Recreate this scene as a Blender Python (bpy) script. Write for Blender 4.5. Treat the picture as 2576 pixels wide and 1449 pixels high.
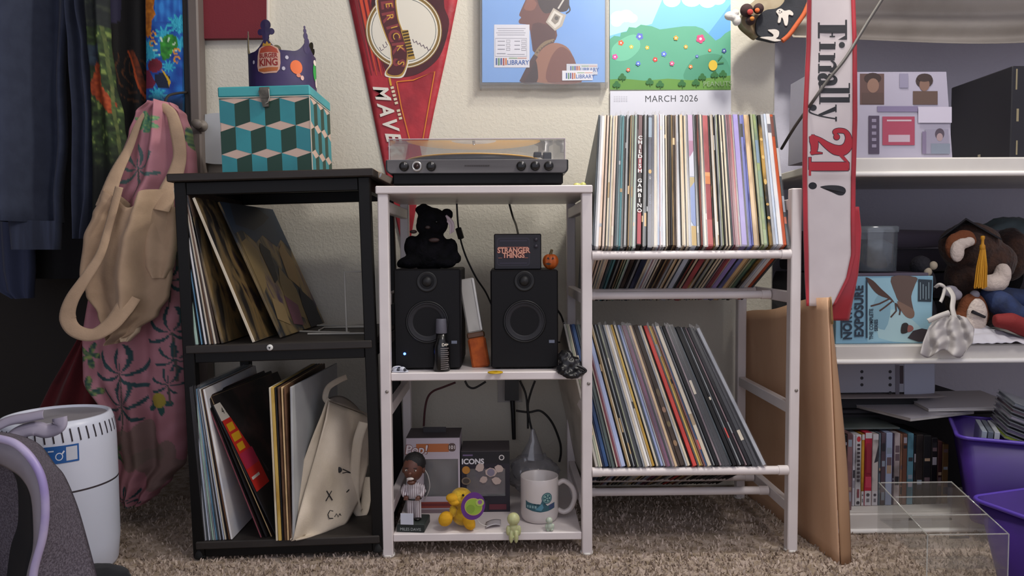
import bpy, math, random
from mathutils import Vector, Matrix, noise, Euler
for _o in list(bpy.data.objects): bpy.data.objects.remove(_o)
R = math.radians
scene = bpy.context.scene
COL = scene.collection

# ------------------------------------------------------------------ camera
IW, IH, FPX = 2576.0, 1449.0, 1870.0
CAM_LOC = Vector((0.0, -1.5, 0.63))
CAM_ROT = (Matrix.Rotation(R(-0.9), 4, 'Z') @ Matrix.Rotation(R(90 - 2.9), 4, 'X') @ Matrix.Rotation(R(-0.35), 4, 'Z'))
cam = bpy.data.cameras.new('camera'); cam_o = bpy.data.objects.new('camera', cam); COL.objects.link(cam_o)
cam.sensor_width = 36.0; cam.lens = FPX / IW * 36.0; cam.clip_start = 0.02
cam_o.matrix_world = Matrix.Translation(CAM_LOC) @ CAM_ROT
scene.camera = cam_o

# ------------------------------------------------------------------ world, lamps, exposure
world = bpy.data.worlds.new('world'); scene.world = world; world.use_nodes = True
_bg = world.node_tree.nodes['Background']; _bg.inputs[0].default_value = (0.85, 0.86, 1.0, 1); _bg.inputs[1].default_value = 0.90
def lamp(name, kind, loc, energy, color, size=0.1, target=None, size_y=None):
    l = bpy.data.lights.new(name, kind); l.energy = energy; l.color = color
    if kind == 'AREA':
        l.size = size
        if size_y: l.shape = 'RECTANGLE'; l.size_y = size_y
    else: l.shadow_soft_size = size
    o = bpy.data.objects.new(name, l); COL.objects.link(o); o.location = loc
    if target is not None:
        o.rotation_euler = (Vector(target) - Vector(loc)).to_track_quat('-Z', 'Y').to_euler()
    return o
lamp('wall_lamp_bulb', 'POINT', (0.55, -0.10, 1.80), 39, (1.0, 0.955, 0.88), 0.05)          # the lamp over the calendar, out of frame
lamp('room_fill_light', 'AREA', (0.9, -1.3, 2.35), 20.0, (1.0, 0.95, 0.92), 0.5, (0.5, 0.3, 0.5))      # unseen area light added as fill for the dim frontal light
scene.view_settings.view_transform = 'Standard'; scene.view_settings.look = 'None'
scene.view_settings.exposure = 0.0; scene.view_settings.gamma = 1.0; scene.view_settings.use_curve_mapping = False

# ------------------------------------------------------------------ helpers
def pw(px, py, Y):
    """the point of the vertical plane at depth Y that the photograph shows at a pixel"""
    d = CAM_ROT.to_3x3() @ Vector(((px - IW / 2) / FPX, (IH / 2 - py) / FPX, -1.0))
    return CAM_LOC + d * ((Y - CAM_LOC.y) / d.y)
def pf(px, py, z):
    d = CAM_ROT.to_3x3() @ Vector(((px - IW / 2) / FPX, (IH / 2 - py) / FPX, -1.0))
    return CAM_LOC + d * ((z - CAM_LOC.z) / d.z)
def lin(c):
    if isinstance(c, str):
        c = c.lstrip('#'); c = [int(c[i:i + 2], 16) / 255 for i in (0, 2, 4)]
    return tuple((x / 12.92 if x <= .04045 else ((x + .055) / 1.055) ** 2.4) for x in c) + (1.0,)

MATS = {}
def mat(key, col, rough=.6, metal=0., var=None, bump=None, emit=None, coat=0., sheen=0., spec=None, vcol=False, sss=0.):
    """procedural principled material; var=(hex, scale, (sx,sy,sz), lo, hi) mixes a second colour by noise"""
    if key in MATS: return MATS[key]
    m = bpy.data.materials.new(key); m.use_nodes = True; MATS[key] = m
    nt = m.node_tree; b = nt.nodes['Principled BSDF']; N = nt.nodes.new; L = nt.links.new
    b.inputs['Base Color'].default_value = lin(col); b.inputs['Roughness'].default_value = rough; b.inputs['Metallic'].default_value = metal
    if coat: b.inputs['Coat Weight'].default_value = coat; b.inputs['Coat Roughness'].default_value = .08
    if sheen: b.inputs['Sheen Weight'].default_value = sheen
    if spec is not None: b.inputs['Specular IOR Level'].default_value = spec
    if sss: b.inputs['Subsurface Weight'].default_value = sss; b.inputs['Subsurface Scale'].default_value = .004
    m.diffuse_color = lin(col)
    src = None
    def coords(sc):
        t = N('ShaderNodeTexCoord'); mp = N('ShaderNodeMapping'); L(t.outputs['Object'], mp.inputs['Vector'])
        mp.inputs['Scale'].default_value = sc; return mp
    if vcol:
        a = N('ShaderNodeVertexColor'); a.layer_name = 'print'; src = a.outputs['Color']
    if var:
        c2, s, st, lo, hi = (list(var) + [(1, 1, 1), .4, .6][len(var) - 2:])[:5]
        mp = coords(st); n = N('ShaderNodeTexNoise'); n.inputs['Scale'].default_value = s; n.inputs['Detail'].default_value = 4
        oi = N('ShaderNodeObjectInfo'); ad = N('ShaderNodeVectorMath'); ad.operation = 'ADD'
        sc_ = N('ShaderNodeVectorMath'); sc_.operation = 'SCALE'; sc_.inputs[0].default_value = (7, 3, 11); L(oi.outputs['Random'], sc_.inputs['Scale'])
        L(mp.outputs[0], ad.inputs[0]); L(sc_.outputs[0], ad.inputs[1]); L(ad.outputs[0], n.inputs['Vector'])
        r = N('ShaderNodeMapRange'); r.inputs[1].default_value = lo; r.inputs[2].default_value = hi; L(n.outputs['Fac'], r.inputs[0])
        mx = N('ShaderNodeMix'); mx.data_type = 'RGBA'; L(r.outputs[0], mx.inputs['Factor'])
        if src: L(src, mx.inputs['A'])
        else: mx.inputs['A'].default_value = lin(col)
        mx.inputs['B'].default_value = lin(c2); src = mx.outputs['Result']
    if src: L(src, b.inputs['Base Color'])
    if bump:
        s, st = bump[0], bump[1]; dist = bump[2] if len(bump) > 2 else .002
        mp = coords((1, 1, 1)); n = N('ShaderNodeTexNoise'); n.inputs['Scale'].default_value = s; n.inputs['Detail'].default_value = 3
        L(mp.outputs[0], n.inputs['Vector']); bp = N('ShaderNodeBump'); bp.inputs['Strength'].default_value = st; bp.inputs['Distance'].default_value = dist
        L(n.outputs['Fac'], bp.inputs['Height']); L(bp.outputs[0], b.inputs['Normal'])
    if emit:
        b.inputs['Emission Color'].default_value = lin(emit[0]); b.inputs['Emission Strength'].default_value = emit[1]
    return m
def clear(key, tint=(1, 1, 1), gloss=.10, rough=.06, haze=0., hazecol='#d8d8dc', power=4.5):
    """clear plastic: see-through with a fresnel gloss and an optional milky share"""
    if key in MATS: return MATS[key]
    m = bpy.data.materials.new(key); m.use_nodes = True; MATS[key] = m; nt = m.node_tree; nt.nodes.clear(); N = nt.nodes.new; L = nt.links.new
    out = N('ShaderNodeOutputMaterial'); t = N('ShaderNodeBsdfTransparent'); t.inputs[0].default_value = (*tint, 1)
    g = N('ShaderNodeBsdfGlossy'); g.inputs['Roughness'].default_value = rough
    f = N('ShaderNodeLayerWeight'); f.inputs[0].default_value = .5; pw_ = N('ShaderNodeMath'); pw_.operation = 'POWER'; pw_.inputs[1].default_value = power; L(f.outputs['Facing'], pw_.inputs[0])
    ma = N('ShaderNodeMath'); ma.operation = 'MULTIPLY_ADD'; ma.use_clamp = True; ma.inputs[1].default_value = .92; ma.inputs[2].default_value = .03 + gloss * .4; L(pw_.outputs[0], ma.inputs[0])
    mx = N('ShaderNodeMixShader'); L(ma.outputs[0], mx.inputs[0]); L(t.outputs[0], mx.inputs[1]); L(g.outputs[0], mx.inputs[2]); last = mx
    if haze:
        d = N('ShaderNodeBsdfDiffuse'); d.inputs[0].default_value = lin(hazecol); m2 = N('ShaderNodeMixShader'); m2.inputs[0].default_value = haze
        L(last.outputs[0], m2.inputs[1]); L(d.outputs[0], m2.inputs[2]); last = m2
    L(last.outputs[0], out.inputs[0]); return m

def resample(w, n):
    if len(w) == n: return list(w)
    out = []
    for i in range(n):
        f = i / (n - 1) * (len(w) - 1); k = min(int(f), len(w) - 2); out.append(w[k] + (w[k + 1] - w[k]) * (f - k))
    return out
class MB:
    """mesh builder: collects shapes, optional transform M for what is added next"""
    def __init__(s): s.v = []; s.f = []; s.mi = []; s.sm = []; s.M = None; s.vc = None
    def add(s, vs, fs, mi=0, smooth=False):
        o = len(s.v); vs = [Vector(p) for p in vs]
        if s.M is not None: vs = [s.M @ p for p in vs]
        s.v += [tuple(p) for p in vs]
        for f in fs: s.f.append(tuple(i + o for i in f)); s.mi.append(mi); s.sm.append(smooth)
        return s
    def box(s, x0, x1, y0, y1, z0, z1, mi=0, bv=0.):
        if bv <= 0:
            vs = [(x, y, z) for x in (x0, x1) for y in (y0, y1) for z in (z0, z1)]
            return s.add(vs, [(0, 1, 3, 2), (4, 6, 7, 5), (0, 4, 5, 1), (2, 3, 7, 6), (0, 2, 6, 4), (1, 5, 7, 3)], mi)
        b = min(bv, (x1 - x0) / 2.01, (y1 - y0) / 2.01, (z1 - z0) / 2.01); vs = []; idx = {}
        X = (x0, x1); Y = (y0, y1); Z = (z0, z1); sg = (1, -1)
        for i in (0, 1):
            for j in (0, 1):
                for k in (0, 1):
                    for a in range(3):
                        p = [X[i] + sg[i] * b, Y[j] + sg[j] * b, Z[k] + sg[k] * b]; p[a] = (X[i], Y[j], Z[k])[a]
                        idx[i, j, k, a] = len(vs); vs.append(tuple(p))
        fs = []
        g = lambda i, j, k, a: idx[i, j, k, a]
        for i in (0, 1):
            q = [g(i, 0, 0, 0), g(i, 0, 1, 0), g(i, 1, 1, 0), g(i, 1, 0, 0)]; fs.append(q if i == 0 else q[::-1])
            q = [g(0, i, 0, 1), g(1, i, 0, 1), g(1, i, 1, 1), g(0, i, 1, 1)]; fs.append(q if i == 0 else q[::-1])
            q = [g(0, 0, i, 2), g(0, 1, i, 2), g(1, 1, i, 2), g(1, 0, i, 2)]; fs.append(q if i == 0 else q[::-1])
        for i in (0, 1):
            for j in (0, 1):
                fs.append([g(i, j, 0, 0), g(i, j, 1, 0), g(i, j, 1, 1), g(i, j, 0, 1)])
                fs.append([g(i, 0, j, 0), g(i, 1, j, 0), g(i, 1, j, 2), g(i, 0, j, 2)])
                fs.append([g(0, i, j, 1), g(1, i, j, 1), g(1, i, j, 2), g(0, i, j, 2)])
                for k in (0, 1): fs.append([g(i, j, k, 0), g(i, j, k, 1), g(i, j, k, 2)])
        return s.add(vs, fs, mi)
    def tube(s, pts, r, n=8, mi=0, caps=True, smooth=True, closed=False):
        pts = [Vector(p) for p in pts]; m = len(pts); vs = []; rr = r if isinstance(r, (list, tuple)) else [r] * m
        ref = None
        for i, p in enumerate(pts):
            if closed: t = pts[(i + 1) % m] - pts[i - 1]
            else: t = pts[min(i + 1, m - 1)] - pts[max(i - 1, 0)]
            t.normalize()
            if ref is None:
                ref = Vector((0, 0, 1)) if abs(t.z) < .9 else Vector((1, 0, 0))
            u = (ref - t * ref.dot(t)).normalized(); w = t.cross(u); ref = u
            for k in range(n):
                a = 2 * math.pi * k / n; vs.append(p + (u * math.cos(a) + w * math.sin(a)) * rr[i])
        fs = []
        for i in range(m if closed else m - 1):
            for k in range(n):
                a, b = i * n + k, i * n + (k + 1) % n; j = ((i + 1) % m) * n
                fs.append((a, b, j + (k + 1) % n, j + k))
        s.add(vs, fs, mi, smooth)
        if caps and not closed: s.add(vs[:n], [tuple(range(n))[::-1]], mi); s.add(vs[-n:], [tuple(range(n))], mi)
        return s
    def lathe(s, prof, n=24, mi=0, c=(0, 0, 0), smooth=True, ax='Z', a0=0, a1=2 * math.pi):
        full = abs(a1 - a0 - 2 * math.pi) < 1e-6; k_ = n if full else n + 1; vs = []
        for (r, z) in prof:
            for k in range(k_):
                a = a0 + (a1 - a0) * k / n; x, y = r * math.cos(a), r * math.sin(a)
                p = (x, y, z) if ax == 'Z' else ((x, -z, y) if ax == 'Y' else (z, x, y))
                vs.append((p[0] + c[0], p[1] + c[1], p[2] + c[2]))
        fs = []
        for i in range(len(prof) - 1):
            for k in range(n):
                b = (k + 1) % k_; fs.append((i * k_ + k, i * k_ + b, (i + 1) * k_ + b, (i + 1) * k_ + k))
        return s.add(vs, fs, mi, smooth)
    def ell(s, c, r, nu=16, nv=10, mi=0, rot=None, fn=None):
        """ellipsoid, fn(dir)->radius factor"""
        c = Vector(c); r = (r, r, r) if not isinstance(r, (tuple, list)) else r; vs = []; fs = []
        q = rot if rot is not None else Matrix.Identity(3)
        for j in range(nv + 1):
            th = math.pi * j / nv
            for i in range(nu):
                ph = 2 * math.pi * i / nu; d = Vector((math.sin(th) * math.cos(ph), math.sin(th) * math.sin(ph), math.cos(th)))
                k = fn(d) if fn else 1.0
                vs.append(c + q @ Vector((d.x * r[0] * k, d.y * r[1] * k, d.z * r[2] * k)))
        for j in range(nv):
            for i in range(nu): fs.append((j * nu + i, (j + 1) * nu + i, (j + 1) * nu + (i + 1) % nu, j * nu + (i + 1) % nu))
        return s.add(vs, fs, mi, True)
    def prism(s, poly, y0, y1, mi=0, smooth=False):
        """polygon in x,z (counter-clockwise seen from -y) between depths y0 (front) and y1"""
        n = len(poly); vs = [(x, y0, z) for x, z in poly] + [(x, y1, z) for x, z in poly]
        fs = [tuple(range(n)), tuple(range(n, 2 * n))[::-1]] + [((i + 1) % n, i, n + i, n + (i + 1) % n) for i in range(n)]
        return s.add(vs, fs, mi, smooth)
    def grid(s, fn, nu, nv, mi=0, smooth=True, col=None):
        vs = [fn(i / nu, j / nv) for j in range(nv + 1) for i in range(nu + 1)]
        fs = [(j * (nu + 1) + i, j * (nu + 1) + i + 1, (j + 1) * (nu + 1) + i + 1, (j + 1) * (nu + 1) + i) for j in range(nv) for i in range(nu)]
        if col:
            if s.vc is None: s.vc = {}
            o = len(s.v)
            for j in range(nv + 1):
                for i in range(nu + 1): s.vc[o + j * (nu + 1) + i] = col(i / nu, j / nv)
        return s.add(vs, fs, mi, smooth)
    def sheet(s, fn, nu, nv, th=.002, mi=0, smooth=True, col=None):
        """a surface with real thickness"""
        P = [[Vector(fn(i / nu, j / nv)) for i in range(nu + 1)] for j in range(nv + 1)]; Q = []
        for j in range(nv + 1):
            row = []
            for i in range(nu + 1):
                a = P[j][min(i + 1, nu)] - P[j][max(i - 1, 0)]; b = P[min(j + 1, nv)][i] - P[max(j - 1, 0)][i]
                n = a.cross(b); n = n.normalized() if n.length > 1e-12 else Vector((0, -1, 0)); row.append(P[j][i] - n * th)
            Q.append(row)
        W = nu + 1; H = nv + 1; vs = [p for r_ in P for p in r_] + [p for r_ in Q for p in r_]; o = W * H; fs = []
        for j in range(nv):
            for i in range(nu):
                a = j * W + i; fs.append((a, a + 1, a + W + 1, a + W)); fs.append((o + a + 1, o + a, o + a + W, o + a + W + 1))
        for i in range(nu): fs.append((i + 1, i, o + i, o + i + 1)); a = nv * W + i; fs.append((a, a + 1, o + a + 1, o + a))
        for j in range(nv): a = j * W; fs.append((a, a + W, o + a + W, o + a)); a = j * W + nu; fs.append((a + W, a, o + a, o + a + W))
        if col:
            if s.vc is None: s.vc = {}
            b0 = len(s.v)
            for j in range(H):
                for i in range(W):
                    c = col(i / nu, j / nv); s.vc[b0 + j * W + i] = c; s.vc[b0 + o + j * W + i] = c
        return s.add(vs, fs, mi, smooth)

def ob(name, mb, mats, parent=None, loc=None, rot=None):
    me = bpy.data.meshes.new(name); me.from_pydata(mb.v, [], mb.f)
    ms = mats if isinstance(mats, (list, tuple)) else [mats]
    for m in ms: me.materials.append(m)
    me.polygons.foreach_set('material_index', mb.mi); me.polygons.foreach_set('use_smooth', mb.sm)
    if mb.vc:
        ca = me.color_attributes.new('print', 'FLOAT_COLOR', 'POINT'); dat = []
        for i in range(len(mb.v)): dat += list(mb.vc.get(i, (.5, .5, .5, 1)))
        ca.data.foreach_set('color', dat)
    me.update(); me.validate()
    o = bpy.data.objects.new(name, me); COL.objects.link(o)
    if parent is not None: o.parent = parent
    if loc is not None: o.location = loc
    if rot is not None: o.rotation_euler = rot
    return o
def tag(o, label=None, cat=None, group=None, kind=None):
    if label: o['label'] = label
    if cat: o['category'] = cat
    if group: o['group'] = group
    if kind: o['kind'] = kind
    return o
def thing(name, label, cat, loc=(0, 0, 0), rot=(0, 0, 0), group=None):
    o = bpy.data.objects.new(name, None); COL.objects.link(o); o.empty_display_size = .05
    o.location = loc; o.rotation_euler = rot; return tag(o, label, cat, group)
def setup(o, M): o.matrix_world = M; return o

def text(s, size, bold=0., shear=0., sx=1., sp=1., align='CENTER'):
    """flat lettering as (verts, faces) in x,y"""
    c = bpy.data.curves.new('lettering', 'FONT'); c.body = s; c.size = size; c.offset = bold; c.shear = shear; c.space_character = sp
    c.align_x = align; c.align_y = 'CENTER'; c.resolution_u = 3
    o = bpy.data.objects.new('lettering', c); COL.objects.link(o); dg = bpy.context.evaluated_depsgraph_get()
    me = bpy.data.meshes.new_from_object(o.evaluated_get(dg)); vs = [(v.co.x * sx, v.co.y) for v in me.vertices]; fs = [tuple(p.vertices) for p in me.polygons]
    bpy.data.objects.remove(o); bpy.data.curves.remove(c); bpy.data.meshes.remove(me); return vs, fs
def put_text(mb, s, x, z, size, y=-.0006, ang=0., mi=0, **k):
    """lettering on the plane y facing -y, ang turns it in that plane"""
    vs, fs = text(s, size, **k); ca, sa = math.cos(ang), math.sin(ang)
    return mb.add([(x + u * ca - v * sa, y, z + u * sa + v * ca) for u, v in vs], fs, mi)
class Art:
    """flat print: coloured polygons stacked in thin layers on a plane facing -y"""
    def __init__(s, y=0., step=.00012): s.mb = MB(); s.ms = []; s.y = y; s.step = step; s.k = 0
    def mi(s, m):
        if m not in s.ms: s.ms.append(m)
        return s.ms.index(m)
    def col(s, c): return mat('ink_' + c.lstrip('#'), c, .55) if isinstance(c, str) else c
    def poly(s, c, pts):
        s.k += 1; s.mb.add([(x, s.y - s.k * s.step, z) for x, z in pts], [tuple(range(len(pts)))], s.mi(s.col(c))); return s
    def rect(s, c, x0, x1, z0, z1): return s.poly(c, [(x0, z0), (x1, z0), (x1, z1), (x0, z1)])
    def disc(s, c, x, z, r, rz=None, n=20, rot=0.):
        rz = rz or r; ca, sa = math.cos(rot), math.sin(rot); p = []
        for k in range(n):
            a = 2 * math.pi * k / n; u, v = r * math.cos(a), rz * math.sin(a); p.append((x + u * ca - v * sa, z + u * sa + v * ca))
        return s.poly(c, p)
    def line(s, c, pts, w, closed=False):
        pts = [Vector((p[0], p[1])) for p in pts]; m = len(pts); ws = resample(w, m) if isinstance(w, (list, tuple)) else [w] * m; l = []; r = []
        for i in range(m):
            a = pts[i - 1] if (i or closed) else pts[i]; b = pts[(i + 1) % m] if (i < m - 1 or closed) else pts[i]; t = (b - a)
            t = t.normalized() if t.length > 1e-9 else Vector((1, 0)); n = Vector((-t.y, t.x)) * ws[i] / 2; l.append(pts[i] + n); r.append(pts[i] - n)
        s.k += 1; y = s.y - s.k * s.step
        vs = [(p.x, y, p.y) for p in l] + [(p.x, y, p.y) for p in r]; mm = m if closed else m - 1
        fs = [(m + i, m + (i + 1) % m, (i + 1) % m, i) for i in range(mm)]
        s.mb.add(vs, fs, s.mi(s.col(c))); return s
    def text(s, c, t, x, z, size, ang=0., **k):
        s.k += 1; put_text(s.mb, t, x, z, size, s.y - s.k * s.step, ang, s.mi(s.col(c)), **k); return s
    def build(s, name, parent, loc=None, rot=None): return ob(name, s.mb, s.ms, parent, loc, rot)
def bend(art, fn, step):
    """cut flat print into narrow strips and lay it on a curved surface"""
    import bmesh
    bm = bmesh.new(); vs = [bm.verts.new(v) for v in art.mb.v]
    for f, mi in zip(art.mb.f, art.mb.mi):
        try: fc = bm.faces.new([vs[i] for i in f]); fc.material_index = mi
        except ValueError: pass
    bmesh.ops.triangulate(bm, faces=bm.faces[:])
    xs = [v.co.x for v in bm.verts]; x = min(xs) + step
    while x < max(xs):
        bmesh.ops.bisect_plane(bm, geom=bm.verts[:] + bm.edges[:] + bm.faces[:], plane_co=(x, 0, 0), plane_no=(1, 0, 0)); x += step
    bm.verts.index_update(); mb = MB(); mb.v = [tuple(fn(*v.co)) for v in bm.verts]
    for f in bm.faces: mb.f.append(tuple(v.index for v in f.verts)); mb.mi.append(f.material_index); mb.sm.append(False)
    bm.free(); art.mb = mb; return art
def smooth_pts(pts, n=6, closed=False):
    """Catmull-Rom through points of any dimension"""
    P = [Vector(p) for p in pts]; m = len(P); out = []
    for i in range(m if closed else m - 1):
        a = P[i - 1] if (i or closed) else P[0]; b = P[i]; c = P[(i + 1) % m]; d = P[(i + 2) % m] if (i + 2 < m or closed) else P[-1]
        for k in range(n):
            t = k / n; out.append(.5 * ((2 * b) + (c - a) * t + (2 * a - 5 * b + 4 * c - d) * t * t + (3 * b - a - 3 * c + d) * t ** 3))
    if not closed: out.append(P[-1])
    return out
def lump(sc, amp, seed=0.):
    return lambda d: 1 + amp * noise.noise(Vector((d.x * sc + seed, d.y * sc + seed * 1.7, d.z * sc - seed)))
# ================================================================== the room
WALL_Y = .44
XL, XR = pw(508, 400, WALL_Y).x, pw(1950, 200, WALL_Y).x          # the wall runs from the closet trim to the outside corner
NOOK_Y = .72
M_wall = mat('wall_paint', '#cdc8ba', .75)
def _wall_relief(m, sc=120, st=.17):
    nt = m.node_tree; N = nt.nodes.new; L = nt.links.new; t = N('ShaderNodeTexCoord'); n = N('ShaderNodeTexNoise'); n.inputs['Scale'].default_value = sc
    n.inputs['Detail'].default_value = 2.5; n.inputs['Distortion'].default_value = .6
    r = N('ShaderNodeMapRange'); r.inputs[1].default_value = .42; r.inputs[2].default_value = .62; r.interpolation_type = 'SMOOTHSTEP'
    b = N('ShaderNodeBump'); b.inputs['Strength'].default_value = st; b.inputs['Distance'].default_value = .0022
    L(t.outputs['Object'], n.inputs['Vector']); L(n.outputs['Fac'], r.inputs[0]); L(r.outputs[0], b.inputs['Height']); L(b.outputs[0], nt.nodes['Principled BSDF'].inputs['Normal'])
_wall_relief(M_wall)
M_nook = mat('nook_ambient_tint', '#c4c2d0', .8); _wall_relief(M_nook, 60, .15)  # bluish cast of the nook's ambient light put into the wall colour
M_dark = mat('closet_shade_paint', '#34302d', .85)  # closet shade put into the wall colour; the walls are likely white
tag(ob('wall_back', MB().box(XL, XR, WALL_Y, NOOK_Y + .1, 0, 2.45, 0, .004), M_wall), kind='structure')
tag(ob('wall_nook', MB().box(XR, 2.35, NOOK_Y, NOOK_Y + .1, 0, 2.45), M_nook), kind='structure')
tag(ob('wall_right', MB().box(2.25, 2.35, -2.2, NOOK_Y, 0, 2.45), M_nook), kind='structure')
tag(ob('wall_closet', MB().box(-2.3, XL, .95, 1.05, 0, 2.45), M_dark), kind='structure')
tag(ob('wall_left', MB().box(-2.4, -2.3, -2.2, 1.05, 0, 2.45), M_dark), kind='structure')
tag(ob('ceiling', MB().box(-2.4, 2.35, -2.2, 1.05, 2.45, 2.55), mat('ceiling_paint', '#c9c6c0', .85)), kind='structure')
tag(ob('nook_shade_header', MB().box(XR, 2.25, .10, NOOK_Y, 1.42, 2.45), M_nook), kind='structure')  # unseen header added to keep lamp light off the back of the nook
# carpet
M_carpet = mat('carpet', '#bcab9e', .95, var=('#94836f', 42, (1, 1, 1), .40, .62), bump=(260, .9, .004))
floor = tag(ob('floor', MB().box(-2.4, 2.35, -2.2, 1.05, -.06, 0), M_carpet), kind='structure')
rnd = random.Random(4); mb = MB()
for i in range(30000):
    x = rnd.uniform(-.95, 1.35); y = rnd.uniform(-.32, .40) if rnd.random() < .75 else rnd.uniform(-.32, 0)
    h = rnd.uniform(.004, .009); w = rnd.uniform(.0012, .0026); a = rnd.uniform(0, 3.14); dx, dy = math.cos(a) * w, math.sin(a) * w
    lx, ly = rnd.gauss(0, .003), rnd.gauss(0, .003)
    mb.add([(x - dx, y - dy, 0), (x + dx, y + dy, 0), (x + lx + dx * .6, y + ly + dy * .6, h), (x + lx - dx * .6, y + ly - dy * .6, h)], [(0, 1, 2, 3)])
tag(ob('carpet_pile', mb, mat('carpet_yarn', '#c6b5a8', .95, var=('#8f7e6d', 60, (1, 1, 1), .38, .62)), floor), kind='stuff')
# closet trim: dark jamb and grey-brown casing
mb = MB(); x0, x1 = pw(466, 250, .40).x, pw(482, 250, .40).x; x2 = pw(509, 250, .40).x
mb.box(x0, x1, .395, .95, 0, 2.45, 0, .002); mb.box(x1, x2, .385, .43, 0, 2.45, 1, .004)
tag(ob('trim_1', mb, [mat('dark_jamb', '#191513', .6), mat('taupe_casing', '#6f655f', .55, var=('#5c534e', 6, (1, 1, .2), .35, .65))]), kind='structure')
p = pw(505, 316, .38)
mb = MB(); mb.lathe([(0, .03), (.011, .03), (.012, .022), (.007, .018), (.007, 0), (.015, -.002), (.015, -.008), (0, -.008)], 16, 0, (p.x, p.y, p.z), ax='Y')
tag(ob('door_bumper', mb, mat('bumper_grey', '#7c746c', .5)), 'small grey round door bumper on the closet casing', 'bumper')
# closet rod and shelf out of sight above
mb = MB().tube([(-2.28, .62, 1.72), (XL + .01, .62, 1.72)], .016, 10)
tag(ob('closet_rod', mb, mat('rod_metal', '#6b6662', .35, .8)), 'round metal rod across the closet holding the clothes', 'rod')

# ================================================================== built-in shelves of the nook
M_shelf = mat('shelf_white', '#d6d2cb', .42, var=('#c6c1ba', 5, (1, 1, 1), .35, .65))
SH_Y = .09
def nook_shelf(z_top, face, label, yb=NOOK_Y - .004, y0=SH_Y):
    t = thing('closet_shelf', label, 'shelf', (0, y0, z_top - face)); x0, x1 = XR + .008, 2.24
    ob('board', MB().box(x0, x1, .012, yb - y0, face * .55, face, 0, .002), M_shelf, t)
    mb = MB().box(x0, x1, 0, .016, 0, face, 0, .003); ob('front_lip', mb, M_shelf, t)
    ob('bead', MB().tube([(x0, -.001, .005), (x1, -.001, .005)], .0055, 10), mat('bead_white', '#efece6', .3), t)
    return t
S3 = pw(2300, 396, SH_Y).z; S2 = pw(2300, 868, SH_Y).z; S1 = .045
nook_shelf(S3, .040, 'top white closet shelf carrying the white album box')
nook_shelf(S2, .040, 'white closet shelf with the plush animal and disc box set on it')
nook_shelf(S1, .044, 'lowest white closet shelf just above the carpet holding the row of discs', y0=.10)

# ================================================================== black record shelf
M_blk = mat('black_metal', '#0b0a09', .5, 0., var=('#080707', 8, (1, 1, 1), .4, .6), spec=.25)
M_esp = mat('espresso_board', '#2a221c', .55, var=('#1f1813', 3, (2, 9, 9), .35, .65), bump=(90, .15))
M_esp2 = mat('dark_grey_board', '#2c2724', .6, var=('#241f1c', 4, (2, 9, 9), .35, .65), bump=(90, .15))
BL = pw(500, 1400, 0.0)
BLEAN = R(-1.35)
black = thing('black_record_shelf', 'black metal shelf with dark wooden boards holding records, left of the white record stand', 'shelf', (BL.x, 0, .004), (0, BLEAN, 0))
BW, BD, BH = .366, .345, .782
for x in (0, BW):
    for y in (.012, BD - .012):
        l = ob('leg', MB().box(x - .0115, x + .0115, y - .0115, y + .0115, .004, BH - .016, 0, .0015), M_blk, black)
        ob('foot', MB().lathe([(0, 0), (.014, 0), (.0145, .003), (.012, .018), (0, .018)], 12, 0, (x, y, 0)), mat('black_rubber', '#0d0d0d', .8), l)
ob('top_board', MB().box(-.020, BW + .022, -.012, BD + .012, BH - .016, BH, 0, .002), M_esp, black)
for z in (BH - .016 - .026, .438 - .02 - .016, .034 - .016 - .016):
    ob('front_beam', MB().box(.0115, BW - .0115, .003, .021, z, z + .0255, 0, .0015), M_blk, black)
    ob('back_beam', MB().box(.0115, BW - .0115, BD - .021, BD - .003, z, z + .0255, 0, .0015), M_blk, black)
    for x in (0, BW): ob('side_beam', MB().box(x - .009, x + .009, .0235, BD - .0235, z, z + .0255, 0, .0015), M_blk, black)
BS2, BS1 = .438, .036
b = ob('middle_board', MB().box(-.004, BW + .004, -.004, BD + .004, BS2 - .016, BS2, 0, .002), M_esp2, black)
mb = MB().lathe([(0, .0035), (.0055, .0035), (.0062, .002), (.0062, 0)], 20, 0, (.166, -.004, BS2 - .008), ax='Y')
mb.prism([(.1635, BS2 - .0065), (.1685, BS2 - .0065), (.166, BS2 - .0115)][::-1], -.0079, -.0074, 1)
ob('cam_lock', mb, [mat('cam_white', '#d9d9d6', .4), mat('cam_slot', '#222222', .6)], b)
ob('bottom_board', MB().box(-.004, BW + .004, -.004, BD + .004, BS1 - .016, BS1, 0, .002), M_esp2, black)

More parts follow.
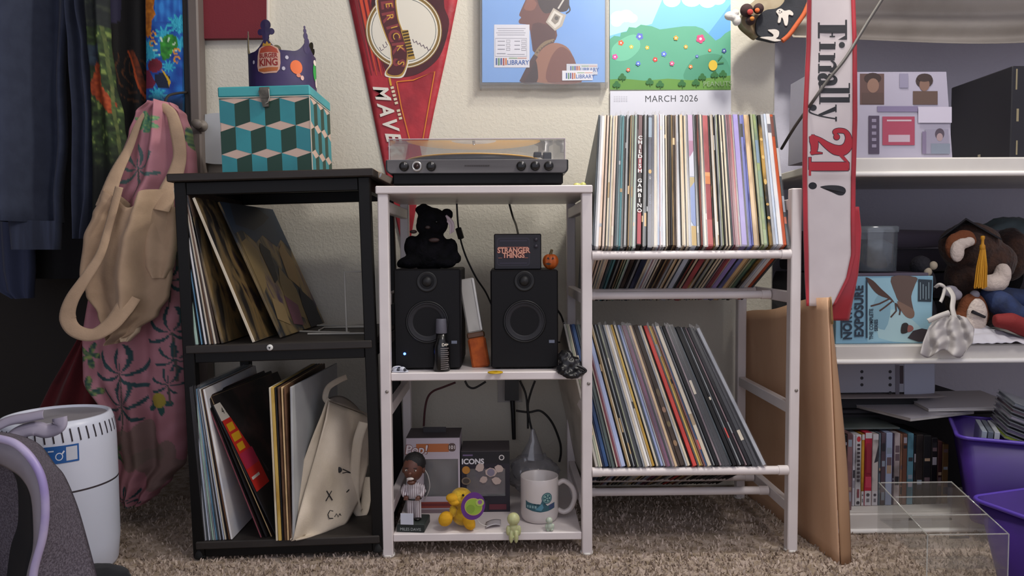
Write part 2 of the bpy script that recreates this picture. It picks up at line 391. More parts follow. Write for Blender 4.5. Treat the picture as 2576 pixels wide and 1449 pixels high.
# ================================================================== white record stand (table and rack in one)
M_wht = mat('white_tube', '#e2dad8', .42, var=('#d6cdcb', 7, (1, 1, 1), .35, .65))
M_wbd = mat('white_board', '#e4dcda', .36, var=('#d9d0ce', 5, (1, 1, 1), .35, .65))
stand = thing('record_stand', 'white record player stand with two shelves and a two-tier record rack beside it', 'stand', (0, 0, 0))
LX = (pw(969, 940, 0).x, pw(1477, 940, 0).x, pw(2000, 940, 0).x); WD = .355; WH = .745
for i, x in enumerate(LX):
    for y in (.0115, WD - .0115):
        top = WH if i < 2 else .752
        l = ob('leg', MB().box(x - .0105, x + .0105, y - .0115, y + .0115, .004, top, 0, .0018), M_wht, stand)
        ob('foot', MB().lathe([(0, 0), (.012, 0), (.0135, .002), (.0135, .006), (0, .006)], 14, 0, (x, y, 0)), mat('foot_white', '#dedad4', .5), l)
        if y < .1: ob('screw', MB().lathe([(0, .002), (.003, .002), (.0036, .0008), (.0036, 0)], 12, 0, (x + .003, 0, (.345, .358, .34)[i]), ax='Y'), mat('screw_grey', '#8d8782', .4, .5), l)
    for z in (.72, .53, .30, .092):
        ob('side_bar', MB().box(x - .008, x + .008, .023, WD - .023, z - .0115, z + .0115, 0, .0015), M_wht, stand)
TT = pw(1215, 467, 0).z
ob('top_board', MB().box(pw(945, 475, 0).x, pw(1490, 475, 0).x, -.006, WD + .006, TT - .0155, TT, 0, .0018), M_wbd, stand)
MS = pw(1215, 937, 0).z; BS = pw(1215, 1343, 0).z
for z in (MS, BS): ob('shelf_board', MB().box(LX[0] + .0106, LX[1] - .0106, .004, WD - .002, z - .0165, z, 0, .0018), M_wbd, stand)
R1Z, R3Z = pw(1740, 641, 0).z, pw(1740, 1187, 0).z
def rail(y, z, r=.0088):
    o = ob('rail', MB().tube([(LX[1] + .0105, y, z), (LX[2] - .0105, y, z)], r, 14), M_wht, stand)
    for x in (LX[1] + .0106, LX[2] - .0306): ob('rail_sleeve', MB().tube([(x, y, z), (x + .02, y, z)], r * 1.14, 14), M_wht, o)
for y, z in ((.006, R1Z), (.117, .53), (.214, .532), (.006, R3Z), (.117, .0945), (.214, .0945)): rail(y, z)
# ================================================================== records
LP = .314
C = {  # spine colour, second colour of its print
 'white': ('#e4e2e0', '#cfd3dc'), 'cream': ('#d8cdb6', '#c2b49a'), 'peach': ('#dcc4b0', '#c9ac98'), 'teal': ('#4f7f86', '#3d666e'), 'grey': ('#8f9294', '#6d7074'),
 'black': ('#0b0a0d', '#141318'), 'navy': ('#1f2740', '#343c5c'), 'maroon': ('#7d3f4a', '#5a2a36'), 'tan': ('#a98f68', '#7d6746'), 'dark brown': ('#352a24', '#54443a'),
 'silver': ('#a8abb0', '#84888f'), 'pale blue': ('#b9c6da', '#d9dfe6'), 'rose red': ('#a84c50', '#8a3a40'), 'slate': ('#4a5157', '#33383d'), 'lavender': ('#9585c6', '#a89ad2'),
 'periwinkle': ('#7378b4', '#4a4a70'), 'sand': ('#d9b98c', '#b08f60'), 'sage': ('#a2a68a', '#7e8468'), 'green': ('#4b6a58', '#8a9c58'), 'orange': ('#c0552c', '#a5431f'),
 'brick red': ('#7a3a30', '#4a2622'), 'dusty pink': ('#b08a94', '#8c6a78'), 'coral': ('#cc4a42', '#b53a36'), 'plum': ('#7a4464', '#5a3050'), 'yellow': ('#cfae5c', '#b08a3c'),
 'light blue': ('#a7b2d2', '#8e9abf'), 'blue': ('#33507c', '#24385c'), 'dark green': ('#2c4238', '#1d2c26'), 'mint': ('#a9c9b6', '#7fa896'), 'brown': ('#6b4e3a', '#4a3526'),
 'charcoal': ('#1c1b1f', '#2c2a30'), 'pink grey': ('#8f7c80', '#6a585e'), 'black gold': ('#1a1713', '#b08a44'), 'sky': ('#6f9bb8', '#4f7896'), 'oyster': ('#b9b2a6', '#989184')}
def spine(c, strong=False):
    a, b = C[c]; return mat('sleeve_' + c.replace(' ', '_'), a, .42, var=(b, 9, (3, 1, 1.4), .47, .66), spec=.25)
M_sleeve_clear = clear('outer_sleeve_clear', (.98, .98, .985), .01, .22, .04, '#e4e4ea')
rr = random.Random(11)
def record(M, t, colour, label, group, clear_=False, name='record_sleeve', L=LP, H=LP, cover=None):
    mb = MB().box(0, t, 0, L, 0, H, 0, min(.0008, t * .3))
    o = ob(name, mb, [cover or spine(colour)]); setup(o, M); tag(o, label, 'record', group)
    # the open top shows the paper edges of the cover, a thin groove between two boards
    if clear_:
        e = .0006; k = rr.uniform(.004, .011); j = rr.uniform(-.002, .003)
        c = MB().add([(-e, -.0016, -.004), (t + e, -.0016, -.004), (t + e, -.0016, H + .003), (t / 2 + j, -.0016, H + k), (-e, -.0016, H + .004)], [(0, 1, 2, 3, 4)])
        c.add([(-e, -.0016, H + .004), (t / 2 + j, -.0016, H + k), (t / 2 + j * .5, .03, H + k * .75), (t / 2, L, H + .003), (-e, L, H + .002)], [(0, 1, 2, 3, 4)])
        c.add([(t + e, -.0016, H + .003), (t / 2 + j, -.0016, H + k), (t / 2 + j * .5, .03, H + k * .75), (t / 2, L, H + .003), (t + e, L, H + .002)], [(4, 3, 2, 1, 0)])
        c.add([(-e, -.0016, -.004), (t + e, -.0016, -.004), (t + e, .02, -.0012), (-e, .02, -.0012)], [(3, 2, 1, 0)])
        ob('plastic_sleeve', c, M_sleeve_clear, o)
    return o
def spine_print(o, items, t, L=LP):
    """print on the spine: items are (kind, colour, z centre as share, height share, extra)"""
    a = Art(-.0002, .00008)
    for it in items:
        k, c, z, h = it[:4]
        if k == 'bar': a.rect(c, t * .04, t * .96, (z - h / 2) * LP, (z + h / 2) * LP)
        elif k == 'tri': a.poly(c, [(t * .04, (z - h / 2) * LP), (t * .96, (z - h / 2 + it[4]) * LP), (t * .96, (z + h / 2 + it[5]) * LP), (t * .04, (z + h / 2) * LP)])
        elif k == 'stack':
            n = len(it[4])
            for i, ch in enumerate(it[4]):
                if ch != ' ': a.text(c, ch, t / 2, (z + h / 2 - h * (i + .5) / n) * LP, h / n * LP * 1.05, sx=it[5] if len(it) > 5 else 1., bold=.0003)
        elif k == 'disc': a.disc(c, t / 2, z * LP, t * .42, h * LP)
        elif k == 'text': a.text(c, it[4], t / 2, z * LP, t * .8, ang=-math.pi / 2, sx=h)
    return a.build('spine_print', o)
def side_cover(o, t, m):
    return ob('cover_picture', MB().box(t, t + .0003, .0006, LP - .0006, .0006, LP - .0006), m, o)
def row_matrix(x, y, z, tilt, lean): return Matrix.Translation((x, y, z)) @ Matrix.Rotation(R(-tilt), 4, 'X') @ Matrix.Rotation(R(lean), 4, 'Y')
# ---- upper tier of the white rack, left to right: colour, width in photo pixels
UP = [('slate', 4), ('silver', 4), ('white', 7), ('peach', 6), ('dark brown', 2.2), ('peach', 5), ('slate', 3), ('cream', 4.5), ('silver', 2.5), ('cream', 5), ('peach', 5), ('black', 2.5), ('slate', 6), ('teal', 4), ('teal', 5.5),
 ('black', 4.5), ('charcoal', 2.5), ('grey', 6), ('black', 3), ('tan', 3.5), ('black', 2.2), ('sage', 3.5), ('black', 2.5), ('mint', 3), ('silver', 3), ('black', 4), ('GAMBINO', 10.5), ('black', 3), ('charcoal', 3), ('grey', 5.5), ('black', 3.2), ('EMBLEM', 9.5), ('navy', 5),
 ('cream', 4), ('oyster', 4), ('pale blue', 5), ('dusty pink', 2.5), ('white', 4.5), ('silver', 2.5), ('white', 4.5), ('black', 2.4), ('cream', 4), ('dark brown', 5.5), ('black', 5.5), ('tan', 3.5), ('dark brown', 5), ('brown', 4), ('silver', 6), ('charcoal', 2.5), ('cream', 4.5), ('sand', 4), ('charcoal', 2.2),
 ('cream', 5.5), ('silver', 3.5), ('black', 3), ('COMIC', 13), ('slate', 4.5), ('black', 4), ('brick red', 5), ('black', 3), ('cream', 5), ('black', 2), ('ROSE', 14), ('black gold', 5), ('oyster', 5.5), ('tan', 3), ('charcoal', 3.2), ('grey', 4), ('sage', 4), ('charcoal', 4.5), ('cream', 5), ('charcoal', 3),
 ('cream', 5.5), ('slate', 5), ('dusty pink', 3), ('maroon', 6), ('rose red', 6.5), ('oyster', 3), ('LAVENDER', 13), ('charcoal', 3.5), ('periwinkle', 7.5), ('PERI2', 4), ('sand', 10), ('tan', 4.5), ('black', 2.2), ('sage', 6), ('GREENBLUE', 8), ('dark green', 5), ('GOLD', 9), ('silver', 7), ('pale blue', 6), ('WHITEBAND', 10), ('ORANGE', 9.5), ('PATTERN', 6)]
tot = sum(w for _, w in UP); xa, xb = pw(1489, 615, 0).x + .0, pw(1986, 612, 0).x; Z0 = pw(1740, 618, 0).z
cur = 0; UPLAB = 'packed upright in the upper tier of the white rack'
SPEC = {'GAMBINO': 'lettered maroon', 'EMBLEM': 'navy emblem', 'COMIC': 'comic print', 'ROSE': 'wide rose', 'LAVENDER': 'lavender', 'PERI2': 'periwinkle', 'GREENBLUE': 'mossy', 'GOLD': 'gold flecked', 'WHITEBAND': 'banded white', 'ORANGE': 'orange', 'PATTERN': 'patterned', 'FLORAL': 'floral', 'END': 'end'}
def nb_(L_, i): return SPEC.get(L_[i][0], L_[i][0]) if 0 <= i < len(L_) else 'rack post'
for ii, (c, w) in enumerate(UP):
    f = cur / tot; x = xa + (xb - xa) * f; sp = (xb - xa) * w / tot; t = sp * .93; lean = 5.6 - 2.8 * f; cl = rr.random() < .42
    M = row_matrix(x, -.002 + rr.uniform(-.002, .003), Z0 + rr.uniform(-.001, .002), 24.5, lean + rr.uniform(-.12, .12)); g = 'records in the upper tier of the white rack'
    if c == 'GAMBINO':
        o = record(M, t, 'dark brown', 'dark maroon record sleeve with white stacked capital letters down its spine', g)
        spine_print(o, [('bar', '#5c3a40', .82, .35), ('bar', '#8e3f49', .56, .2), ('bar', '#2a2024', .39, .30), ('bar', '#b5545c', .13, .24), ('stack', '#eeeae8', .53, .60, 'CHILDISH GAMBINO', 1.05)], t)
    elif c == 'EMBLEM':
        o = record(M, t, 'navy', 'dark navy record sleeve with a small gold emblem on its spine', g, True)
        spine_print(o, [('bar', '#7d93a6', .9, .16), ('disc', '#c79a3a', .55, .016), ('text', '#cfd2da', .50, .8, 'OK'), ('text', '#5c6a90', .34, .9, 'THE CAT')], t)
    elif c == 'COMIC':
        o = record(M, t, 'pale blue', 'wide record sleeve with lilac, blue and yellow comic print on its spine', g)
        spine_print(o, [('bar', '#b196b2', .80, .40), ('bar', '#a1718f', .73, .12), ('tri', '#c5c6d2', .58, .14, .0, .06), ('bar', '#b7a67c', .455, .1), ('tri', '#8f9fca', .30, .24, -.06, .05), ('bar', '#c8ac76', .07, .14)], t)
    elif c == 'ROSE':
        o = record(M, t, 'rose red', 'wide rose red record sleeve with an orange band on its spine', g)
        spine_print(o, [('bar', '#c8763e', .50, .09), ('bar', '#d4925a', .53, .03), ('bar', '#b8605f', .10, .18)], t)
    elif c == 'LAVENDER': o = record(M, t, 'lavender', 'wide plain lavender record sleeve among the upper tier records', g, True)
    elif c == 'PERI2': o = record(M, t, 'periwinkle', 'narrow periwinkle record sleeve beside the pale sand one', g)
    elif c == 'GREENBLUE': o = record(M, t, 'green', 'record sleeve with a mossy green and blue picture spine', g, True); spine_print(o, [('bar', '#5f7f9a', .70, .18), ('bar', '#6a8a6a', .45, .2), ('bar', '#93a874', .06, .10)], t)
    elif c == 'GOLD':
        o = record(M, t, 'black gold', 'black record sleeve with flecks of gold lettering down its spine', g)
        spine_print(o, [('disc', '#c9a45a', .80, .012), ('disc', '#d0ab60', .66, .015), ('disc', '#c9a45a', .47, .022), ('disc', '#b58f48', .30, .01), ('disc', '#c9a45a', .2, .012)], t)
    elif c == 'WHITEBAND': o = record(M, t, 'white', 'white record sleeve with a dark band near the top of its spine', g, True); spine_print(o, [('bar', '#5a5662', .88, .07)], t)
    elif c == 'ORANGE': o = record(M, t, 'orange', 'bright orange record sleeve near the right end of the upper tier', g); spine_print(o, [('bar', '#6e3428', .90, .16)], t); o['label'] = 'bright orange record sleeve with a dark top beside the white banded one'
    elif c == 'PATTERN': o = record(M, t, 'slate', 'grey and white patterned record sleeve at the end by the rack post', g, True); spine_print(o, [('bar', '#d0cfd0', .62, .22), ('bar', '#a5a9b5', .30, .12), ('bar', '#c66a4a', .18, .05)], t)
    else:
        wd = 'wide ' if w >= 7 else ('slim ' if w < 3.6 else '')
        o = record(M, t, c, f'{wd}{c} record sleeve between {nb_(UP, ii - 1)} and {nb_(UP, ii + 1)} ones, upper tier of rack', g, cl)
        if rr.random() < .35: spine_print(o, [('bar', C[rr.choice(['cream', 'grey', 'tan', 'charcoal', 'silver', 'sand'])][0], rr.uniform(.1, .9), rr.uniform(.02, .12))], t)
    cur += w
# ---- lower tier, bottoms left to right
LOW = [('oyster', 6), ('sage', 5), ('cream', 4), ('navy', 4), ('blue', 9), ('slate', 5), ('dark green', 6), ('black', 3), ('oyster', 3.5), ('maroon', 4), ('dusty pink', 3), ('light blue', 10.5), ('black', 2), ('tan', 4), ('cream', 4), ('black', 4), ('grey', 4), ('charcoal', 4.5), ('sage', 3.5), ('charcoal', 4), ('slate', 4), ('silver', 4), ('cream', 5), ('white', 6), ('oyster', 4), ('yellow', 6.5), ('charcoal', 2), ('cream', 5.5),
 ('slate', 4), ('light blue', 6), ('silver', 4), ('maroon', 3), ('plum', 7), ('charcoal', 3), ('pink grey', 5), ('sand', 6), ('dark brown', 6), ('FLORAL', 11), ('silver', 4), ('cream', 6), ('black', 4), ('coral', 9.5), ('dark brown', 4), ('yellow', 5), ('tan', 4), ('brick red', 4), ('blue', 4), ('cream', 9), ('charcoal', 3.5), ('grey', 4), ('black', 9), ('pink grey', 5), ('charcoal', 7), ('black', 9), ('slate', 5), ('black', 10), ('charcoal', 5), ('grey', 4), ('black', 8), ('pink grey', 4), ('charcoal', 9), ('black', 9), ('charcoal', 6), ('END', 12)]
tot = sum(w for _, w in LOW); xa, xb = pw(1484, 1168, 0).x + .012, pw(1925, 1168, 0).x; Z1 = pw(1740, 1172, 0).z; cur = 0
LOWLAB = 'leaning in the lower tier of the white rack'
for ii, (c, w) in enumerate(LOW):
    f = cur / tot; x = xa + (xb - xa) * f; sp = (xb - xa) * w / tot; lean = -10.0 - 7.5 * f - 2.0 * f ** 4; t = sp * .84
    M = row_matrix(x, -.002 + rr.uniform(-.002, .003), Z1 + .314 * 0, 24.5, lean); g = 'records in the lower tier of the white rack'; cl = rr.random() < .42
    if c == 'FLORAL': o = record(M, t, 'dark brown', 'dark floral patterned record sleeve leaning beside a slim cream one', g); spine_print(o, [('disc', '#8a6a4a', .15, .02), ('disc', '#6a5a3a', .28, .02), ('disc', '#94705a', .38, .02), ('disc', '#5a4a34', .5, .03)], t)
    elif c == 'END':
        M = row_matrix(x + .006, -.004, Z1, 23, -20.2); o = record(M, t * .7, 'silver', 'pale grey record sleeve at the end of the lower tier tilted furthest', g, True)
    else:
        wd = 'wide ' if w >= 8 else ('slim ' if w < 3.6 else '')
        o = record(M, t, c, f'{wd}{c} record sleeve leaning between {nb_(LOW, ii - 1)} and {nb_(LOW, ii + 1)} ones, lower tier', g, cl)
        if c == 'light blue' and w > 9: o['label'] = 'wide plain light blue record sleeve leaning in the lower tier'
        if rr.random() < .35: spine_print(o, [('bar', C[rr.choice(['cream', 'grey', 'tan', 'charcoal', 'coral', 'sand'])][0], rr.uniform(.1, .9), rr.uniform(.02, .10))], t)
    cur += w

# ---- black shelf: records stand square on the boards; positions are given in the shelf's own frame
BM = Matrix.Translation((BL.x, 0, .004)) @ Matrix.Rotation(BLEAN, 4, 'Y')
def in_black(x, y, z, lean, yaw=0.): return BM @ Matrix.Translation((x, y, z)) @ Matrix.Rotation(R(yaw), 4, 'Z') @ Matrix.Rotation(R(lean), 4, 'Y')
BUP = [('mint', 7.5, -5.0), ('black', 3, -5.4), ('sky', 3.5, -5.8), ('charcoal', 2.5, -6.0), ('white', 5, -6.4), ('black', 2.5, -6.6), ('cream', 4, -6.9), ('brown', 5.5, -7.3), ('cream', 5, -8.0), ('dark brown', 6, -8.8)]
x = .013
for ii, (c, w, ln) in enumerate(BUP):
    t = w * .00080
    record(in_black(x, .006, BS2 + .0002 + (t * math.sin(R(-ln))), ln), t, c, f'{c} record sleeve leaning after the {nb_(BUP, ii - 1)} one, middle board of black shelf', 'records on the middle board of the black shelf', c in ('mint', 'cream')); x += t / math.cos(R(ln)) + .0014
# three sleeves whose covers turn towards the room
def cover_mat(key, stops, sc, dist=0.):
    if key in MATS: return MATS[key]
    m = mat(key, '#444444', .5); nt = m.node_tree; N = nt.nodes.new; L = nt.links.new
    t = N('ShaderNodeTexCoord'); mp = N('ShaderNodeMapping'); mp.inputs['Scale'].default_value = sc; n = N('ShaderNodeTexNoise'); n.inputs['Scale'].default_value = 1; n.inputs['Detail'].default_value = 5; n.inputs['Distortion'].default_value = dist
    cr = N('ShaderNodeValToRGB'); e = cr.color_ramp.elements
    e[0].position, e[0].color = stops[0][0], lin(stops[0][1]); e[1].position, e[1].color = stops[-1][0], lin(stops[-1][1])
    for p, c in stops[1:-1]: k = e.new(p); k.color = lin(c)
    L(t.outputs['Object'], mp.inputs[0]); L(mp.outputs[0], n.inputs['Vector']); L(n.outputs['Fac'], cr.inputs[0]); L(cr.outputs[0], nt.nodes['Principled BSDF'].inputs['Base Color']); return m
M_camo = cover_mat('cover_dark_blotch', [(.30, '#17161a'), (.44, '#2a2622'), (.5, '#6a5a3e'), (.58, '#8a7046'), (.66, '#3a2e2a')], (4, 14, 7), .8)
M_rock = cover_mat('cover_rocky', [(.34, '#1d2126'), (.45, '#252a30'), (.52, '#7d6a45'), (.6, '#8f7a50'), (.7, '#43304a')], (10, 16, 6), .6)
g = 'records on the middle board of the black shelf'
record(in_black(x + .002, .006, BS2 + .0012, -10.6, 0), .0048, 'brown', 'brown mottled record sleeve leaning with its dark picture cover showing', g, cover=M_camo)
o = record(in_black(.127, .008, BS2 + .0012, -20, -1), .0060, 'cream', 'cream-edged record sleeve leaning in front of the rocky cover', g); side_cover(o, .0060, M_camo)
o = record(in_black(.163, .075, BS2 + .0014, -22.5, -3), .0048, 'brown', 'record sleeve with a dark blue and sandy rock picture, leaning turned outwards', g, cover=M_rock)
a = Art(0, .0001)
# its picture side carries a dusky sky above the rocks
for c_, p_ in (('#2e3f52', [(0, .24), (.05, .25), (.1, .22), (.16, .24), (.22, .21), (.27, .23), (.314, .2), (.314, .314), (0, .314)]), ('#2a3038', [(.03, .262), (.12, .25), (.2, .27), (.26, .29), (.2, .314), (.05, .314)]), ('#8d774c', [(.01, .10), (.05, .12), (.09, .2), (.05, .23), (.015, .22)]), ('#7d6a44', [(.12, .05), (.2, .02), (.22, .1), (.17, .16), (.13, .12)]), ('#93794e', [(.2, .13), (.25, .1), (.29, .17), (.26, .22), (.22, .2)]), ('#6d4450', [(.1, .02), (.16, .01), (.18, .06), (.12, .09)]), ('#15161a', [(.1, .12), (.13, .13), (.16, .2), (.12, .22), (.1, .2)]), ('#191a20', [(.2, .0), (.3, .0), (.3, .06), (.24, .1), (.21, .06)]), ('#9a8258', [(.02, .04), (.08, .02), (.09, .07), (.04, .09)])):
    a.poly(c_, p_)
ob_ = a.build('cover_picture', o, (.0050, 0, 0), (0, 0, math.pi / 2))
# lower board
BLO = [(c_, w_, -2.6 - 4.9 * k / 14) for k, (c_, w_) in enumerate([('silver', 4), ('slate', 2.5), ('pale blue', 3.5), ('grey', 3), ('mint', 3.5), ('silver', 3), ('sky', 3), ('slate', 3), ('silver', 3), ('charcoal', 2.5), ('pale blue', 3), ('cream', 3.5), ('charcoal', 3), ('brown', 3.5), ('white', 5)])]
x = .0135; g2 = 'records on the bottom board of the black shelf'
for ii, (c, w, ln) in enumerate(BLO):
    t = w * .00080
    o = record(in_black(x, .002, BS1 + .0002 + (t * math.sin(R(-ln))), ln, 0), t, c, f'{c} record sleeve between {nb_(BLO, ii - 1)} and {nb_(BLO, ii + 1)} ones, bottom black board', g2, c in ('pale blue', 'silver')); x += t / math.cos(R(ln)) + .0012
o['label'] = 'white record sleeve leaning beside the dark maroon ones on the bottom board'
for k, (c, w, ln, yw, xx, lab) in enumerate([('maroon', 3.5, -19.5, -4, .126, 'dark maroon record sleeve slanting beside the white one'), ('black', 4, -20.5, -6, .135, 'black record sleeve slanting between the maroon one and the magazine'), ('tan', 3, -22, -8, .146, 'tan-edged record sleeve slanting behind the red magazine'), ]):
    side_cover(record(in_black(xx, .004 + .002 * k, BS1 + .0012, ln, yw), w * .0008, c, lab, g2), w * .0008, mat('cover_dark_plain', '#1e1a1b', .5, var=('#3a2a28', 12, (1, 1, 1), .5, .62)))
o = record(in_black(.156, .008, BS1 + .0012, -23.5, -3), .0030, 'charcoal', 'magazine with a red and yellow printed cover slanting on the bottom board', 'magazines on the bottom board', name='magazine', H=.30, L=.225)
o['category'] = 'magazine'
a = Art(0, .0001); a.rect('#1c1a1a', .001, .224, .001, .299).rect('#cfc8bc', .001, .224, .262, .299).rect('#c62a22', .004, .075, .10, .262)
a.rect('#d9a21c', .012, .042, .235, .252).rect('#d9a21c', .012, .050, .212, .229).rect('#d9a21c', .014, .045, .19, .206).rect('#b22a4a', .006, .073, .15, .185).rect('#d8d2c8', .010, .05, .125, .131)
a.text('#2a2424', '4 NEW', .05, .28, .02).poly('#3a3436', [(.085, .12), (.2, .1), (.21, .2), (.18, .25), (.1, .25), (.082, .2)]).poly('#6a5c50', [(.1, .18), (.15, .17), (.16, .22), (.12, .24)])
a.build('magazine_cover', o, (.0032, 0, 0), (0, 0, math.pi / 2))
UPR = [('cream', 2.5, 1.2), ('yellow', 4, 1.0), ('charcoal', 2, 1.0), ('brown', 3, 1.2), ('sand', 2, 1.4), ('brown', 2.5, 1.6)]
x = .162
for ii, (c, w, ln) in enumerate(UPR):
    t = w * .0016; record(in_black(x, -.012, BS1 + .0002, ln - 1.2, -1), t, c, f'{c} record sleeve upright after the {nb_(UPR, ii - 1)} one, near the canvas bag', 'records standing by the canvas bag', False); x += t + .0012
M_pale = mat('sleeve_pale_cover', '#b4b6b6', .5, var=('#a2a4a6', 6, (1, 1, 1), .4, .6))
o = record(in_black(x + .001, -.012, BS1 + .0002, 1.6, -4), .0045, 'silver', 'pale grey record sleeve with its plain cover showing beside the canvas bag', 'records standing by the canvas bag', cover=M_pale)
# ================================================================== on the wall
class WArt(Art):
    """print laid out by photo pixels on the plane at depth Y, kept relative to an origin on that plane"""
    def __init__(s, Y, o, y=0., step=.000025): super().__init__(y, step); s.Y = Y; s.o = Vector(o); s.sc = (Y - CAM_LOC.y) / FPX
    def P(s, pts): return [((q := pw(a, b, s.Y) - s.o).x, q.z) for a, b in pts]
    def pp(s, c, pts, sm=0): return s.poly(c, [tuple(v) for v in smooth_pts(s.P(pts), sm, True)] if sm else s.P(pts))
    def pl(s, c, pts, w, sm=0, closed=False):
        q = s.P(pts); q = [tuple(v) for v in smooth_pts(q, sm, closed)] if sm else q
        return s.line(c, q, w * s.sc if not isinstance(w, (list, tuple)) else [k * s.sc for k in w], closed)
    def pd(s, c, x, y, r, ry=None, rot=0., n=20): (q,) = s.P([(x, y)]); return s.disc(c, q[0], q[1], r * s.sc, (ry or r) * s.sc, n, rot)
    def pt(s, c, t, x, y, size, ang=0., **k): (q,) = s.P([(x, y)]); return s.text(c, t, q[0], q[1], size * s.sc, ang, **k)
def slab(name, pts, Y0, Y1, m, parent=None, o=None, bev=0):
    """a flat thing with a pixel outline on the plane Y0, going back to Y1"""
    o = o or Vector((0, 0, 0)); q = [pw(a, b, Y0) - o for a, b in pts]
    mb = MB().prism([(p.x, p.z) for p in q], Y0 - o.y, Y1 - o.y); return ob(name, mb, m, parent)

# ---- maroon canvas
o = pw(590, 96, WALL_Y - .018); t = thing('maroon_canvas', 'plain dark red canvas hanging on the wall beside the closet casing', 'canvas', o)
slab('canvas_cloth', [(509, 97), (509, -60), (670, -60), (670, 95)], WALL_Y - .018, WALL_Y - .001, mat('maroon_cloth', '#6f1a26', .7, var=('#5c131f', 5, (1, 1, 1), .35, .65), bump=(300, .2)), t, o)
slab('canvas_edge', [(670, 95), (670, -60), (674, -60), (674, 95)], WALL_Y - .016, WALL_Y - .001, mat('canvas_edge_white', '#c9c2b8', .7), t, o)
# ---- white door chime behind the cube case
o = pw(548, 350, WALL_Y - .03); t = thing('door_chime', 'white rounded door chime box on the wall behind the patterned case', 'chime', o)
q = [tuple(v) for v in smooth_pts([(515, 300), (521, 287), (560, 284), (600, 287), (606, 300), (606, 398), (600, 410), (560, 413), (521, 410), (515, 398)], 4, True)]
slab('chime_cover', q, WALL_Y - .03, WALL_Y - .004, mat('chime_white', '#b9bcc0', .45), t, o)
slab('chime_base', [(519, 406), (519, 291), (602, 291), (602, 406)], WALL_Y - .004, WALL_Y, mat('chime_grey', '#8c8e92', .5), t, o)

# ---- red pennant
PY = WALL_Y - .004; o = pw(1020, 640, PY); t = thing('baseball_pennant', 'long red felt pennant with a round baseball emblem hanging on the wall', 'pennant', o)
M_red = mat('pennant_red', '#a8232f', .5, var=('#8e1826', 14, (1, 1, 1), .4, .6), bump=(28, .35, .006), sheen=.2)
def pen_edge(y):
    L_ = [(-60, 866), (0, 878), (140, 908), (280, 937), (400, 962), (520, 989), (660, 1021)]; R_ = [(-60, 1163), (0, 1151), (140, 1123), (280, 1092), (400, 1068), (520, 1047), (660, 1023)]
    def f(T):
        for (a, b), (c, d) in zip(T, T[1:]):
            if y <= c: return b + (d - b) * (y - a) / (c - a)
        return T[-1][1]
    return f(L_), f(R_)
def pen(u, v):
    y = -60 + 720 * v; a, b = pen_edge(y); p = pw(a + (b - a) * u, y, PY) - o
    return (p.x, 0.0, p.z)
ob('felt', MB().sheet(pen, 12, 60, -.0025), M_red, t)
a = WArt(PY, o, -.0006, .00003)
dk = mat('pennant_dark', '#33161b', .6, var=('#4a1a22', 12, (1, 1, 1), .4, .6))
a.pp(dk, [(935, 0), (960, -40), (1100, -40), (1118, 20), (1130, 60), (1112, 130), (1085, 165), (1040, 190), (990, 192), (965, 165), (960, 100), (940, 40)], 4)
for x0, x1 in ((895, 915), (908, 926), (920, 936)):
    a.pl('#c04428' if x0 != 895 else '#701a20', [(x0, 0), (x0 + 14, 70), (x0 + 40, 190)], [7, 6, 2])
    a.pl('#5a1519', [(x0 + 8, 0), (x0 + 24, 80), (x0 + 46, 180)], [4, 4, 1])
a.pd('#8f7440', 1016, 77, 94, 92, n=48).pd('#d8d2c4', 1016, 77, 92, 90, n=48).pd('#7d6434', 1016, 77, 90, 88, n=48).pd('#d8d2c4', 1016, 77, 84, 82, n=48).pd('#4a5458', 1016, 77, 80, 78, n=48).pd('#d2cdc0', 1016, 77, 78.5, 76.5, n=48)
for x, y in ((959, 124), (967, 117), (974, 110), (1042, 104), (1051, 108), (1060, 113), (1069, 118), (1078, 124)):
    a.pl('#5a4a58', [(x - 4, y - 5), (x, y + 4), (x + 6, y)], 2)
ban = [(951, -10), (953, 40), (970, 92), (981, 118), (983, 138), (985, 160), (972, 178), (974, 190), (995, 194), (1012, 190), (1022, 170), (1026, 150), (1026, 120), (1014, 80), (1003, 48), (997, 5), (997, -12)]
a.pp('#d8d2c4', [(x + (3 if x > 990 else -3), y + (3 if y > 170 else 0)) for x, y in ban], 3); a.pp('#a8863c', ban, 3)
a.pp('#4a1c22', [(x + (-3 if x > 990 else 3), y + (-4 if y > 185 else 0)) for x, y in ban], 3)
for ch, x, y, an in (('E', 972, 12, -1.45), ('R', 975, 42, -1.38), ('I', 985, 68, -1.3), ('C', 990, 90, -1.3), ('K', 1000, 120, -1.45), ('S', 1002, 158, -1.7)):
    a.pt('#7c3338', ch, x + 1, y, 42, an, bold=.0014); a.pt('#c79a3c', ch, x + 6, y + 1, 24, an)
a.pp('#a8863c', [(1008, 76), (1027, 76), (1036, 120), (1045, 148), (1027, 151), (1022, 120)]);
for k in range(9): a.pl('#3c2c18', [(1012 + 1.9 * k, 82 + 7.4 * k), (1027 + 1.9 * k, 79 + 7.4 * k)], 4)
a.pl('#c9982e', [(980, 196), (984, 216)], 5)
for k in range(9):
    if k != 5: a.pl('#cfc4a8', [(983 + 2.6 * k, 222 + 9.6 * k), (991 + 2.6 * k, 220 + 9.6 * k)], 6)
a.pl('#cf7a24', [(998, 206), (1040, 202), (1094, 180), (1064, 352)], 2.6); a.pl('#cf7a24', [(998, 206), (1010, 270), (1031, 352)], 2.6)
for ch, x, y in (('M', 958, 231), ('A', 969, 274), ('V', 979, 309), ('E', 987, 342), ('R', 996, 375), ('I', 1003, 402)):
    a.pt('#d8d2c8', ch, x, y, 50, -1.32, bold=.0014, shear=.35, sx=.92)
a.build('emblem_print', t)

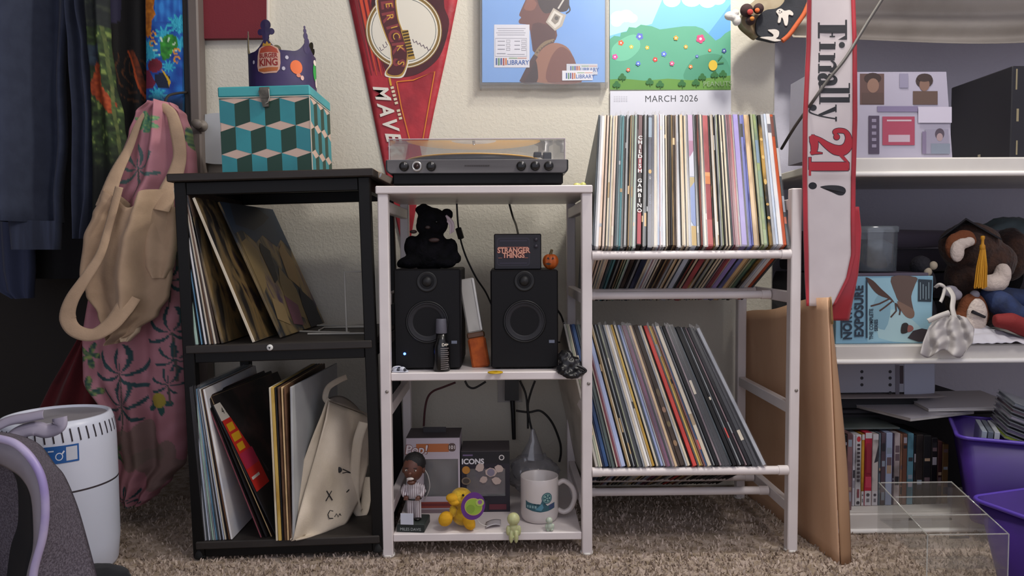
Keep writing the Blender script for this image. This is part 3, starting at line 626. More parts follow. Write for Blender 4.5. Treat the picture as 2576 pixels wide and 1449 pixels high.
# ---- clear case with a record cover
LY = WALL_Y - .028; o = pw(1368, 216, LY); t = thing('record_display_case', 'clear wall case holding a blue record cover with library stickers', 'display case', o)
slab('cover_card', [(1213, 207), (1213, -110), (1522, -110), (1522, 207)], LY + .006, LY + .012, mat('cover_blue', '#6f9ccf', .45), t, o)
a = WArt(LY + .006, o, .0058, .000025)
a.pp(mat('cover_sky', '#8db4e6', .45, var=('#6f9fdc', 2.4, (1, 1, 1), .3, .7)), [(1213, 207), (1213, -110), (1522, -110), (1522, 207)])
hair = '#3a2a26'
a.pp('#6d4136', [(1322, 0), (1312, 22), (1306, 38), (1311, 44), (1305, 52), (1308, 60), (1330, 66), (1338, 110), (1346, 130), (1398, 100), (1398, 60), (1400, -30), (1335, -30)], 3)
a.pp('#8a5644', [(1330, -5), (1318, 22), (1340, 26), (1350, 8)], 3)
a.pp('#54302a', [(1340, 60), (1390, 70), (1395, 105), (1370, 128), (1342, 130)], 3)
a.pp(hair, [(1352, 0), (1360, 22), (1372, 34), (1392, 30), (1425, 28), (1432, 4), (1420, -40), (1350, -40)], 3)
a.pp('#9a6a52', [(1344, 170), (1352, 140), (1372, 116), (1400, 108), (1430, 122), (1448, 160), (1462, 207), (1350, 207)], 4)
a.pp('#7a4a3c', [(1378, 207), (1384, 150), (1410, 118), (1438, 136), (1452, 170), (1462, 207)], 4)
a.pp('#3c2a28', [(1310, 207), (1330, 170), (1345, 150), (1352, 170), (1350, 207)], 3)
a.pl('#8a7454', [(1345, 145), (1355, 125), (1372, 108), (1395, 101)], [9, 9, 8, 7], 4)
for k in range(9): a.pd('#5e4a38', 1345 + 6 * k, 143 - 11 * k ** .62 * 1.0, 2.2)
a.pl('#4a302c', [(1312, 207), (1336, 160), (1348, 140)], 12, 3)
a.pp('#b9b0a0', [(1373, 56), (1392, 20), (1414, 34), (1424, 38), (1414, 66), (1396, 78)]); a.pp('#d9d4c8', [(1378, 54), (1394, 26), (1416, 40), (1408, 62), (1396, 72)]); a.pp('#8f8678', [(1386, 52), (1396, 34), (1410, 42), (1404, 56), (1396, 62)]); a.pd('#5a544c', 1400, 46, 5)
a.pl('#c9c4ba', [(1404, 22), (1420, -4), (1424, -20)], 4); a.pl('#2c2422', [(1424, 34), (1434, 26), (1430, 12)], 3, 3)
# stickers
def sticker(a, x0, y0, x1, y1, sc):
    h = y1 - y0
a.pp('#dedee4', [(1243, 170), (1243, 62), (1332, 62), (1332, 170)])
for k, (u, v) in enumerate(((1250, 1322), (1253, 1318), (1248, 1322), (1251, 1320))): a.pl('#9a9aa4', [(u, 72 + 5.4 * k), (v, 72 + 5.4 * k)], 1.6)
a.pl('#8c8c96', [(1246, 97), (1325, 97), (1325, 142), (1246, 142)], 1.2, 0, True)
for k in range(3):
    y = 104 + 10 * k; a.pl('#8c8c96', [(1252, y), (1270, y)], 1.8); a.pl('#77777f', [(1274, y - 3), (1283, y - 3), (1283, y + 3), (1274, y + 3)], 1, 0, True); a.pl('#8c8c96', [(1294, y), (1308, y)], 1.8); a.pl('#77777f', [(1312, y - 3), (1323, y - 3), (1323, y + 3), (1312, y + 3)], 1, 0, True)
a.pl('#8c8c96', [(1250, 135), (1272, 135)], 1.6); a.pl('#8c8c96', [(1276, 137), (1320, 137)], 1)
bars = ['#3a5a98', '#4f8a54', '#31508f', '#a84038', '#d07c34']
def logo(a, x, y, s, dim=1):
    for k, c in enumerate(bars): a.pl(c, [(x + 6.3 * s * k, y - 9 * s), (x + 6.3 * s * k, y + 9 * s + (1 if k % 2 else 0))], 4 * s)
    a.pt('#2f5fa8', 'LIBRARY', x + 57 * s, y + 3 * s, 16.5 * s, 0, sx=.92, bold=.0002); a.pl('#8fae7a', [(x + 33 * s, y - 9 * s), (x + 55 * s, y - 9 * s)], 2.2 * s); a.pl('#d6a088', [(x + 56 * s, y - 9 * s), (x + 80 * s, y - 9 * s)], 2.2 * s)
logo(a, 1249, 155, .95)
a.pp('#cfd2d8', [(1425, 190), (1425, 161), (1503, 161), (1503, 188)]); logo(a, 1436, 174, .82)
a.pp('#e8e8ec', [(1414, 203), (1414, 178), (1491, 177), (1491, 202)]); logo(a, 1425, 191, .82)
a.build('cover_print', t)
mc = clear('case_acrylic', (.98, .98, .985), .01, .10, .03)
slab('front_pane', [(1209, 213), (1209, -112), (1528, -112), (1528, 212)], LY + .001, LY + .0035, mc, t, o)
mb = MB()
for p0, p1, p2, p3 in (((1207, 222), (1207, 208), (1529, 207), (1529, 221)), ((1207, 222), (1207, -112), (1211, -112), (1211, 222)), ((1525, 220), (1525, -112), (1530, -112), (1530, 220))):
    q = [pw(*p, LY) - o for p in (p0, p1, p2, p3)]
    mb2 = MB().prism([(p.x, p.z) for p in q][::-1], 0., .0275); ob('case_rim', mb2, clear('case_rim_clear', (.96, .96, .965), .08, .12, .06, '#dcd6c8'), t)

# ---- wall calendar
CY = WALL_Y - .004; o = pw(1686, 300, CY); t = thing('wall_calendar', 'wall calendar with a green spring meadow picture above a white date page', 'calendar', o)
slab('picture_page', [(1534, 226), (1534, -80), (1838, -80), (1838, 226)], CY, CY + .003, mat('page_paper', '#d8dade', .5), t, o)
a = WArt(CY, o, 0., .00002)
a.pp('#74b8e4', [(1534, 226), (1534, -80), (1838, -80), (1838, 226)])
a.pp('#5f9fdc', [(1770, 100), (1838, 10), (1838, 110), (1800, 130)]); a.pp('#a9dcf2', [(1534, -80), (1700, -80), (1640, 60), (1534, 90)])
for x, y, r in ((1556, 44, 20), (1575, 40, 19), (1590, 46, 14), (1551, 56, 14), (1690, 0, 22), (1740, -4, 26), (1780, 2, 22), (1806, -4, 20)): a.pd('#cfeaf6', x, y, r, r * .8)
gr = mat('meadow_green', '#5fa98c', .5, var=('#4f9a7a', 3, (1, 1, 1), .3, .7))
a.pp(gr, [(1534, 212), (1534, 98), (1545, 90), (1560, 92), (1562, 82), (1576, 80), (1582, 68), (1600, 70), (1612, 62), (1640, 66), (1660, 74), (1690, 70), (1720, 66), (1750, 66), (1768, 72), (1790, 92), (1800, 102), (1812, 96), (1824, 84), (1838, 76), (1838, 212)])
a.pp('#6cb898', [(1540, 120), (1570, 95), (1600, 88), (1610, 120), (1580, 150), (1545, 150)], 4).pp('#4c9476', [(1720, 198), (1740, 152), (1780, 136), (1815, 140), (1834, 165), (1830, 196), (1780, 200)], 4)
ga = mat('grass_green', '#6a9a44', .5, var=('#4f7f34', 3, (1, 1, 1), .3, .7))
a.pp(ga, [(1534, 226), (1534, 200), (1570, 198), (1620, 203), (1680, 198), (1740, 202), (1790, 195), (1838, 190), (1838, 226)])
def flower(x, y, r, c, cc='#f0f0f0'):
    for k in range(5): an = k * 1.257 + x; a.pd(c, x + r * .6 * math.cos(an), y + r * .6 * math.sin(an), r * .45, n=10)
    a.pd(cc, x, y, r * .3, n=10)
for f in ((1609, 92, 9, '#5a6ac0'), (1562, 108, 7, '#d8603c'), (1588, 118, 5, '#e0c048'), (1628, 120, 5, '#e0b83c'), (1547, 143, 7, '#d84c9a'), (1648, 150, 6, '#d84038'), (1670, 136, 7, '#5a78cc'), (1762, 98, 11, '#d84878'), (1725, 118, 5, '#dca83c'), (1785, 127, 4, '#d87048'), (1753, 142, 4, '#4f6cb4'), (1821, 128, 6, '#3c5490'), (1737, 168, 5, '#d88844'), (1700, 96, 6, '#d8a03c'), (1690, 160, 6, '#d85c8a'), (1605, 160, 6, '#5a78cc'), (1580, 176, 5, '#d86a4a')): flower(*f)
a.pd('#d8b83c', 1793, 165, 11, 13); a.pl('#3c7a4c', [(1806, 152), (1816, 140)], 3); a.pl('#3c7a4c', [(1804, 160), (1820, 158)], 3)
for x, y in ((1551, 215), (1565, 196), (1634, 208), (1660, 214), (1715, 212), (1750, 210), (1766, 196), (1797, 190), (1818, 188)):
    for dx, dy in ((-5, 0), (5, 0), (0, -6)): a.pd('#2c6a34', x + dx, y + dy, 5, n=10)
    a.pl('#2c6a34', [(x, y), (x + 2, y + 9)], 2)
a.pt('#8fa884', 'PEANUTS', 1804, 212, 17, .02, sx=1.0)
a.build('picture_print', t)
slab('date_page', [(1535, 330), (1535, 229), (1839, 227), (1839, 330)], CY - .002, CY + .001, mat('date_paper', '#d3d4de', .5), t, o)
a = WArt(CY - .002, o, -.002, .00002); a.pt('#3a3c42', 'MARCH 2026', 1689, 249, 23, .01, sx=.95, sp=1.08)
for r_ in range(4):
    for k in range(6): a.pl('#b4b4be', [(1544 + 6 * k, 243 + 4 * r_), (1548 + 6 * k, 243 + 4 * r_)], 1.4)
a.build('date_print', t)

# ---- felt hat hanging in the corner
HY = .33; o = pw(1930, 95, HY); t = thing('felt_halloween_hat', 'black felt hat with white ghost shapes and orange trim hanging by the calendar', 'hat', o)
fel = mat('black_felt', '#1d2026', .9, var=('#2a2c32', 20, (1, 1, 1), .4, .6), bump=(220, .4))
def felt_piece(pts, Y0, th, sm=4):
    q = [pw(a_, b_, Y0) - o for a_, b_ in pts]; q = smooth_pts([(p.x, p.z) for p in q], sm, True); return MB().prism([tuple(v) for v in q], Y0 - .33, Y0 - .33 + th)
ob('hat_body', felt_piece([(1908, 88), (1902, 70), (1906, 45), (1925, 26), (1955, 20), (1975, 2), (1990, -30), (2060, -40), (2030, 10), (2000, 60), (1968, 98), (1930, 95)], HY, .03), fel, t)
ob('hat_lining', felt_piece([(1866, 58), (1872, 30), (1890, 8), (1930, -20), (1985, -30), (1975, 5), (1950, 22), (1915, 35), (1905, 60), (1908, 92), (1890, 82)], HY + .008, .03), mat('hat_lining', '#a89c84', .85, var=('#6c5638', 8, (1, 1, 1), .42, .6)), t)
q = [pw(a_, b_, HY - .004) - o for a_, b_ in ((1968, 103), (1985, 88), (2004, 62), (2022, 36), (2036, 5), (2050, -25))]
ob('orange_trim', MB().tube(smooth_pts(q, 5), .0058, 8), mat('orange_felt', '#b0532c', .85, bump=(200, .3)), t)
wf = mat('white_felt', '#c3bcb4', .9, bump=(220, .3))
for pts in ([(1953, 30), (1958, 23), (1966, 22), (1974, 27), (1986, 25), (1995, 32), (1994, 39), (1984, 37), (1983, 52), (1980, 64), (1974, 62), (1970, 48), (1966, 44), (1963, 56), (1957, 56), (1959, 40)], [(1932, 76), (1940, 74), (1952, 74), (1960, 80), (1958, 92), (1952, 97), (1966, 101), (1950, 104), (1930, 99), (1912, 94), (1930, 92), (1944, 92), (1945, 86)]):
    g_ = ob('felt_ghost', felt_piece(pts, HY - .003, .003, 3), wf, t)
a = WArt(HY - .003, o, -.0032)
for x, y in ((1961, 27), (1966, 30)): a.pd('#2c2c30', x, y, 1.6)
a.pl('#2c2c30', [(1958, 32), (1964, 33)], 1.2); a.build('ghost_face', t)
for x, y, r, d, dc in ((1878, 26, 16, (9, 4), '#a83a34'), (1908, 22, 13, (-3, 4), '#c4622e'), (1888, 51, 12, (4, -4), '#b8742e')):
    p = pw(x, y, HY - .012) - o; s_ = (HY + 1.5) / FPX
    k = ob('felt_berry', MB().ell(p, (r * s_, .012, r * s_), 18, 10), mat('berry_brown', '#35201f', .85, bump=(200, .3)), t)
    p2 = pw(x + d[0], y + d[1], HY - .024) - o; ob('berry_dot', MB().ell(p2, (r * .48 * s_, .004, r * .45 * s_), 14, 8), mat('dot_' + dc[1:], dc, .85), k)
mb = MB(); s_ = (HY + 1.48) / FPX
for x, y, rx, rz in ((1836, 40, 14, 11), (1850, 33, 9, 10), (1853, 52, 11, 13), (1845, 44, 10, 9)): p = pw(x, y, HY - .01) - o; mb.ell(p, (rx * s_, .010, rz * s_), 16, 10)
k = ob('white_puff', mb, mat('white_puff', '#d5d2cc', .9, bump=(150, .3)), t); m_ = k.modifiers.new('fuse', 'REMESH'); m_.mode = 'VOXEL'; m_.voxel_size = .0018; k.modifiers.new('sm', 'SMOOTH').iterations = 4
# ---- lamp cord that crosses the sash
q = smooth_pts([pw(2420, -330, -.02), pw(2330, -175, -.02), pw(2250, -50, -.02), pw(2180, 60, -.02), pw(2128, 145, -.03), pw(2080, 205, -.03), pw(2040, 262, -.02), pw(2000, 318, .06), pw(1966, 374, .16)], 6)
t = tag(ob('lamp_cord', MB().tube(q, .0032, 8), mat('cord_grey', '#4f4b47', .5)), 'dark grey lamp cord slanting across the white sash', 'cord')
p = pw(2092, 188, -.031)
# ================================================================== birthday sash
SY = -.012
o = pw(2085, 745, SY); sash = thing('birthday_sash', 'white satin birthday sash with red borders and large vertical lettering', 'sash', o)
def sedge(y):
    L_ = [(-50, 2029), (0, 2030), (110, 2028), (300, 2019), (440, 2018), (560, 2020), (700, 2024), (770, 2028)]; R_ = [(-50, 2150), (0, 2151), (110, 2155), (300, 2156), (440, 2152), (560, 2151), (640, 2152), (700, 2138), (770, 2100)]
    def f(T):
        for (a, b), (c, d) in zip(T, T[1:]):
            if y <= c: return b + (d - b) * (y - a) / (c - a)
        return T[-1][1]
    return f(L_), f(R_)
def sash_y(u, v):
    y = -50 + 820 * v
    return SY + .004 * math.sin(v * 9 + u * 2.2) + .006 * math.sin(u * 3.1) * (1 if v > .6 else .4) + (.012 * (v - .6) * (u - .3) if v > .6 else 0)
def sash_pt(u, v, dy=0.):
    y = -50 + 820 * v; a, b = sedge(y); p = pw(a + (b - a) * u, y, sash_y(u, v) + dy) - o; return (p.x, p.y, p.z)
M_satin = mat('white_satin', '#cfc6c6', .34, var=('#bdb3b4', 6, (1, 1, 1), .35, .65), sheen=.3)
M_sred = mat('red_satin', '#b01c2c', .36, var=('#931523', 8, (1, 1, 1), .4, .6), sheen=.3)
ob('satin_band', MB().sheet(lambda u, v: sash_pt(.085 + .83 * u, -.45 + 1.45 * v), 14, 130, .0012), M_satin, sash)
for a_, b_ in ((0, .085), (.915, 1.0)): ob('red_border', MB().sheet(lambda u, v: sash_pt(a_ + (b_ - a_) * u, -.45 + 1.45 * v, -.0005), 3, 130, .002), M_sred, sash)
# the back half of the loop, red side out, seen beyond the right edge
def back(u, v):
    P_ = [(2152, 2160, 520), (2150, 2166, 580), (2148, 2163, 640), (2138, 2158, 690), (2118, 2150, 730), (2100, 2142, 770), (2090, 2135, 806)]
    s_ = v * (len(P_) - 1); i = min(int(s_), len(P_) - 2); f = s_ - i; l, r, y = [P_[i][k] + (P_[i + 1][k] - P_[i][k]) * f for k in range(3)]
    p = pw(l - 12 + (r - l + 12) * u, y, SY + .016 + .006 * math.sin(v * 7)) - o; return (p.x, p.y, p.z)
ob('red_lining', MB().sheet(back, 6, 30, .002), M_sred, sash)
# lettering: drawn on photo pixels, then laid on the cloth
class Letter(Art):
    def put(s, c, pts, sm=0):
        q = [tuple(v) for v in smooth_pts(pts, sm, True)] if sm else pts
        s.k += 1; vs = []
        for x, y in q:
            a, b = sedge(y); u = (x - a) / (b - a); v = (y + 50) / 820; p = pw(x, y, sash_y(u, v) - .0016 - s.k * .00006) - o; vs.append(tuple(p))
        s.mb.add(vs, [tuple(range(len(vs)))], s.mi(s.col(c))); return s
    def stroke(s, c, pts, w, sm=5):
        P_ = smooth_pts(pts, sm) if sm else [Vector(p) for p in pts]; n = len(P_); ws = w
        if isinstance(w, (list, tuple)): ws = resample(w, n)
        else: ws = [w] * n
        l, r = [], []
        for i in range(n):
            t_ = P_[min(i + 1, n - 1)] - P_[max(i - 1, 0)]; t_.normalize(); nn = Vector((-t_.y, t_.x)) * ws[i] / 2; l.append(tuple(P_[i] + nn)); r.append(tuple(P_[i] - nn))
        s.k += 1
        for i in range(n - 1):
            quad = [l[i], l[i + 1], r[i + 1], r[i]]; vs = []
            for x, y in quad:
                a, b = sedge(y); p = pw(x, y, sash_y((x - a) / (b - a), (y + 50) / 820) - .0016 - s.k * .00006) - o; vs.append(tuple(p))
            s.mb.add(vs, [(0, 1, 2, 3)], s.mi(s.col(c)))
        return s
def K(x, y): return (1800 + x * .3312, y * .3312)        # from the enlarged view to photo pixels
def bar(L_, c, x0, y0, x1, y1): L_.put(c, [K(x0, y0), K(x1, y0), K(x1, (y0 + y1) / 2), K(x1, y1), K(x0, y1), K(x0, (y0 + y1) / 2)])
BK = '#17181f'
def glyph(fn): g = Letter(0, .0001); fn(g); g.build('letter', sash)
glyph(lambda g: (bar(g, BK, 783, 190, 997, 250), bar(g, BK, 778, 170, 792, 290), bar(g, BK, 985, 150, 999, 300), g.put(BK, [K(999, 300), K(930, 302), K(985, 270)]), bar(g, BK, 882, 245, 892, 278), bar(g, BK, 868, 272, 908, 282)))
glyph(lambda g: (bar(g, BK, 790, 332, 910, 374), bar(g, BK, 788, 318, 797, 388), bar(g, BK, 903, 318, 912, 350), g.put(BK, [K(960 + 23 * math.cos(k / 14 * 6.283), 341 + 23 * math.sin(k / 14 * 6.283)) for k in range(14)])))
glyph(lambda g: (bar(g, BK, 786, 418, 905, 458), bar(g, BK, 782, 402, 792, 472), bar(g, BK, 900, 402, 909, 440), bar(g, BK, 782, 500, 880, 542), bar(g, BK, 780, 484, 790, 556), g.stroke(BK, [K(878, 458), K(902, 478), K(908, 502), K(898, 528), K(868, 530)], [4, 5, 9, 12, 13])))
glyph(lambda g: (g.stroke(BK, [K(880, 572), K(905, 585), K(912, 606), K(895, 626), K(850, 630), K(800, 630), K(790, 642), K(800, 656)], [6, 6, 10, 13, 13, 12, 5, 3]), g.put(BK, [K(868 + 16 * math.cos(k / 12 * 6.283), 574 + 15 * math.sin(k / 12 * 6.283)) for k in range(12)]), g.stroke(BK, [K(858, 622), K(850, 596), K(826, 576), K(798, 580), K(788, 600), K(806, 622)], [4, 8, 13, 13, 7, 4])))
glyph(lambda g: (bar(g, BK, 790, 668, 1020, 708), bar(g, BK, 788, 652, 797, 722), bar(g, BK, 1012, 630, 1022, 672)))
glyph(lambda g: (bar(g, BK, 790, 738, 1020, 778), bar(g, BK, 788, 724, 797, 792), bar(g, BK, 1012, 714, 1022, 742)))
glyph(lambda g: (g.put(BK, [K(915, 806), K(915, 842), K(790, 884), K(780, 868)]), bar(g, BK, 910, 794, 920, 852), bar(g, BK, 910, 886, 922, 922), g.stroke(BK, [K(915, 902), K(850, 892), K(785, 878), K(735, 862), K(712, 845), K(722, 822)], [3.4, 3.2, 3.2, 3.4, 4, 5]), g.put(BK, [K(742 + 27 * math.cos(k / 14 * 6.283), 818 + 24 * math.sin(k / 14 * 6.283)) for k in range(14)])))
def two(g, c, e):
    g.stroke(c, [K(925, 1032), K(905, 1003), K(935, 992), K(985, 1000), K(1010, 1045), K(1004, 1105), K(968, 1140), K(910, 1138), K(850, 1105), K(790, 1060), K(725, 1030)], [5 + e, 10 + e, 12 + e, 11 + e, 15 + e, 23 + e, 26 + e, 24 + e, 17 + e, 10 + e, 5 + e], 6)
    g.put(c, [K(920 + (22 + e * 1.6) * math.cos(k / 14 * 6.283), 1040 + (22 + e * 1.6) * math.sin(k / 14 * 6.283)) for k in range(14)])
    g.stroke(c, [K(728, 1028), K(745, 1065), K(752, 1110), K(745, 1150), K(722, 1168)], [11 + e, 21 + e, 18 + e, 15 + e, 5 + e], 6); g.stroke(c, [K(725, 1166), K(778, 1162), K(815, 1164)], [5 + e, 5 + e, 1.5 + e], 4)
RD = '#a82230'
glyph(lambda g: (two(g, '#2a1c2c', 3), two(g, RD, 0)))
def one(g, c, e):
    d = e * 1.5; bar(g, c, 715 - d, 1232 - d, 1008 + d, 1296 + d); bar(g, c, 708 - d, 1196 - d, 726 + d, 1334 + d); g.put(c, [K(1016 + d, 1240 - d), K(1016 + d, 1296), K(990, 1236), K(935 - d, 1178 - d), K(968, 1178 - d), K(996, 1208)])
glyph(lambda g: (one(g, '#2a1c2c', 3), one(g, RD, 0)))
glyph(lambda g: (g.put(BK, [K(738 + 32 * math.cos(k / 16 * 6.283), 1411 + 27 * math.sin(k / 16 * 6.283)) for k in range(16)]), g.put(BK, [(2064, 469.5), (2085, 466), (2110, 467), (2124, 472), (2128, 481), (2122, 490), (2110, 491), (2092, 483), (2070, 474)], 3)))
# ================================================================== turntable on the white stand
def fuse(o, vox=.003, it=5):
    m = o.modifiers.new('fuse', 'REMESH'); m.mode = 'VOXEL'; m.voxel_size = vox; m.use_smooth_shade = True
    if it: s_ = o.modifiers.new('soft', 'SMOOTH'); s_.iterations = it
    return o
TY = .012; z = lambda y, Y=TY: pw(1200, y, Y).z; xx = lambda x, y=420, Y=TY: pw(x, y, Y).x
cx = (xx(970) + xx(1430)) / 2; TW = (xx(1430) - xx(970)) / 2
tt = thing('turntable', 'grey and black turntable under a clear dust cover on the white stand', 'turntable', (cx, TY, TT))
zb0, zb1, zp1 = 0.0, z(436) - TT, z(401) - TT; D = .325
ob('base', MB().box(-TW + .012, TW - .010, .010, D - .02, .004, zb1 + .004, 0, .003), mat('deck_black', '#070607', .5, spec=.25), tt)
for x in (-TW + .05, TW - .05):
    for y in (.04, D - .06): ob('foot', MB().lathe([(0, 0), (.016, 0), (.016, .004), (.012, .008), (0, .008)], 16, 0, (x, y, 0)), mat('black_rubber', '#0d0d0d', .8), tt)
# plinth with rounded ends, seen from the front
def rrect(x0, x1, z0, z1, r, n=5):
    p = []
    for cx_, cz_, a0 in ((x1 - r, z0 + r, -90), (x1 - r, z1 - .002, 0), (x0 + r, z1 - .002, 90), (x0 + r, z0 + r, 180)):
        rr_ = r if cz_ == z0 + r else .002
        for k in range(n + 1): a = R(a0 + 90 * k / n); p.append(((x1 - rr_ if cx_ == x1 - r else x0 + rr_) + rr_ * math.cos(a), cz_ + rr_ * math.sin(a)))
    return p
ob('plinth', MB().prism(rrect(-TW, TW, zb1, zp1 - .0008, .010), .002, D), mat('plinth_black', '#151415', .45), tt)
ob('front_panel', MB().prism(rrect(-TW + .0035, TW - .0035, zb1 + .0012, zp1 - .0012, .009), -.001, .0019), mat('gunmetal', '#6d6967', .38, .55, var=('#5a5655', 3, (1, 1, 12), .35, .65)), tt)
ob('deck_plate', MB().box(-TW + .002, TW - .002, .001, D - .002, zp1 - .0012, zp1, 0, .0004), mat('deck_silver', '#8f8d8c', .35, .5), tt)
zk = (zb1 + zp1) / 2
M_knob = mat('knob_black', '#111011', .3)
for k_, px_ in enumerate((1017, 1049, 1085, 1311, 1346, 1380)):
    x = xx(px_, 415) - cx
    if k_ == 1:
        kn = ob('knob', MB().lathe([(.0105, 0), (.0105, .006), (.0085, .008), (.006, .006), (.0055, .004), (0, .004)], 24, 0, (x, -.001, zk), ax='Y'), mat('knob_steel', '#b9b6b2', .25, .8), tt)
        ob('knob_face', MB().lathe([(.0055, .0045), (.004, .0075), (0, .008)], 18, 0, (x, -.001, zk), ax='Y'), mat('knob_maroon', '#2c1a18', .3), kn)
    else:
        kn = ob('knob', MB().lathe([(.0098, 0), (.0098, .005), (.0085, .0105), (.007, .012), (0, .0122)], 20, 0, (x, -.001, zk), ax='Y'), M_knob, tt)
        ob('pointer', MB().box(x + .0015, x + .003, -.0136, -.0130, zk + .002, zk + .007), mat('pointer_grey', '#a8a4a0', .4), kn)
a = Art(-.0011, .0001); a.rect('#4c4745', -.026, .026, zk - .0005, zk + .0028)
for k in range(14): a.rect('#2f2a2a', -.025 + .0036 * k, -.0225 + .0036 * k, zk - .0001, zk + .0024)
a.build('badge', tt)
PC = (-.012, .165); zt = zp1
ob('platter', MB().lathe([(0, zt + .012), (.146, zt + .012), (.148, zt + .010), (.148, zt), (0, zt)], 64, 0, (PC[0], PC[1], 0)), mat('platter_black', '#1a1817', .4, .3), tt)
rec = ob('vinyl_record', MB().lathe([(.0036, zt + .0155), (.05, zt + .0155), (.1505, zt + .0152), (.1512, zt + .0142), (.1505, zt + .0132), (.0036, zt + .0132)], 72, 0, (PC[0], PC[1], 0)), mat('yellow_vinyl', '#f4b42a', .3, coat=.3), tt)
ob('record_label', MB().lathe([(.0036, zt + .0158), (.05, zt + .0158)], 48, 0, (PC[0], PC[1], 0)), mat('label_grey', '#b5b0ac', .5, var=('#d2cdc9', 12, (1, 1, 1), .45, .55)), rec)
ob('spindle', MB().lathe([(.0032, zt), (.0032, zt + .022), (.002, zt + .025), (0, zt + .025)], 14, 0, (PC[0], PC[1], 0)), mat('steel', '#c4c0bb', .25, .9), tt)
arm = ob('tonearm', MB().tube([(TW - .035, D - .07, zt + .024), (TW - .04, .16, zt + .022), (TW - .058, .07, zt + .019)], .0035, 10), mat('arm_black', '#161515', .4), tt)
ob('headshell', MB().box(TW - .068, TW - .052, .045, .075, zt + .012, zt + .021, 0, .002), mat('arm_black', '#161515', .4), arm)
ob('arm_base', MB().lathe([(.022, zt), (.022, zt + .012), (.013, zt + .016), (.013, zt + .03), (0, zt + .03)], 24, 0, (TW - .035, D - .07, 0)), mat('deck_silver', '#8f8d8c', .35, .5), arm)
ob('arm_rest', MB().box(TW - .046, TW - .028, .09, .098, zt, zt + .026, 0, .002), mat('arm_black', '#161515', .4), arm)
# dust cover: five clear panes
zc0, zc1 = zp1 + .0005, z(349) - TT; mc = clear('dust_cover', (.975, .975, .98), .02, .012, .012, '#d8d4d6', 2.6); th = .003
cov = bpy.data.objects.new('dust_cover', None); COL.objects.link(cov); cov.parent = tt
X0, X1 = -TW + .006, TW - .006
for nm, b_ in (('front_pane', (X0, X1, .004, .004 + th, zc0, zc1 - th)), ('back_pane', (X0, X1, D - .010, D - .010 + th, zc0, zc1 - th)), ('side_pane', (X0, X0 + th, .0072, D - .0102, zc0, zc1 - th)), ('side_pane', (X1 - th, X1, .0072, D - .0102, zc0, zc1 - th)), ('lid_pane', (X0, X1, .004, D - .007, zc1 - th + .0001, zc1))):
    ob(nm, MB().box(*b_), mc, cov)
me_ = mat('cover_edge', '#b9aeb4', .25)
for pts in ([(X0, .003, zc1), (X1, .003, zc1)], [(X0 + .001, .0035, zc0), (X0 + .001, .0035, zc1)], [(X1 - .001, .0035, zc0), (X1 - .001, .0035, zc1)]): ob('cover_edge', MB().tube(pts, .0011, 6), me_, cov)

# ---- pale wooden stick bridging the two tops, and a small glow figure pair
p = pw(982, 464, .05); q = pw(934, 441, .05); d = q - p; L_ = d.length; o = thing('wooden_stick', 'pale wooden stick with an oval inlay resting between the shelf tops', 'stick', (p.x, p.y, p.z + .001), (0, math.atan2(d.z, -d.x), 0))
ob('stick_body', MB().box(-L_, 0, 0, .03, 0, .0135, 0, .0015), mat('pale_wood', '#b3a08a', .55, var=('#9a8670', 5, (2, 12, 12), .35, .65)), o)
mb = MB().lathe([(0, .0004), (.0019, .0004), (.0019, 0)], 16, 0, (0, 0, 0), ax='Y')
i_ = ob('oval_inlay', mb, mat('inlay_white', '#e6e6e8', .35), o, (-.026, 0, .0072)); i_.scale = (1, 1, 2.6)
def glow(name, label, loc, parts, col='#c6cf8e', rot=(0, 0, 0)):
    """small pale glow figure: parts are ellipsoids fused into one soft body"""
    mb = MB()
    for c_, r_ in parts: mb.ell(c_, r_, 14, 9)
    o_ = ob(name, mb, mat('glow_' + col[1:], col, .35, sss=.3), None, loc, rot); tag(o_, label, 'figure', None); return fuse(o_, .0011, 3)
p = pw(1458, 465, .10)
glow('glow_figure', 'tiny yellow-green figure lying on the white top beside the turntable', (p.x, p.y, TT), [((-.006, 0, .007), (.0085, .007, .007)), ((.0075, 0, .0075), (.0075, .007, .0078)), ((0, .004, .005), (.008, .006, .005))], '#cfd07c')

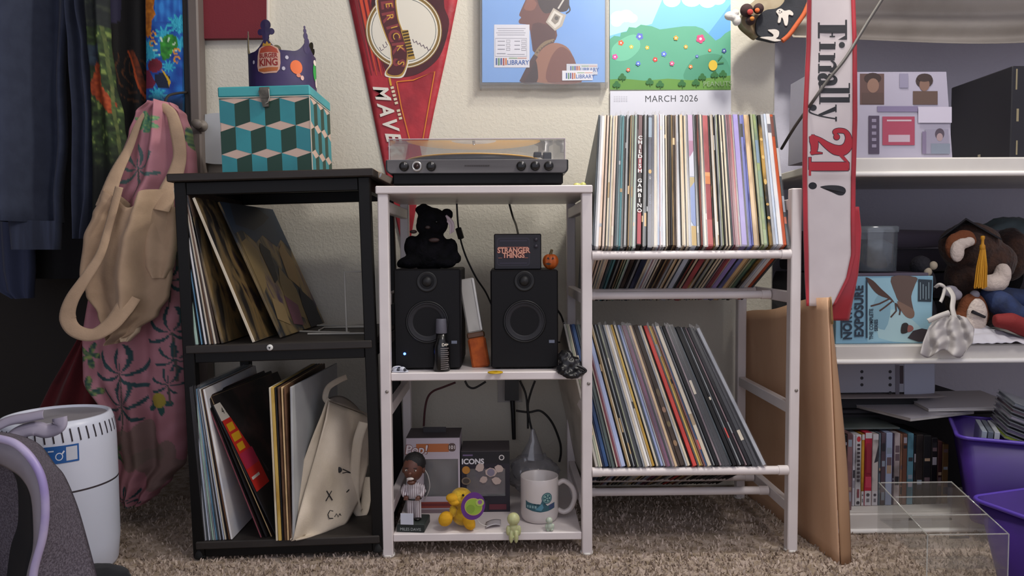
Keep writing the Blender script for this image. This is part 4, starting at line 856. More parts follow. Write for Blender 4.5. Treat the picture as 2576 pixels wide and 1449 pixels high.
# ================================================================== middle shelf
M_spk = mat('speaker_vinyl', '#0b0a0d', .6, var=('#100f13', 40, (1, 1, 1), .4, .6), bump=(260, .25), spec=.25)
def speaker(x0, x1, ytop, Y, label, led, dep):
    pL, pR = pw(x0, 900, Y), pw(x1, 900, Y); w = (pR.x - pL.x); zt_ = pw((x0 + x1) / 2, ytop, Y).z - MS; s_ = (Y + 1.5) / FPX
    t = thing('bookshelf_speaker', label, 'speaker', ((pL.x + pR.x) / 2, Y, MS)); h = w / 2
    ob('cabinet', MB().box(-h, h, .006, dep, .003, zt_, 0, .003), M_spk, t); ob('baffle', MB().box(-h + .001, h - .001, 0, .0058, .004, zt_ - .001, 0, .002), mat('baffle_black', '#0a090c', .55, spec=.25), t)
    zw = pw(0, 818, Y).z - MS; ztw = pw(0, 716, Y).z - MS
    w_ = ob('woofer', MB().lathe([(.041, 0), (.041, .003), (.038, .0035), (.0365, .001), (.033, .003), (.029, -.001), (.014, -.012), (.0135, -.010), (.010, -.006), (0, -.004)], 40, 0, (0, -.0002, zw), ax='Y'), mat('cone_grey', '#1c1b20', .6, var=('#17161b', 30, (1, 1, 1), .4, .6)), t)
    ob('woofer_ring', MB().lathe([(.0445, 0), (.0445, .002), (.0412, .004), (.0412, 0)], 40, 0, (0, -.0002, zw), ax='Y'), mat('ring_black', '#0b0b0c', .4), w_)
    ob('tweeter', MB().lathe([(.0215, 0), (.0215, .0015), (.018, .002), (.012, -.003), (.0105, .0), (.006, .003), (0, .004)], 32, 0, (0, -.0002, ztw), ax='Y'), mat('tweeter_black', '#0c0c0d', .5), t)
    ob('badge', MB().box(h - .020, h - .008, -.0016, -.0002, pw(0, 874, Y).z - MS, pw(0, 866, Y).z - MS, 0, .0004), mat('badge_grey', '#6c7280', .35, .4), t)
    for sx in (-1, 1):
        for y in (.02, dep - .02): ob('foot', MB().lathe([(0, 0), (.006, 0), (.006, .003), (0, .003)], 10, 0, (sx * (h - .015), y, 0)), mat('black_rubber', '#0d0d0d', .8), t)
    if led:
        c_ = pw(1018, 890, Y) - t.location; ob('power_light', MB().lathe([(.0026, 0), (.0024, .0015), (0, .002)], 14, 0, (c_.x, -.0002, c_.z), ax='Y'), mat('blue_led', '#2050ff', .3, emit=('#3a6cff', 14)), t)
    return t, zt_
SPL, ztl = speaker(992, 1160, 677, .035, 'black bookshelf speaker with a lit blue power light under the black bear', True, .20)
SPR, ztr = speaker(1235, 1405, 679, .035, 'black bookshelf speaker carrying the small television tin', False, .20)
# black plush bear on the first speaker
M_fur = mat('black_fur', '#060608', .95, var=('#0c0b10', 60, (1, 1, 1), .4, .6), bump=(160, .9, .004), spec=.15)
BY = .10; bz = MS + ztl; c0 = pw(1080, 676, BY); s_ = (BY + 1.5) / FPX
bear = thing('plush_bear', 'black plush bear seated on top of the speaker, an ear ribbon trailing', 'plush toy', (c0.x, BY, bz))
def bp(px_, py_, dy=0.): q_ = pw(px_, py_, BY + dy); return (q_.x - c0.x, dy, q_.z - bz)
mb = MB()
for (x, y, rx, rz, dy, ry) in ((1080, 640, 52, 42, 0, .035), (1082, 612, 40, 34, 0, .030), (1088, 560, 40, 38, -.005, .030), (1072, 570, 26, 22, -.02, .02), (1032, 660, 30, 16, -.02, .022), (1122, 662, 26, 13, -.02, .020), (1036, 622, 20, 30, -.004, .016), (1134, 625, 18, 26, -.004, .015), (1150, 650, 11, 13, -.006, .012), (1012, 664, 15, 11, -.02, .014), (1066, 528, 22, 14, 0, .014)):
    mb.ell(bp(x, y, dy), (rx * s_, ry, rz * s_), 18, 12, fn=lump(5, .08, x))
fuse(ob('body', mb, M_fur, bear), .004, 3)
for x, y, r in ((1066, 527, 15), (1124, 540, 16)): fuse(ob('ear', MB().ell(bp(x, y, 0), (r * s_, .010, r * s_), 16, 10, fn=lump(6, .1, x)), M_fur, bear), .003, 2)
for x in (1070, 1098): ob('eye', MB().ell(bp(x, 558, -.033), .0028, 10, 8), mat('eye_black', '#050505', .1), bear)
ob('nose', MB().ell(bp(1076, 572, -.04), (.006, .004, .004), 12, 8), mat('nose_brown', '#2a1c1a', .5), bear)
rib = lambda u, v: (Vector(bp(1118, 548, -.012)).lerp(Vector(bp(1142, 590, -.02)), v) + Vector((.010 * (u - .5) + .006 * math.sin(v * 4), .002 * math.sin(u * 6), .006 * u)))
ob('ribbon', MB().sheet(rib, 5, 14, .0008), mat('ribbon_pale', '#b9a8ac', .5), bear)
ob('neck_bow', MB().ell(bp(1040, 583, -.02), (.008, .005, .004), 10, 6).ell(bp(1092, 604, -.032), (.012, .004, .005), 10, 6), mat('bow_brown', '#33201d', .6), bear)
# small television tin
TYn = .055; pL, pR = pw(1243, 672, TYn), pw(1362, 672, TYn); tz = MS + ztr; w = pR.x - pL.x; h = pw(1300, 588, TYn).z - tz
tin = thing('television_tin', 'black tin shaped like a small television with glowing red title lettering', 'tin', ((pL.x + pR.x) / 2, TYn, tz))
ob('tin_body', MB().box(-w / 2, w / 2, .002, .06, 0, h, 0, .002), mat('tin_black', '#0f0e12', .4), tin)
a = Art(.002, .0002); a.rect('#15131c', -w / 2 + .002, w / 2 - .002, .002, h - .002)
def rr_poly(x0, x1, z0, z1, r):
    return [(x + r_ * math.cos(an), zz + r_ * math.sin(an)) for x, zz, a0 in ((x1 - r, z0 + r, -90), (x1 - r, z1 - r, 0), (x0 + r, z1 - r, 90), (x0 + r, z0 + r, 180)) for k in range(5) for an in (R(a0 + 22.5 * k),) for r_ in (r,)]
a.poly('#2b2734', rr_poly(-w / 2 + .006, w / 2 - .024, .008, h - .008, .007)); a.poly('#1a1724', rr_poly(-w / 2 + .008, w / 2 - .026, .010, h - .010, .006))
a.rect('#3a3446', -w / 2 + .012, w / 2 - .030, .013, .0145).rect('#3a3446', -w / 2 + .012, w / 2 - .030, h - .0155, h - .014)
for c_, b_ in (('#7a2424', .0011), ('#d8a088', .0004)):
    a.text(c_, 'STRANGER', -.0085, h * .535, .0155, bold=b_, sx=.88); a.text(c_, 'THINGS', -.0085, h * .395, .0145, bold=b_, sx=.88)
a.line('#b06a58', [(-.0085 - .032, h * .63), (-.0085 + .030, h * .63)], .0011); a.line('#b06a58', [(-.0085 - .032, h * .33), (-.0085 - .024, h * .33)], .0010); a.line('#b06a58', [(-.0085 + .022, h * .33), (-.0085 + .030, h * .33)], .0010)
a.build('screen_print', tin)
for k in range(2): ob('knob', MB().lathe([(.0042, 0), (.004, .004), (0, .0045)], 14, 0, (w / 2 - .011, .002, h - .012 - .014 * k), ax='Y'), mat('knob_grey', '#3c3a42', .4), tin)
# pumpkin
PYn = .06; c0 = pw(1385, 673, PYn); s_ = (PYn + 1.5) / FPX
pk = thing('toy_pumpkin', 'little orange jack-o-lantern standing beside the television tin', 'pumpkin', (c0.x, PYn, tz)); r_ = 20 * s_
ob('gourd', MB().ell((0, 0, r_ * 1.04), (r_, r_, r_ * 1.05), 40, 16, fn=lambda d: (.90 + .10 * abs(math.cos(4 * math.atan2(d.y, d.x)))) * (1 - .16 * max(0, d.z) ** 6)), mat('pumpkin_orange', '#b9591c', .5, var=('#9a4412', 14, (1, 1, 1), .4, .6)), pk)
ob('stem', MB().tube([(0, 0, r_ * 1.8), (.001, 0, r_ * 2.1), (.003, -.001, r_ * 2.5)], [.0042, .003, .0028], 8), mat('stem_brown', '#5a4a2a', .7), pk)
a = Art(-r_ * .99, .0003); a.poly('#1c120c', [(-.009, r_ * 1.35), (-.003, r_ * 1.25), (-.006, r_ * 1.6)]).poly('#1c120c', [(-.013, r_ * .75), (-.006, r_ * .55), (.001, r_ * .72), (-.006, r_ * .85)]).poly('#1c120c', [(.001, r_ * 1.28), (.006, r_ * 1.3), (.004, r_ * 1.6)]); a.build('carved_face', pk)
# bottle of record fluid
BYn = .012; c0 = pw(1110, 941, BYn + .0); s_ = (BYn + 1.5) / FPX; BYc = BYn + .014; R_ = 21.5 * s_
bt = thing('fluid_bottle', 'small black bottle of record cleaner with a grey cap', 'bottle', (c0.x, BYc, MS)); zz = lambda y: pw(1110, y, BYc).z - MS
ob('bottle_body', MB().lathe([(0, 0), (R_ * .94, 0), (R_, .002), (R_, zz(872)), (R_ * .92, zz(864)), (R_ * .66, zz(856)), (R_ * .62, zz(838)), (0, zz(838))], 32), mat('bottle_black', '#0c0c0d', .25), bt)
ob('cap', MB().lathe([(R_ * .66, zz(838)), (R_ * .68, zz(836)), (R_ * .62, zz(804)), (R_ * .58, zz(802)), (0, zz(802))], 28), mat('cap_grey', '#57565f', .5), bt)
a = Art(0, .0); a.text('#e4dccc', 'D4+', 0, .0555, .0085, bold=.0002)
for k in range(11): a.rect('#8d8684', -.010, .0085 - (.003 if k % 3 == 1 else 0), .0475 - .0042 * k, .0488 - .0042 * k)
bend(a, lambda x, y, z_: ((R_ + .0004) * math.sin(x / R_ + .55), -(R_ + .0004) * math.cos(x / R_ + .55), z_), .0025)
a.build('label_print', bt)
# orange cleaning brush leaning between the speakers
p0 = pw(1206, 931, .075); br = thing('record_brush', 'long pale brush handle with an orange felt pad leaning between the speakers', 'brush', (p0.x + .004, .062, MS + .0005), (R(-8), R(-9.5), 0))
ob('felt_pad', MB().box(-.019, .019, 0, .028, 0, .064, 0, .004), mat('orange_pad', '#b0551f', .9, var=('#97451a', 50, (1, 1, 1), .4, .6), bump=(200, .5)), br)
ob('pad_clip', MB().box(-.0185, .0185, .001, .027, .064, .0755, 0, .002), mat('clip_brown', '#5a3a24', .5), br)
ob('handle', MB().box(-.0165, .0165, .002, .024, .0755, .192, 0, .003), mat('handle_pale', '#b3b0aa', .5, var=('#8f8c86', 9, (1, 1, .5), .45, .6)), br)
ob('handle_ridge', MB().box(.0120, .0162, -.0008, .0018, .078, .190, 0, .0004), mat('handle_ridge', '#d2d0cc', .4), br)
# yellow adapter disc
p = pw(1246, 938, .018); p = pf(1246, 938, MS)
ad = tag(ob('adapter_disc', MB().lathe([(.005, .0022), (.015, .0022), (.0158, .0012), (.0150, 0), (.005, 0), (.005, .0022)], 28), mat('adapter_yellow', '#c9a21c', .4), None, (p.x, p.y, MS)), 'flat yellow single adapter lying on the shelf edge', 'adapter')
# white earbud case pieces
eb = thing('earphones', 'tangled white earphones on the shelf beside the blue light', 'earphones', (pw(1006, 938, .014).x, .014, MS))
wh = mat('ear_white', '#c9ccd6', .3)
for x, y, r in ((-.008, 0, .0055), (.006, -.003, .0058)):
    e_ = ob('earbud', MB().ell((x, y, r), (r * 1.2, r, r), 14, 10), wh, eb); ob('ear_tip', MB().ell((x + .005, y - .004, r), (.0032, .003, .0036), 10, 8), mat('ear_tip', '#3c3e48', .5), e_)
ob('wire', MB().tube(smooth_pts([(-.016, .004, .002), (-.012, -.006, .0105), (-.002, -.002, .012), (.004, .006, .008), (.014, .002, .003), (.016, -.005, .0018), (.002, -.008, .0018), (-.015, -.003, .0018)], 6), .0014, 8), wh, eb)
# crumpled black cloth hanging over the edge
c0 = pw(1436, 938, .01); s_ = 1.5 / FPX
cl = thing('black_cloth', 'crumpled black cloth pouch hanging over the shelf edge by the post', 'cloth', (c0.x, .012, MS))
mb = MB()
for x, y, rx, rz, dy in ((1436, 920, 30, 22, 0), (1425, 900, 20, 16, .006), (1415, 930, 16, 12, -.012), (1455, 936, 16, 12, -.014), (1438, 942, 22, 9, -.020)):
    q_ = pw(x, y, .0) ; mb.ell((q_.x - c0.x, dy, max(q_.z - MS, .006) if dy > -.011 else q_.z - MS), (rx * s_, .017, rz * s_), 20, 14, fn=lump(4.5, .45, x * .1))
fuse(ob('pouch', mb, mat('black_nylon', '#101014', .42, bump=(50, .6, .006)), cl), .0022, 1)
ob('drawstring', MB().tube(smooth_pts([pw(1452, 925, -.012) - c0 + Vector((0, -.002, 0)), pw(1464, 930, -.016) - c0, pw(1474, 938, -.016) - c0, pw(1466, 944, -.016) - c0], 5), [.004, .0035, .002, .0015] * 4 + [.0015] * 0 if False else .0028, 8), mat('black_nylon', '#101014', .42), cl)
# cables behind
M_cab = mat('cable_black', '#121112', .45)
def cable(pts, r, label, m=M_cab, name='cable'):
    o_ = ob(name, MB().tube(smooth_pts([pw(*p_) for p_ in pts], 7), r, 8), m); return tag(o_, label, 'cable')
cb = cable([(1149, 512, .30), (1152, 560, .30), (1158, 600, .29), (1172, 645, .28), (1197, 697, .27), (1222, 735, .25), (1240, 775, .22)], .0022, 'thin black cable with a ferrite block hanging behind the speakers')
ob('ferrite_block', MB().tube([pw(1153, 575, .298), pw(1160, 599, .290)], .0075, 12), mat('ferrite', '#131214', .5), cb)
cable([(1281, 512, .36), (1290, 545, .35), (1298, 566, .30), (1304, 592, .18)], .0026, 'short black cable dropping behind the television tin')
cable([(1402, 780, .20), (1412, 795, .22), (1420, 820, .25), (1423, 832, .27)], .0024, 'black speaker wire poking out beside the second speaker')
cable([(1392, 861, .23), (1410, 861, .235), (1424, 862, .24)], .0018, 'stiff little black wire low beside the second speaker')

# ================================================================== bottom shelf
def pop_box(x0, x1, ytop, ybase, Y, label, art):
    pL, pR = pw(x0, ybase, Y), pw(x1, ybase, Y); w = pR.x - pL.x; h = pw((x0 + x1) / 2, ytop, Y).z - BS
    t = thing('toy_box', label, 'box', ((pL.x + pR.x) / 2, Y, BS)); art(t, w, h); return t
def front_with_window(t, w, h, win, m, dep=.09):
    x0, x1, z0, z1 = win
    for b_ in ((-w / 2, w / 2, 0, z0), (-w / 2, w / 2, z1, h), (-w / 2, x0, z0, z1), (x1, w / 2, z0, z1)):
        if b_[1] - b_[0] > .0005 and b_[3] - b_[2] > .0005: ob('front_card', MB().box(b_[0], b_[1], 0, .0012, b_[2], b_[3]), m, t)
    ob('side_card', MB().box(-w / 2, -w / 2 + .0012, .0012, dep, 0, h), m, t); ob('side_card', MB().box(w / 2 - .0012, w / 2, .0012, dep, 0, h), m, t)
    ob('back_card', MB().box(-w / 2, w / 2, dep, dep + .0012, 0, h), m, t); ob('top_card', MB().box(-w / 2, w / 2, 0, dep, h, h + .0012), mat('top_grey', '#4c4648', .6), t); ob('bottom_card', MB().box(-w / 2 + .0012, w / 2 - .0012, .0013, dep, .0002, .0012), m, t)
    ob('window_film', MB().box(x0, x1, .0013, .0018, z0, z1), clear('box_film', (.9, .9, .9), .05, .12, .10), t)
def art1(t, w, h):
    z0, z1 = h * .10, h * .80; win = (-w / 2 + .036, w / 2 - .006, h * .24, h * .70); front_with_window(t, w, h, (-w / 2 + .038, w / 2 - .004, h * .22, h * .72), mat('toy_card_white', '#b9aeb6', .5))
    a = Art(-.0002, .00012); a.rect('#b0673a', -w / 2 + .022, w / 2 - .024, h * .815, h * .925).poly('#55423e', rr_poly(w / 2 - .025, w / 2 - .009, h * .82, h * .93, .006)); a.text('#d8d0cc', '101', w / 2 - .017, h * .873, .011, bold=.0003)
    a.text('#7a4a44', 'Pop!', -w / 2 + .022, h * .845, .028, bold=.0014, shear=.15); a.text('#d8cfd2', 'Pop!', -w / 2 + .022, h * .845, .027, bold=.0004, shear=.15)
    a.rect('#a8602f', -w / 2 + .009, -w / 2 + .022, h * .20, h * .72); a.rect('#8c3c30', -w / 2, w / 2, h * .07, h * .15).rect('#6a2a2c', -w / 2 + .03, w / 2, h * .095, h * .13).rect('#7c6a70', -w / 2, w / 2, 0, h * .05); a.build('card_print', t)
    mb = MB().sheet(lambda u, v: (-w / 2 + .040 + (w - .046) * u, .035 + .006 * math.sin(u * 5 + v * 4), h * .15 + h * .6 * v), 10, 14, -.001); ob('inner_tray', mb, mat('tray_grey', '#8d8a86', .5, var=('#6f6c6a', 9, (1, 1, 1), .4, .6)), t)
    mb = MB().ell((.012, .05, h * .40), (.020, .016, .022), 16, 12).ell((.012, .052, h * .26), (.012, .010, .018), 14, 10); fuse(ob('inner_figure', mb, mat('figure_grey', '#56504e', .6), t), .003, 2)
    ob('hang_tab', MB().box(-.026, .026, .045, .0458, h + .0014, h + .014, 0, .0003), mat('tab_dark', '#2c282a', .6), t)
PB1 = pop_box(1024, 1158, 1102, 1288, .125, 'white and orange toy figure box with a clear window on the bottom shelf', art1)
def art2(t, w, h):
    front_with_window(t, w, h, (-w / 2 + .012, w / 2 - .010, h * .26, h * .72), mat('toy_card_dark', '#1f1a26', .5))
    a = Art(-.0002, .00012); a.rect('#131117', -w / 2, w / 2, h * .80, h).text('#d6d2d4', 'ICONS', -w / 2 + .026, h * .835, .0165, bold=.0006).rect('#6c5a7c', -w / 2 + .004, -w / 2 + .026, h * .93, h * .955); a.disc('#cfc9c4', w / 2 - .018, h * .90, .0062); a.disc('#2c2830', w / 2 - .018, h * .90, .004)
    a.rect('#5c2430', w / 2 - .046, w / 2 - .008, h * .04, h * .13).rect('#2a2530', -w / 2, w / 2 - .05, h * .02, h * .2); a.disc('#b0782c', -w / 2 + .011, h * .70, .0088); a.disc('#7a6a58', -w / 2 + .011, h * .52, .0105, .0085); a.disc('#453c36', -w / 2 + .011, h * .52, .0075, .006)
    for x, zz_, r in ((-.012, .74, .011), (.012, .66, .012), (.030, .72, .010), (.024, .52, .010), (-.004, .54, .009)): a.poly('#b9a49a', [(x + r * (1 + .2 * math.sin(k * 2.2 + x * 99)) * math.cos(k), h * zz_ + r * math.sin(k) * .9) for k in (0, .9, 1.8, 2.7, 3.6, 4.5, 5.4)])
    a.disc('#7d7484', .012, h * .66, .0085); a.build('card_print', t)
    ob('inner_back', MB().box(-w / 2 + .002, w / 2 - .002, .04, .041, h * .2, h * .78), mat('inner_mauve', '#8c6f74', .6, var=('#5c4448', 12, (1, 1, 1), .45, .6)), t)
pop_box(1161, 1283, 1136, 1286, .128, 'dark toy figure box lettered in white with small picture pieces', art2)
# bobblehead
BYb = .022; c0 = pf(1041, 1343, BS); s_ = (c0.y + 1.52) / FPX
bb = thing('bobblehead', 'bobblehead player in a white pinstripe uniform on a dark base', 'bobblehead', (pw(1042, 1343, .04).x, .042, BS), (0, 0, R(-6)))
ob('base', MB().box(-.030, .028, -.030, .030, 0, .018, 0, .002), mat('base_dark', '#3a332c', .5, var=('#26302c', 8, (1, 1, 1), .4, .6)), bb)
a = Art(-.0302, .00015); a.rect('#1c2422', -.030, .028, .001, .0165).text('#a9b0ae', 'MILES DAVIS', -.001, .0065, .0085, sx=.95); a.build('base_print', bb)
ob('sticker', MB().box(-.021, .006, -.0335, -.0325, .0175, .041, 0, .0002), mat('sticker_white', '#c4c8d4', .5), bb)
M_uni = mat('pinstripe', '#c9c2c4', .5); nt = M_uni.node_tree; tc = nt.nodes.new('ShaderNodeTexCoord'); wv = nt.nodes.new('ShaderNodeTexWave'); wv.inputs['Scale'].default_value = 75; wv.inputs['Distortion'].default_value = .5
cr = nt.nodes.new('ShaderNodeValToRGB'); cr.color_ramp.elements[0].position = .10; cr.color_ramp.elements[0].color = lin('#54303c'); cr.color_ramp.elements[1].position = .25; cr.color_ramp.elements[1].color = lin('#c9c2c4')
nt.links.new(tc.outputs['Object'], wv.inputs['Vector']); nt.links.new(wv.outputs['Fac'], cr.inputs[0]); nt.links.new(cr.outputs[0], nt.nodes['Principled BSDF'].inputs['Base Color'])
mb = MB()
for sx in (-1, 1): mb.tube([(sx * .0085, 0, .018), (sx * .008, 0, .04), (sx * .0065, 0, .062)], [.0075, .0078, .009], 12)
mb.ell((0, 0, .076), (.0165, .011, .020), 16, 12); mb.ell((0, 0, .088), (.017, .010, .010), 14, 8)
for sx in (-1, 1): mb.tube([(sx * .016, 0, .090), (sx * .022, -.004, .079), (sx * .016, -.013, .070)], [.0065, .006, .0055], 10)
fuse(ob('uniform', mb, M_uni, bb), .0016, 2)
sk = mat('toy_skin', '#5a3426', .45)
for sx in (-1, 1):
    h_ = ob('hand', MB().ell((sx * .0125, -.0165, .068), (.0052, .005, .0045), 12, 8), sk, bb)
    for k in range(4): ob('finger', MB().tube([(sx * .0125 + (k - 1.5) * .0024, -.020, .0675), (sx * .012 + (k - 1.5) * .0022, -.0225, .065)], [.0013, .0011], 6), sk, h_)
    ob('shoe', MB().ell((sx * .009, -.004, .0205), (.007, .011, .0035), 12, 8), mat('shoe_black', '#161616', .4), bb)
ob('belt', MB().tube([(.0155 * math.cos(k * .3927), .0108 * math.sin(k * .3927), .062) for k in range(16)], .0016, 6, closed=True), mat('belt_dark', '#1c1a1c', .4), bb)
def headf(d): return 1 - .10 * max(0, -d.z) + (.05 if d.y < -.8 and d.z < 0 else 0)
hd = ob('head', MB().ell((0, -.002, .126), (.0215, .022, .030), 28, 20, fn=headf), sk, bb)
ob('neck', MB().tube([(0, 0, .094), (0, 0, .104)], .006, 10), sk, bb)
ob('hair', MB().ell((.002, .003, .137), (.0232, .0232, .0225), 24, 16, fn=lump(8, .06, 3)), mat('toy_hair', '#100e0e', .7, bump=(300, .5)), hd)
ob('nose', MB().ell((-.002, -.0245, .121), (.0048, .005, .0045), 12, 8), sk, hd); ob('mouth', MB().ell((-.002, -.0222, .110), (.0078, .003, .0032), 14, 8), mat('teeth_white', '#d8d0c8', .3), hd)
ob('chin', MB().ell((-.001, -.018, .101), (.009, .006, .005), 12, 8), sk, hd)
for sx in (-1, 1):
    e_ = ob('eye', MB().ell((sx * .0085 - .001, -.0208, .127), (.0036, .0018, .002), 10, 8), mat('eye_white', '#cfc8c0', .3), hd); ob('brow', MB().box(sx * .0085 - .006, sx * .0085 + .004, -.0228, -.0218, .1315, .1328), mat('toy_hair', '#100e0e', .7), hd); ob('ear', MB().ell((sx * .0215, .001, .122), (.003, .005, .007), 10, 8), sk, hd)
    ob('pupil', MB().ell((sx * .0085 - .001, -.0224, .127), (.0014, .0008, .0014), 8, 6), mat('eye_black', '#050505', .1), e_)
ob('cord_loop', MB().tube(smooth_pts([q_ - PB1.location for q_ in (pw(1064, 1176, .118), pw(1076, 1195, .112), pw(1081, 1222, .112), pw(1076, 1242, .112), pw(1066, 1258, .118))], 6), .0011, 6), mat('cord_white', '#c4beb8', .5), PB1)
# yellow duck
M_duck = mat('duck_fur', '#d8b02c', .9, var=('#b98f18', 60, (1, 1, 1), .35, .62), bump=(190, .8, .003), sheen=.2); DY = .035; c0 = pw(1165, 1335, DY); s_ = (DY + 1.5) / FPX; c0 = Vector((c0.x, DY, BS))
dk_ = thing('plush_duck', 'yellow plush duck with a big round paper tag on the bottom shelf', 'plush toy', c0)
dp = lambda x, y, dy=0.: (lambda q_: (q_.x - c0.x, dy, q_.z - c0.z))(pw(x, y, DY + dy))
mb = MB()
for x, y, rx, rz, dy, ry in ((1166, 1292, 32, 30, .006, .026), (1160, 1252, 29, 26, .0, .022), (1168, 1270, 22, 18, .002, .02)): mb.ell(dp(x, y, dy), (rx * s_, ry, rz * s_), 18, 12, fn=lump(6, .07, x))
fuse(ob('body', mb, M_duck, dk_), .0032, 3)
M_beak = mat('duck_beak', '#d8a21c', .85, bump=(190, .6, .002))
mb = MB().ell(dp(1138, 1252, -.012), (17 * s_, .014, 11 * s_), 16, 10).ell(dp(1145, 1262, -.012), (17 * s_, .014, 9 * s_), 16, 10); fuse(ob('beak', mb, M_beak, dk_), .0022, 2)
for x, y, rx, rz, an in ((1121, 1305, 18, 20, .6), (1180, 1314, 15, 21, -.45)): fuse(ob('foot', MB().ell(dp(x, y, -.018), (rx * s_, .013, rz * s_), 16, 12, rot=Matrix.Rotation(an, 3, 'Y'), fn=lump(4, .08, x)), M_beak, dk_), .0026, 2)
ob('wing', MB().ell(dp(1140, 1285, -.012), (10 * s_, .008, 16 * s_), 14, 10, fn=lump(5, .1, 2)), M_duck, dk_)
for x in (1165,): ob('eye', MB().ell(dp(x, 1246, -.0225), .0027, 10, 8), mat('eye_black', '#050505', .1), dk_)
tg = bpy.data.objects.new('paper_tag', None); COL.objects.link(tg); tg.parent = dk_
q_ = dp(1190, 1273, -.036); tg.location = q_; tg.rotation_euler = (0, R(12), R(8))
A_ = Art(0, .0003); rx, rz = 30 * s_, 35 * s_
ob('tag_card', MB().prism([(rx * math.cos(k / 32 * 6.2832), rz * math.sin(k / 32 * 6.2832)) for k in range(32)], -.001, .0005), mat('tag_purple', '#5f2c7c', .5), tg)
A_.y = -.001; A_.disc('#b9a864', .001, -.001, rx * .76, rz * .62, 28, -.5); A_.disc('#8fae3c', .001, -.001, rx * .70, rz * .56, 28, -.5); A_.disc('#7d9a34', -.004, -.006, rx * .35, rz * .3, 18); A_.disc('#a06a8c', .014, .012, .004, .004); A_.disc('#a9b85c', .012, .010, .009, .008, 10); A_.disc('#8a5a90', .012, .011, .0045, .0045); A_.build('tag_print', tg)
ob('tag_string', MB().tube(smooth_pts([dp(1195, 1300, -.02), dp(1210, 1318, -.022), dp(1228, 1324, -.02)], 5), .0008, 6), mat('cord_white', '#c4beb8', .5), dk_)
ob('care_label', MB().sheet(lambda u, v: Vector((pf(1222 + 38 * u, 1316 + 14 * v - 6 * u, BS + .002) - c0)) + Vector((0, 0, .002 + .004 * math.sin(u * 3))), 6, 4, -.0005), mat('cloth_label', '#b5b0b4', .6), dk_)
# mug
MY = .084; c0 = Vector((pw(1357, 1250, MY).x, MY, BS)); s_ = (MY + 1.5) / FPX; R_ = 48.5 * s_; H_ = pw(1357, 1195, MY).z - BS
mg = thing('white_mug', 'white ceramic mug with a dark teal wave and ball logo', 'mug', c0)
M_cer = mat('ceramic_white', '#c9c1be', .22, coat=.5)
ob('cup', MB().lathe([(0, .002), (R_ * .80, 0), (R_ * .90, .002), (R_ * .97, .008), (R_, .016), (R_, H_ - .002), (R_ * .985, H_), (R_ * .94, H_ - .001), (R_ * .93, .012), (R_ * .85, .006), (0, .006)], 48), M_cer, mg)
ob('handle', MB().tube(smooth_pts([(R_ * .97, 0, H_ * .80), (R_ * 1.3, 0, H_ * .86), (R_ * 1.72, 0, H_ * .72), (R_ * 1.86, 0, H_ * .48), (R_ * 1.66, 0, H_ * .24), (R_ * 1.3, 0, H_ * .15), (R_ * .96, 0, H_ * .21)], 7), .0056, 12), M_cer, mg)
a = Art(0, .00004); W_ = R_ * .82
a.poly('#2c5560', [(-W_, .034), (-W_, .051), (-W_ * .85, .048), (-W_ * .5, .046), (-W_ * .25, .041), (0, .045), (W_ * .10, .053), (W_ * .2, .045), (W_ * .45, .041), (W_ * .7, .044), (W_, .046), (W_, .034), (W_ * .5, .030), (0, .028), (-W_ * .5, .030)])
a.poly('#4f8294', [(-W_ * .35, .033), (-W_ * .1, .040), (W_ * .1, .047), (W_ * .2, .038), (W_ * .05, .031)]); a.poly('#3a4668', [(W_ * .55, .034), (W_ * .6, .043), (W_ * .95, .0445), (W_ * .95, .035)])
for k in range(4): a.rect('#7fa0a4', -W_ * .9 + .006 * k, -W_ * .9 + .006 * k + .004, .036, .0415)
a.disc('#2c5560', W_ * .42, .0575, .0118); a.disc('#7fa39a', W_ * .42, .0575, .0098); a.disc('#2c5560', W_ * .42, .0575, .0085)
for k in range(5): an = k * 1.2566; a.disc('#8fb0a6', W_ * .42 + .0055 * math.cos(an), .0575 + .0055 * math.sin(an), .0021, None, 8)
a.disc('#8fb0a6', W_ * .42, .0575, .0020, None, 6)
# finer cut so that the print follows the curve
bend(a, lambda x, y, z_: ((R_ + .0004 - y) * math.sin(x / R_), -(R_ + .0004 - y) * math.cos(x / R_), z_), .003).build('logo_print', mg)
# glow figures of the bottom shelf
p = pw(1292, 1344, -.004)
glow('glow_figure', 'pale green glow figure with a round head sitting over the shelf edge', (p.x, .002, BS), [((0, -.004, .031), (.0135, .0125, .0135)), ((0, -.004, .012), (.0095, .0085, .013)), ((-.0115, -.006, .008), (.0042, .0045, .011)), ((.0115, -.006, .008), (.0042, .0045, .011)), ((-.0052, -.011, -.004), (.0048, .0048, .013)), ((.0052, -.011, -.004), (.0048, .0048, .013)), ((-.0052, -.006, .004), (.0046, .008, .005)), ((.0052, -.006, .004), (.0046, .008, .005))], '#b9bc8a')
p = pf(1383, 1336, BS)
glow('glow_figure', 'tiny translucent pale figure standing in front of the mug', (p.x, p.y + .0, BS), [((-.001, 0, .0225), (.0075, .007, .0072)), ((0, 0, .010), (.0068, .006, .009)), ((-.004, -.001, .003), (.0034, .004, .0035)), ((.004, -.001, .003), (.0034, .004, .0035)), ((.0075, 0, .010), (.0026, .003, .006)), ((-.0075, 0, .010), (.0026, .003, .006))], '#b4bfae')
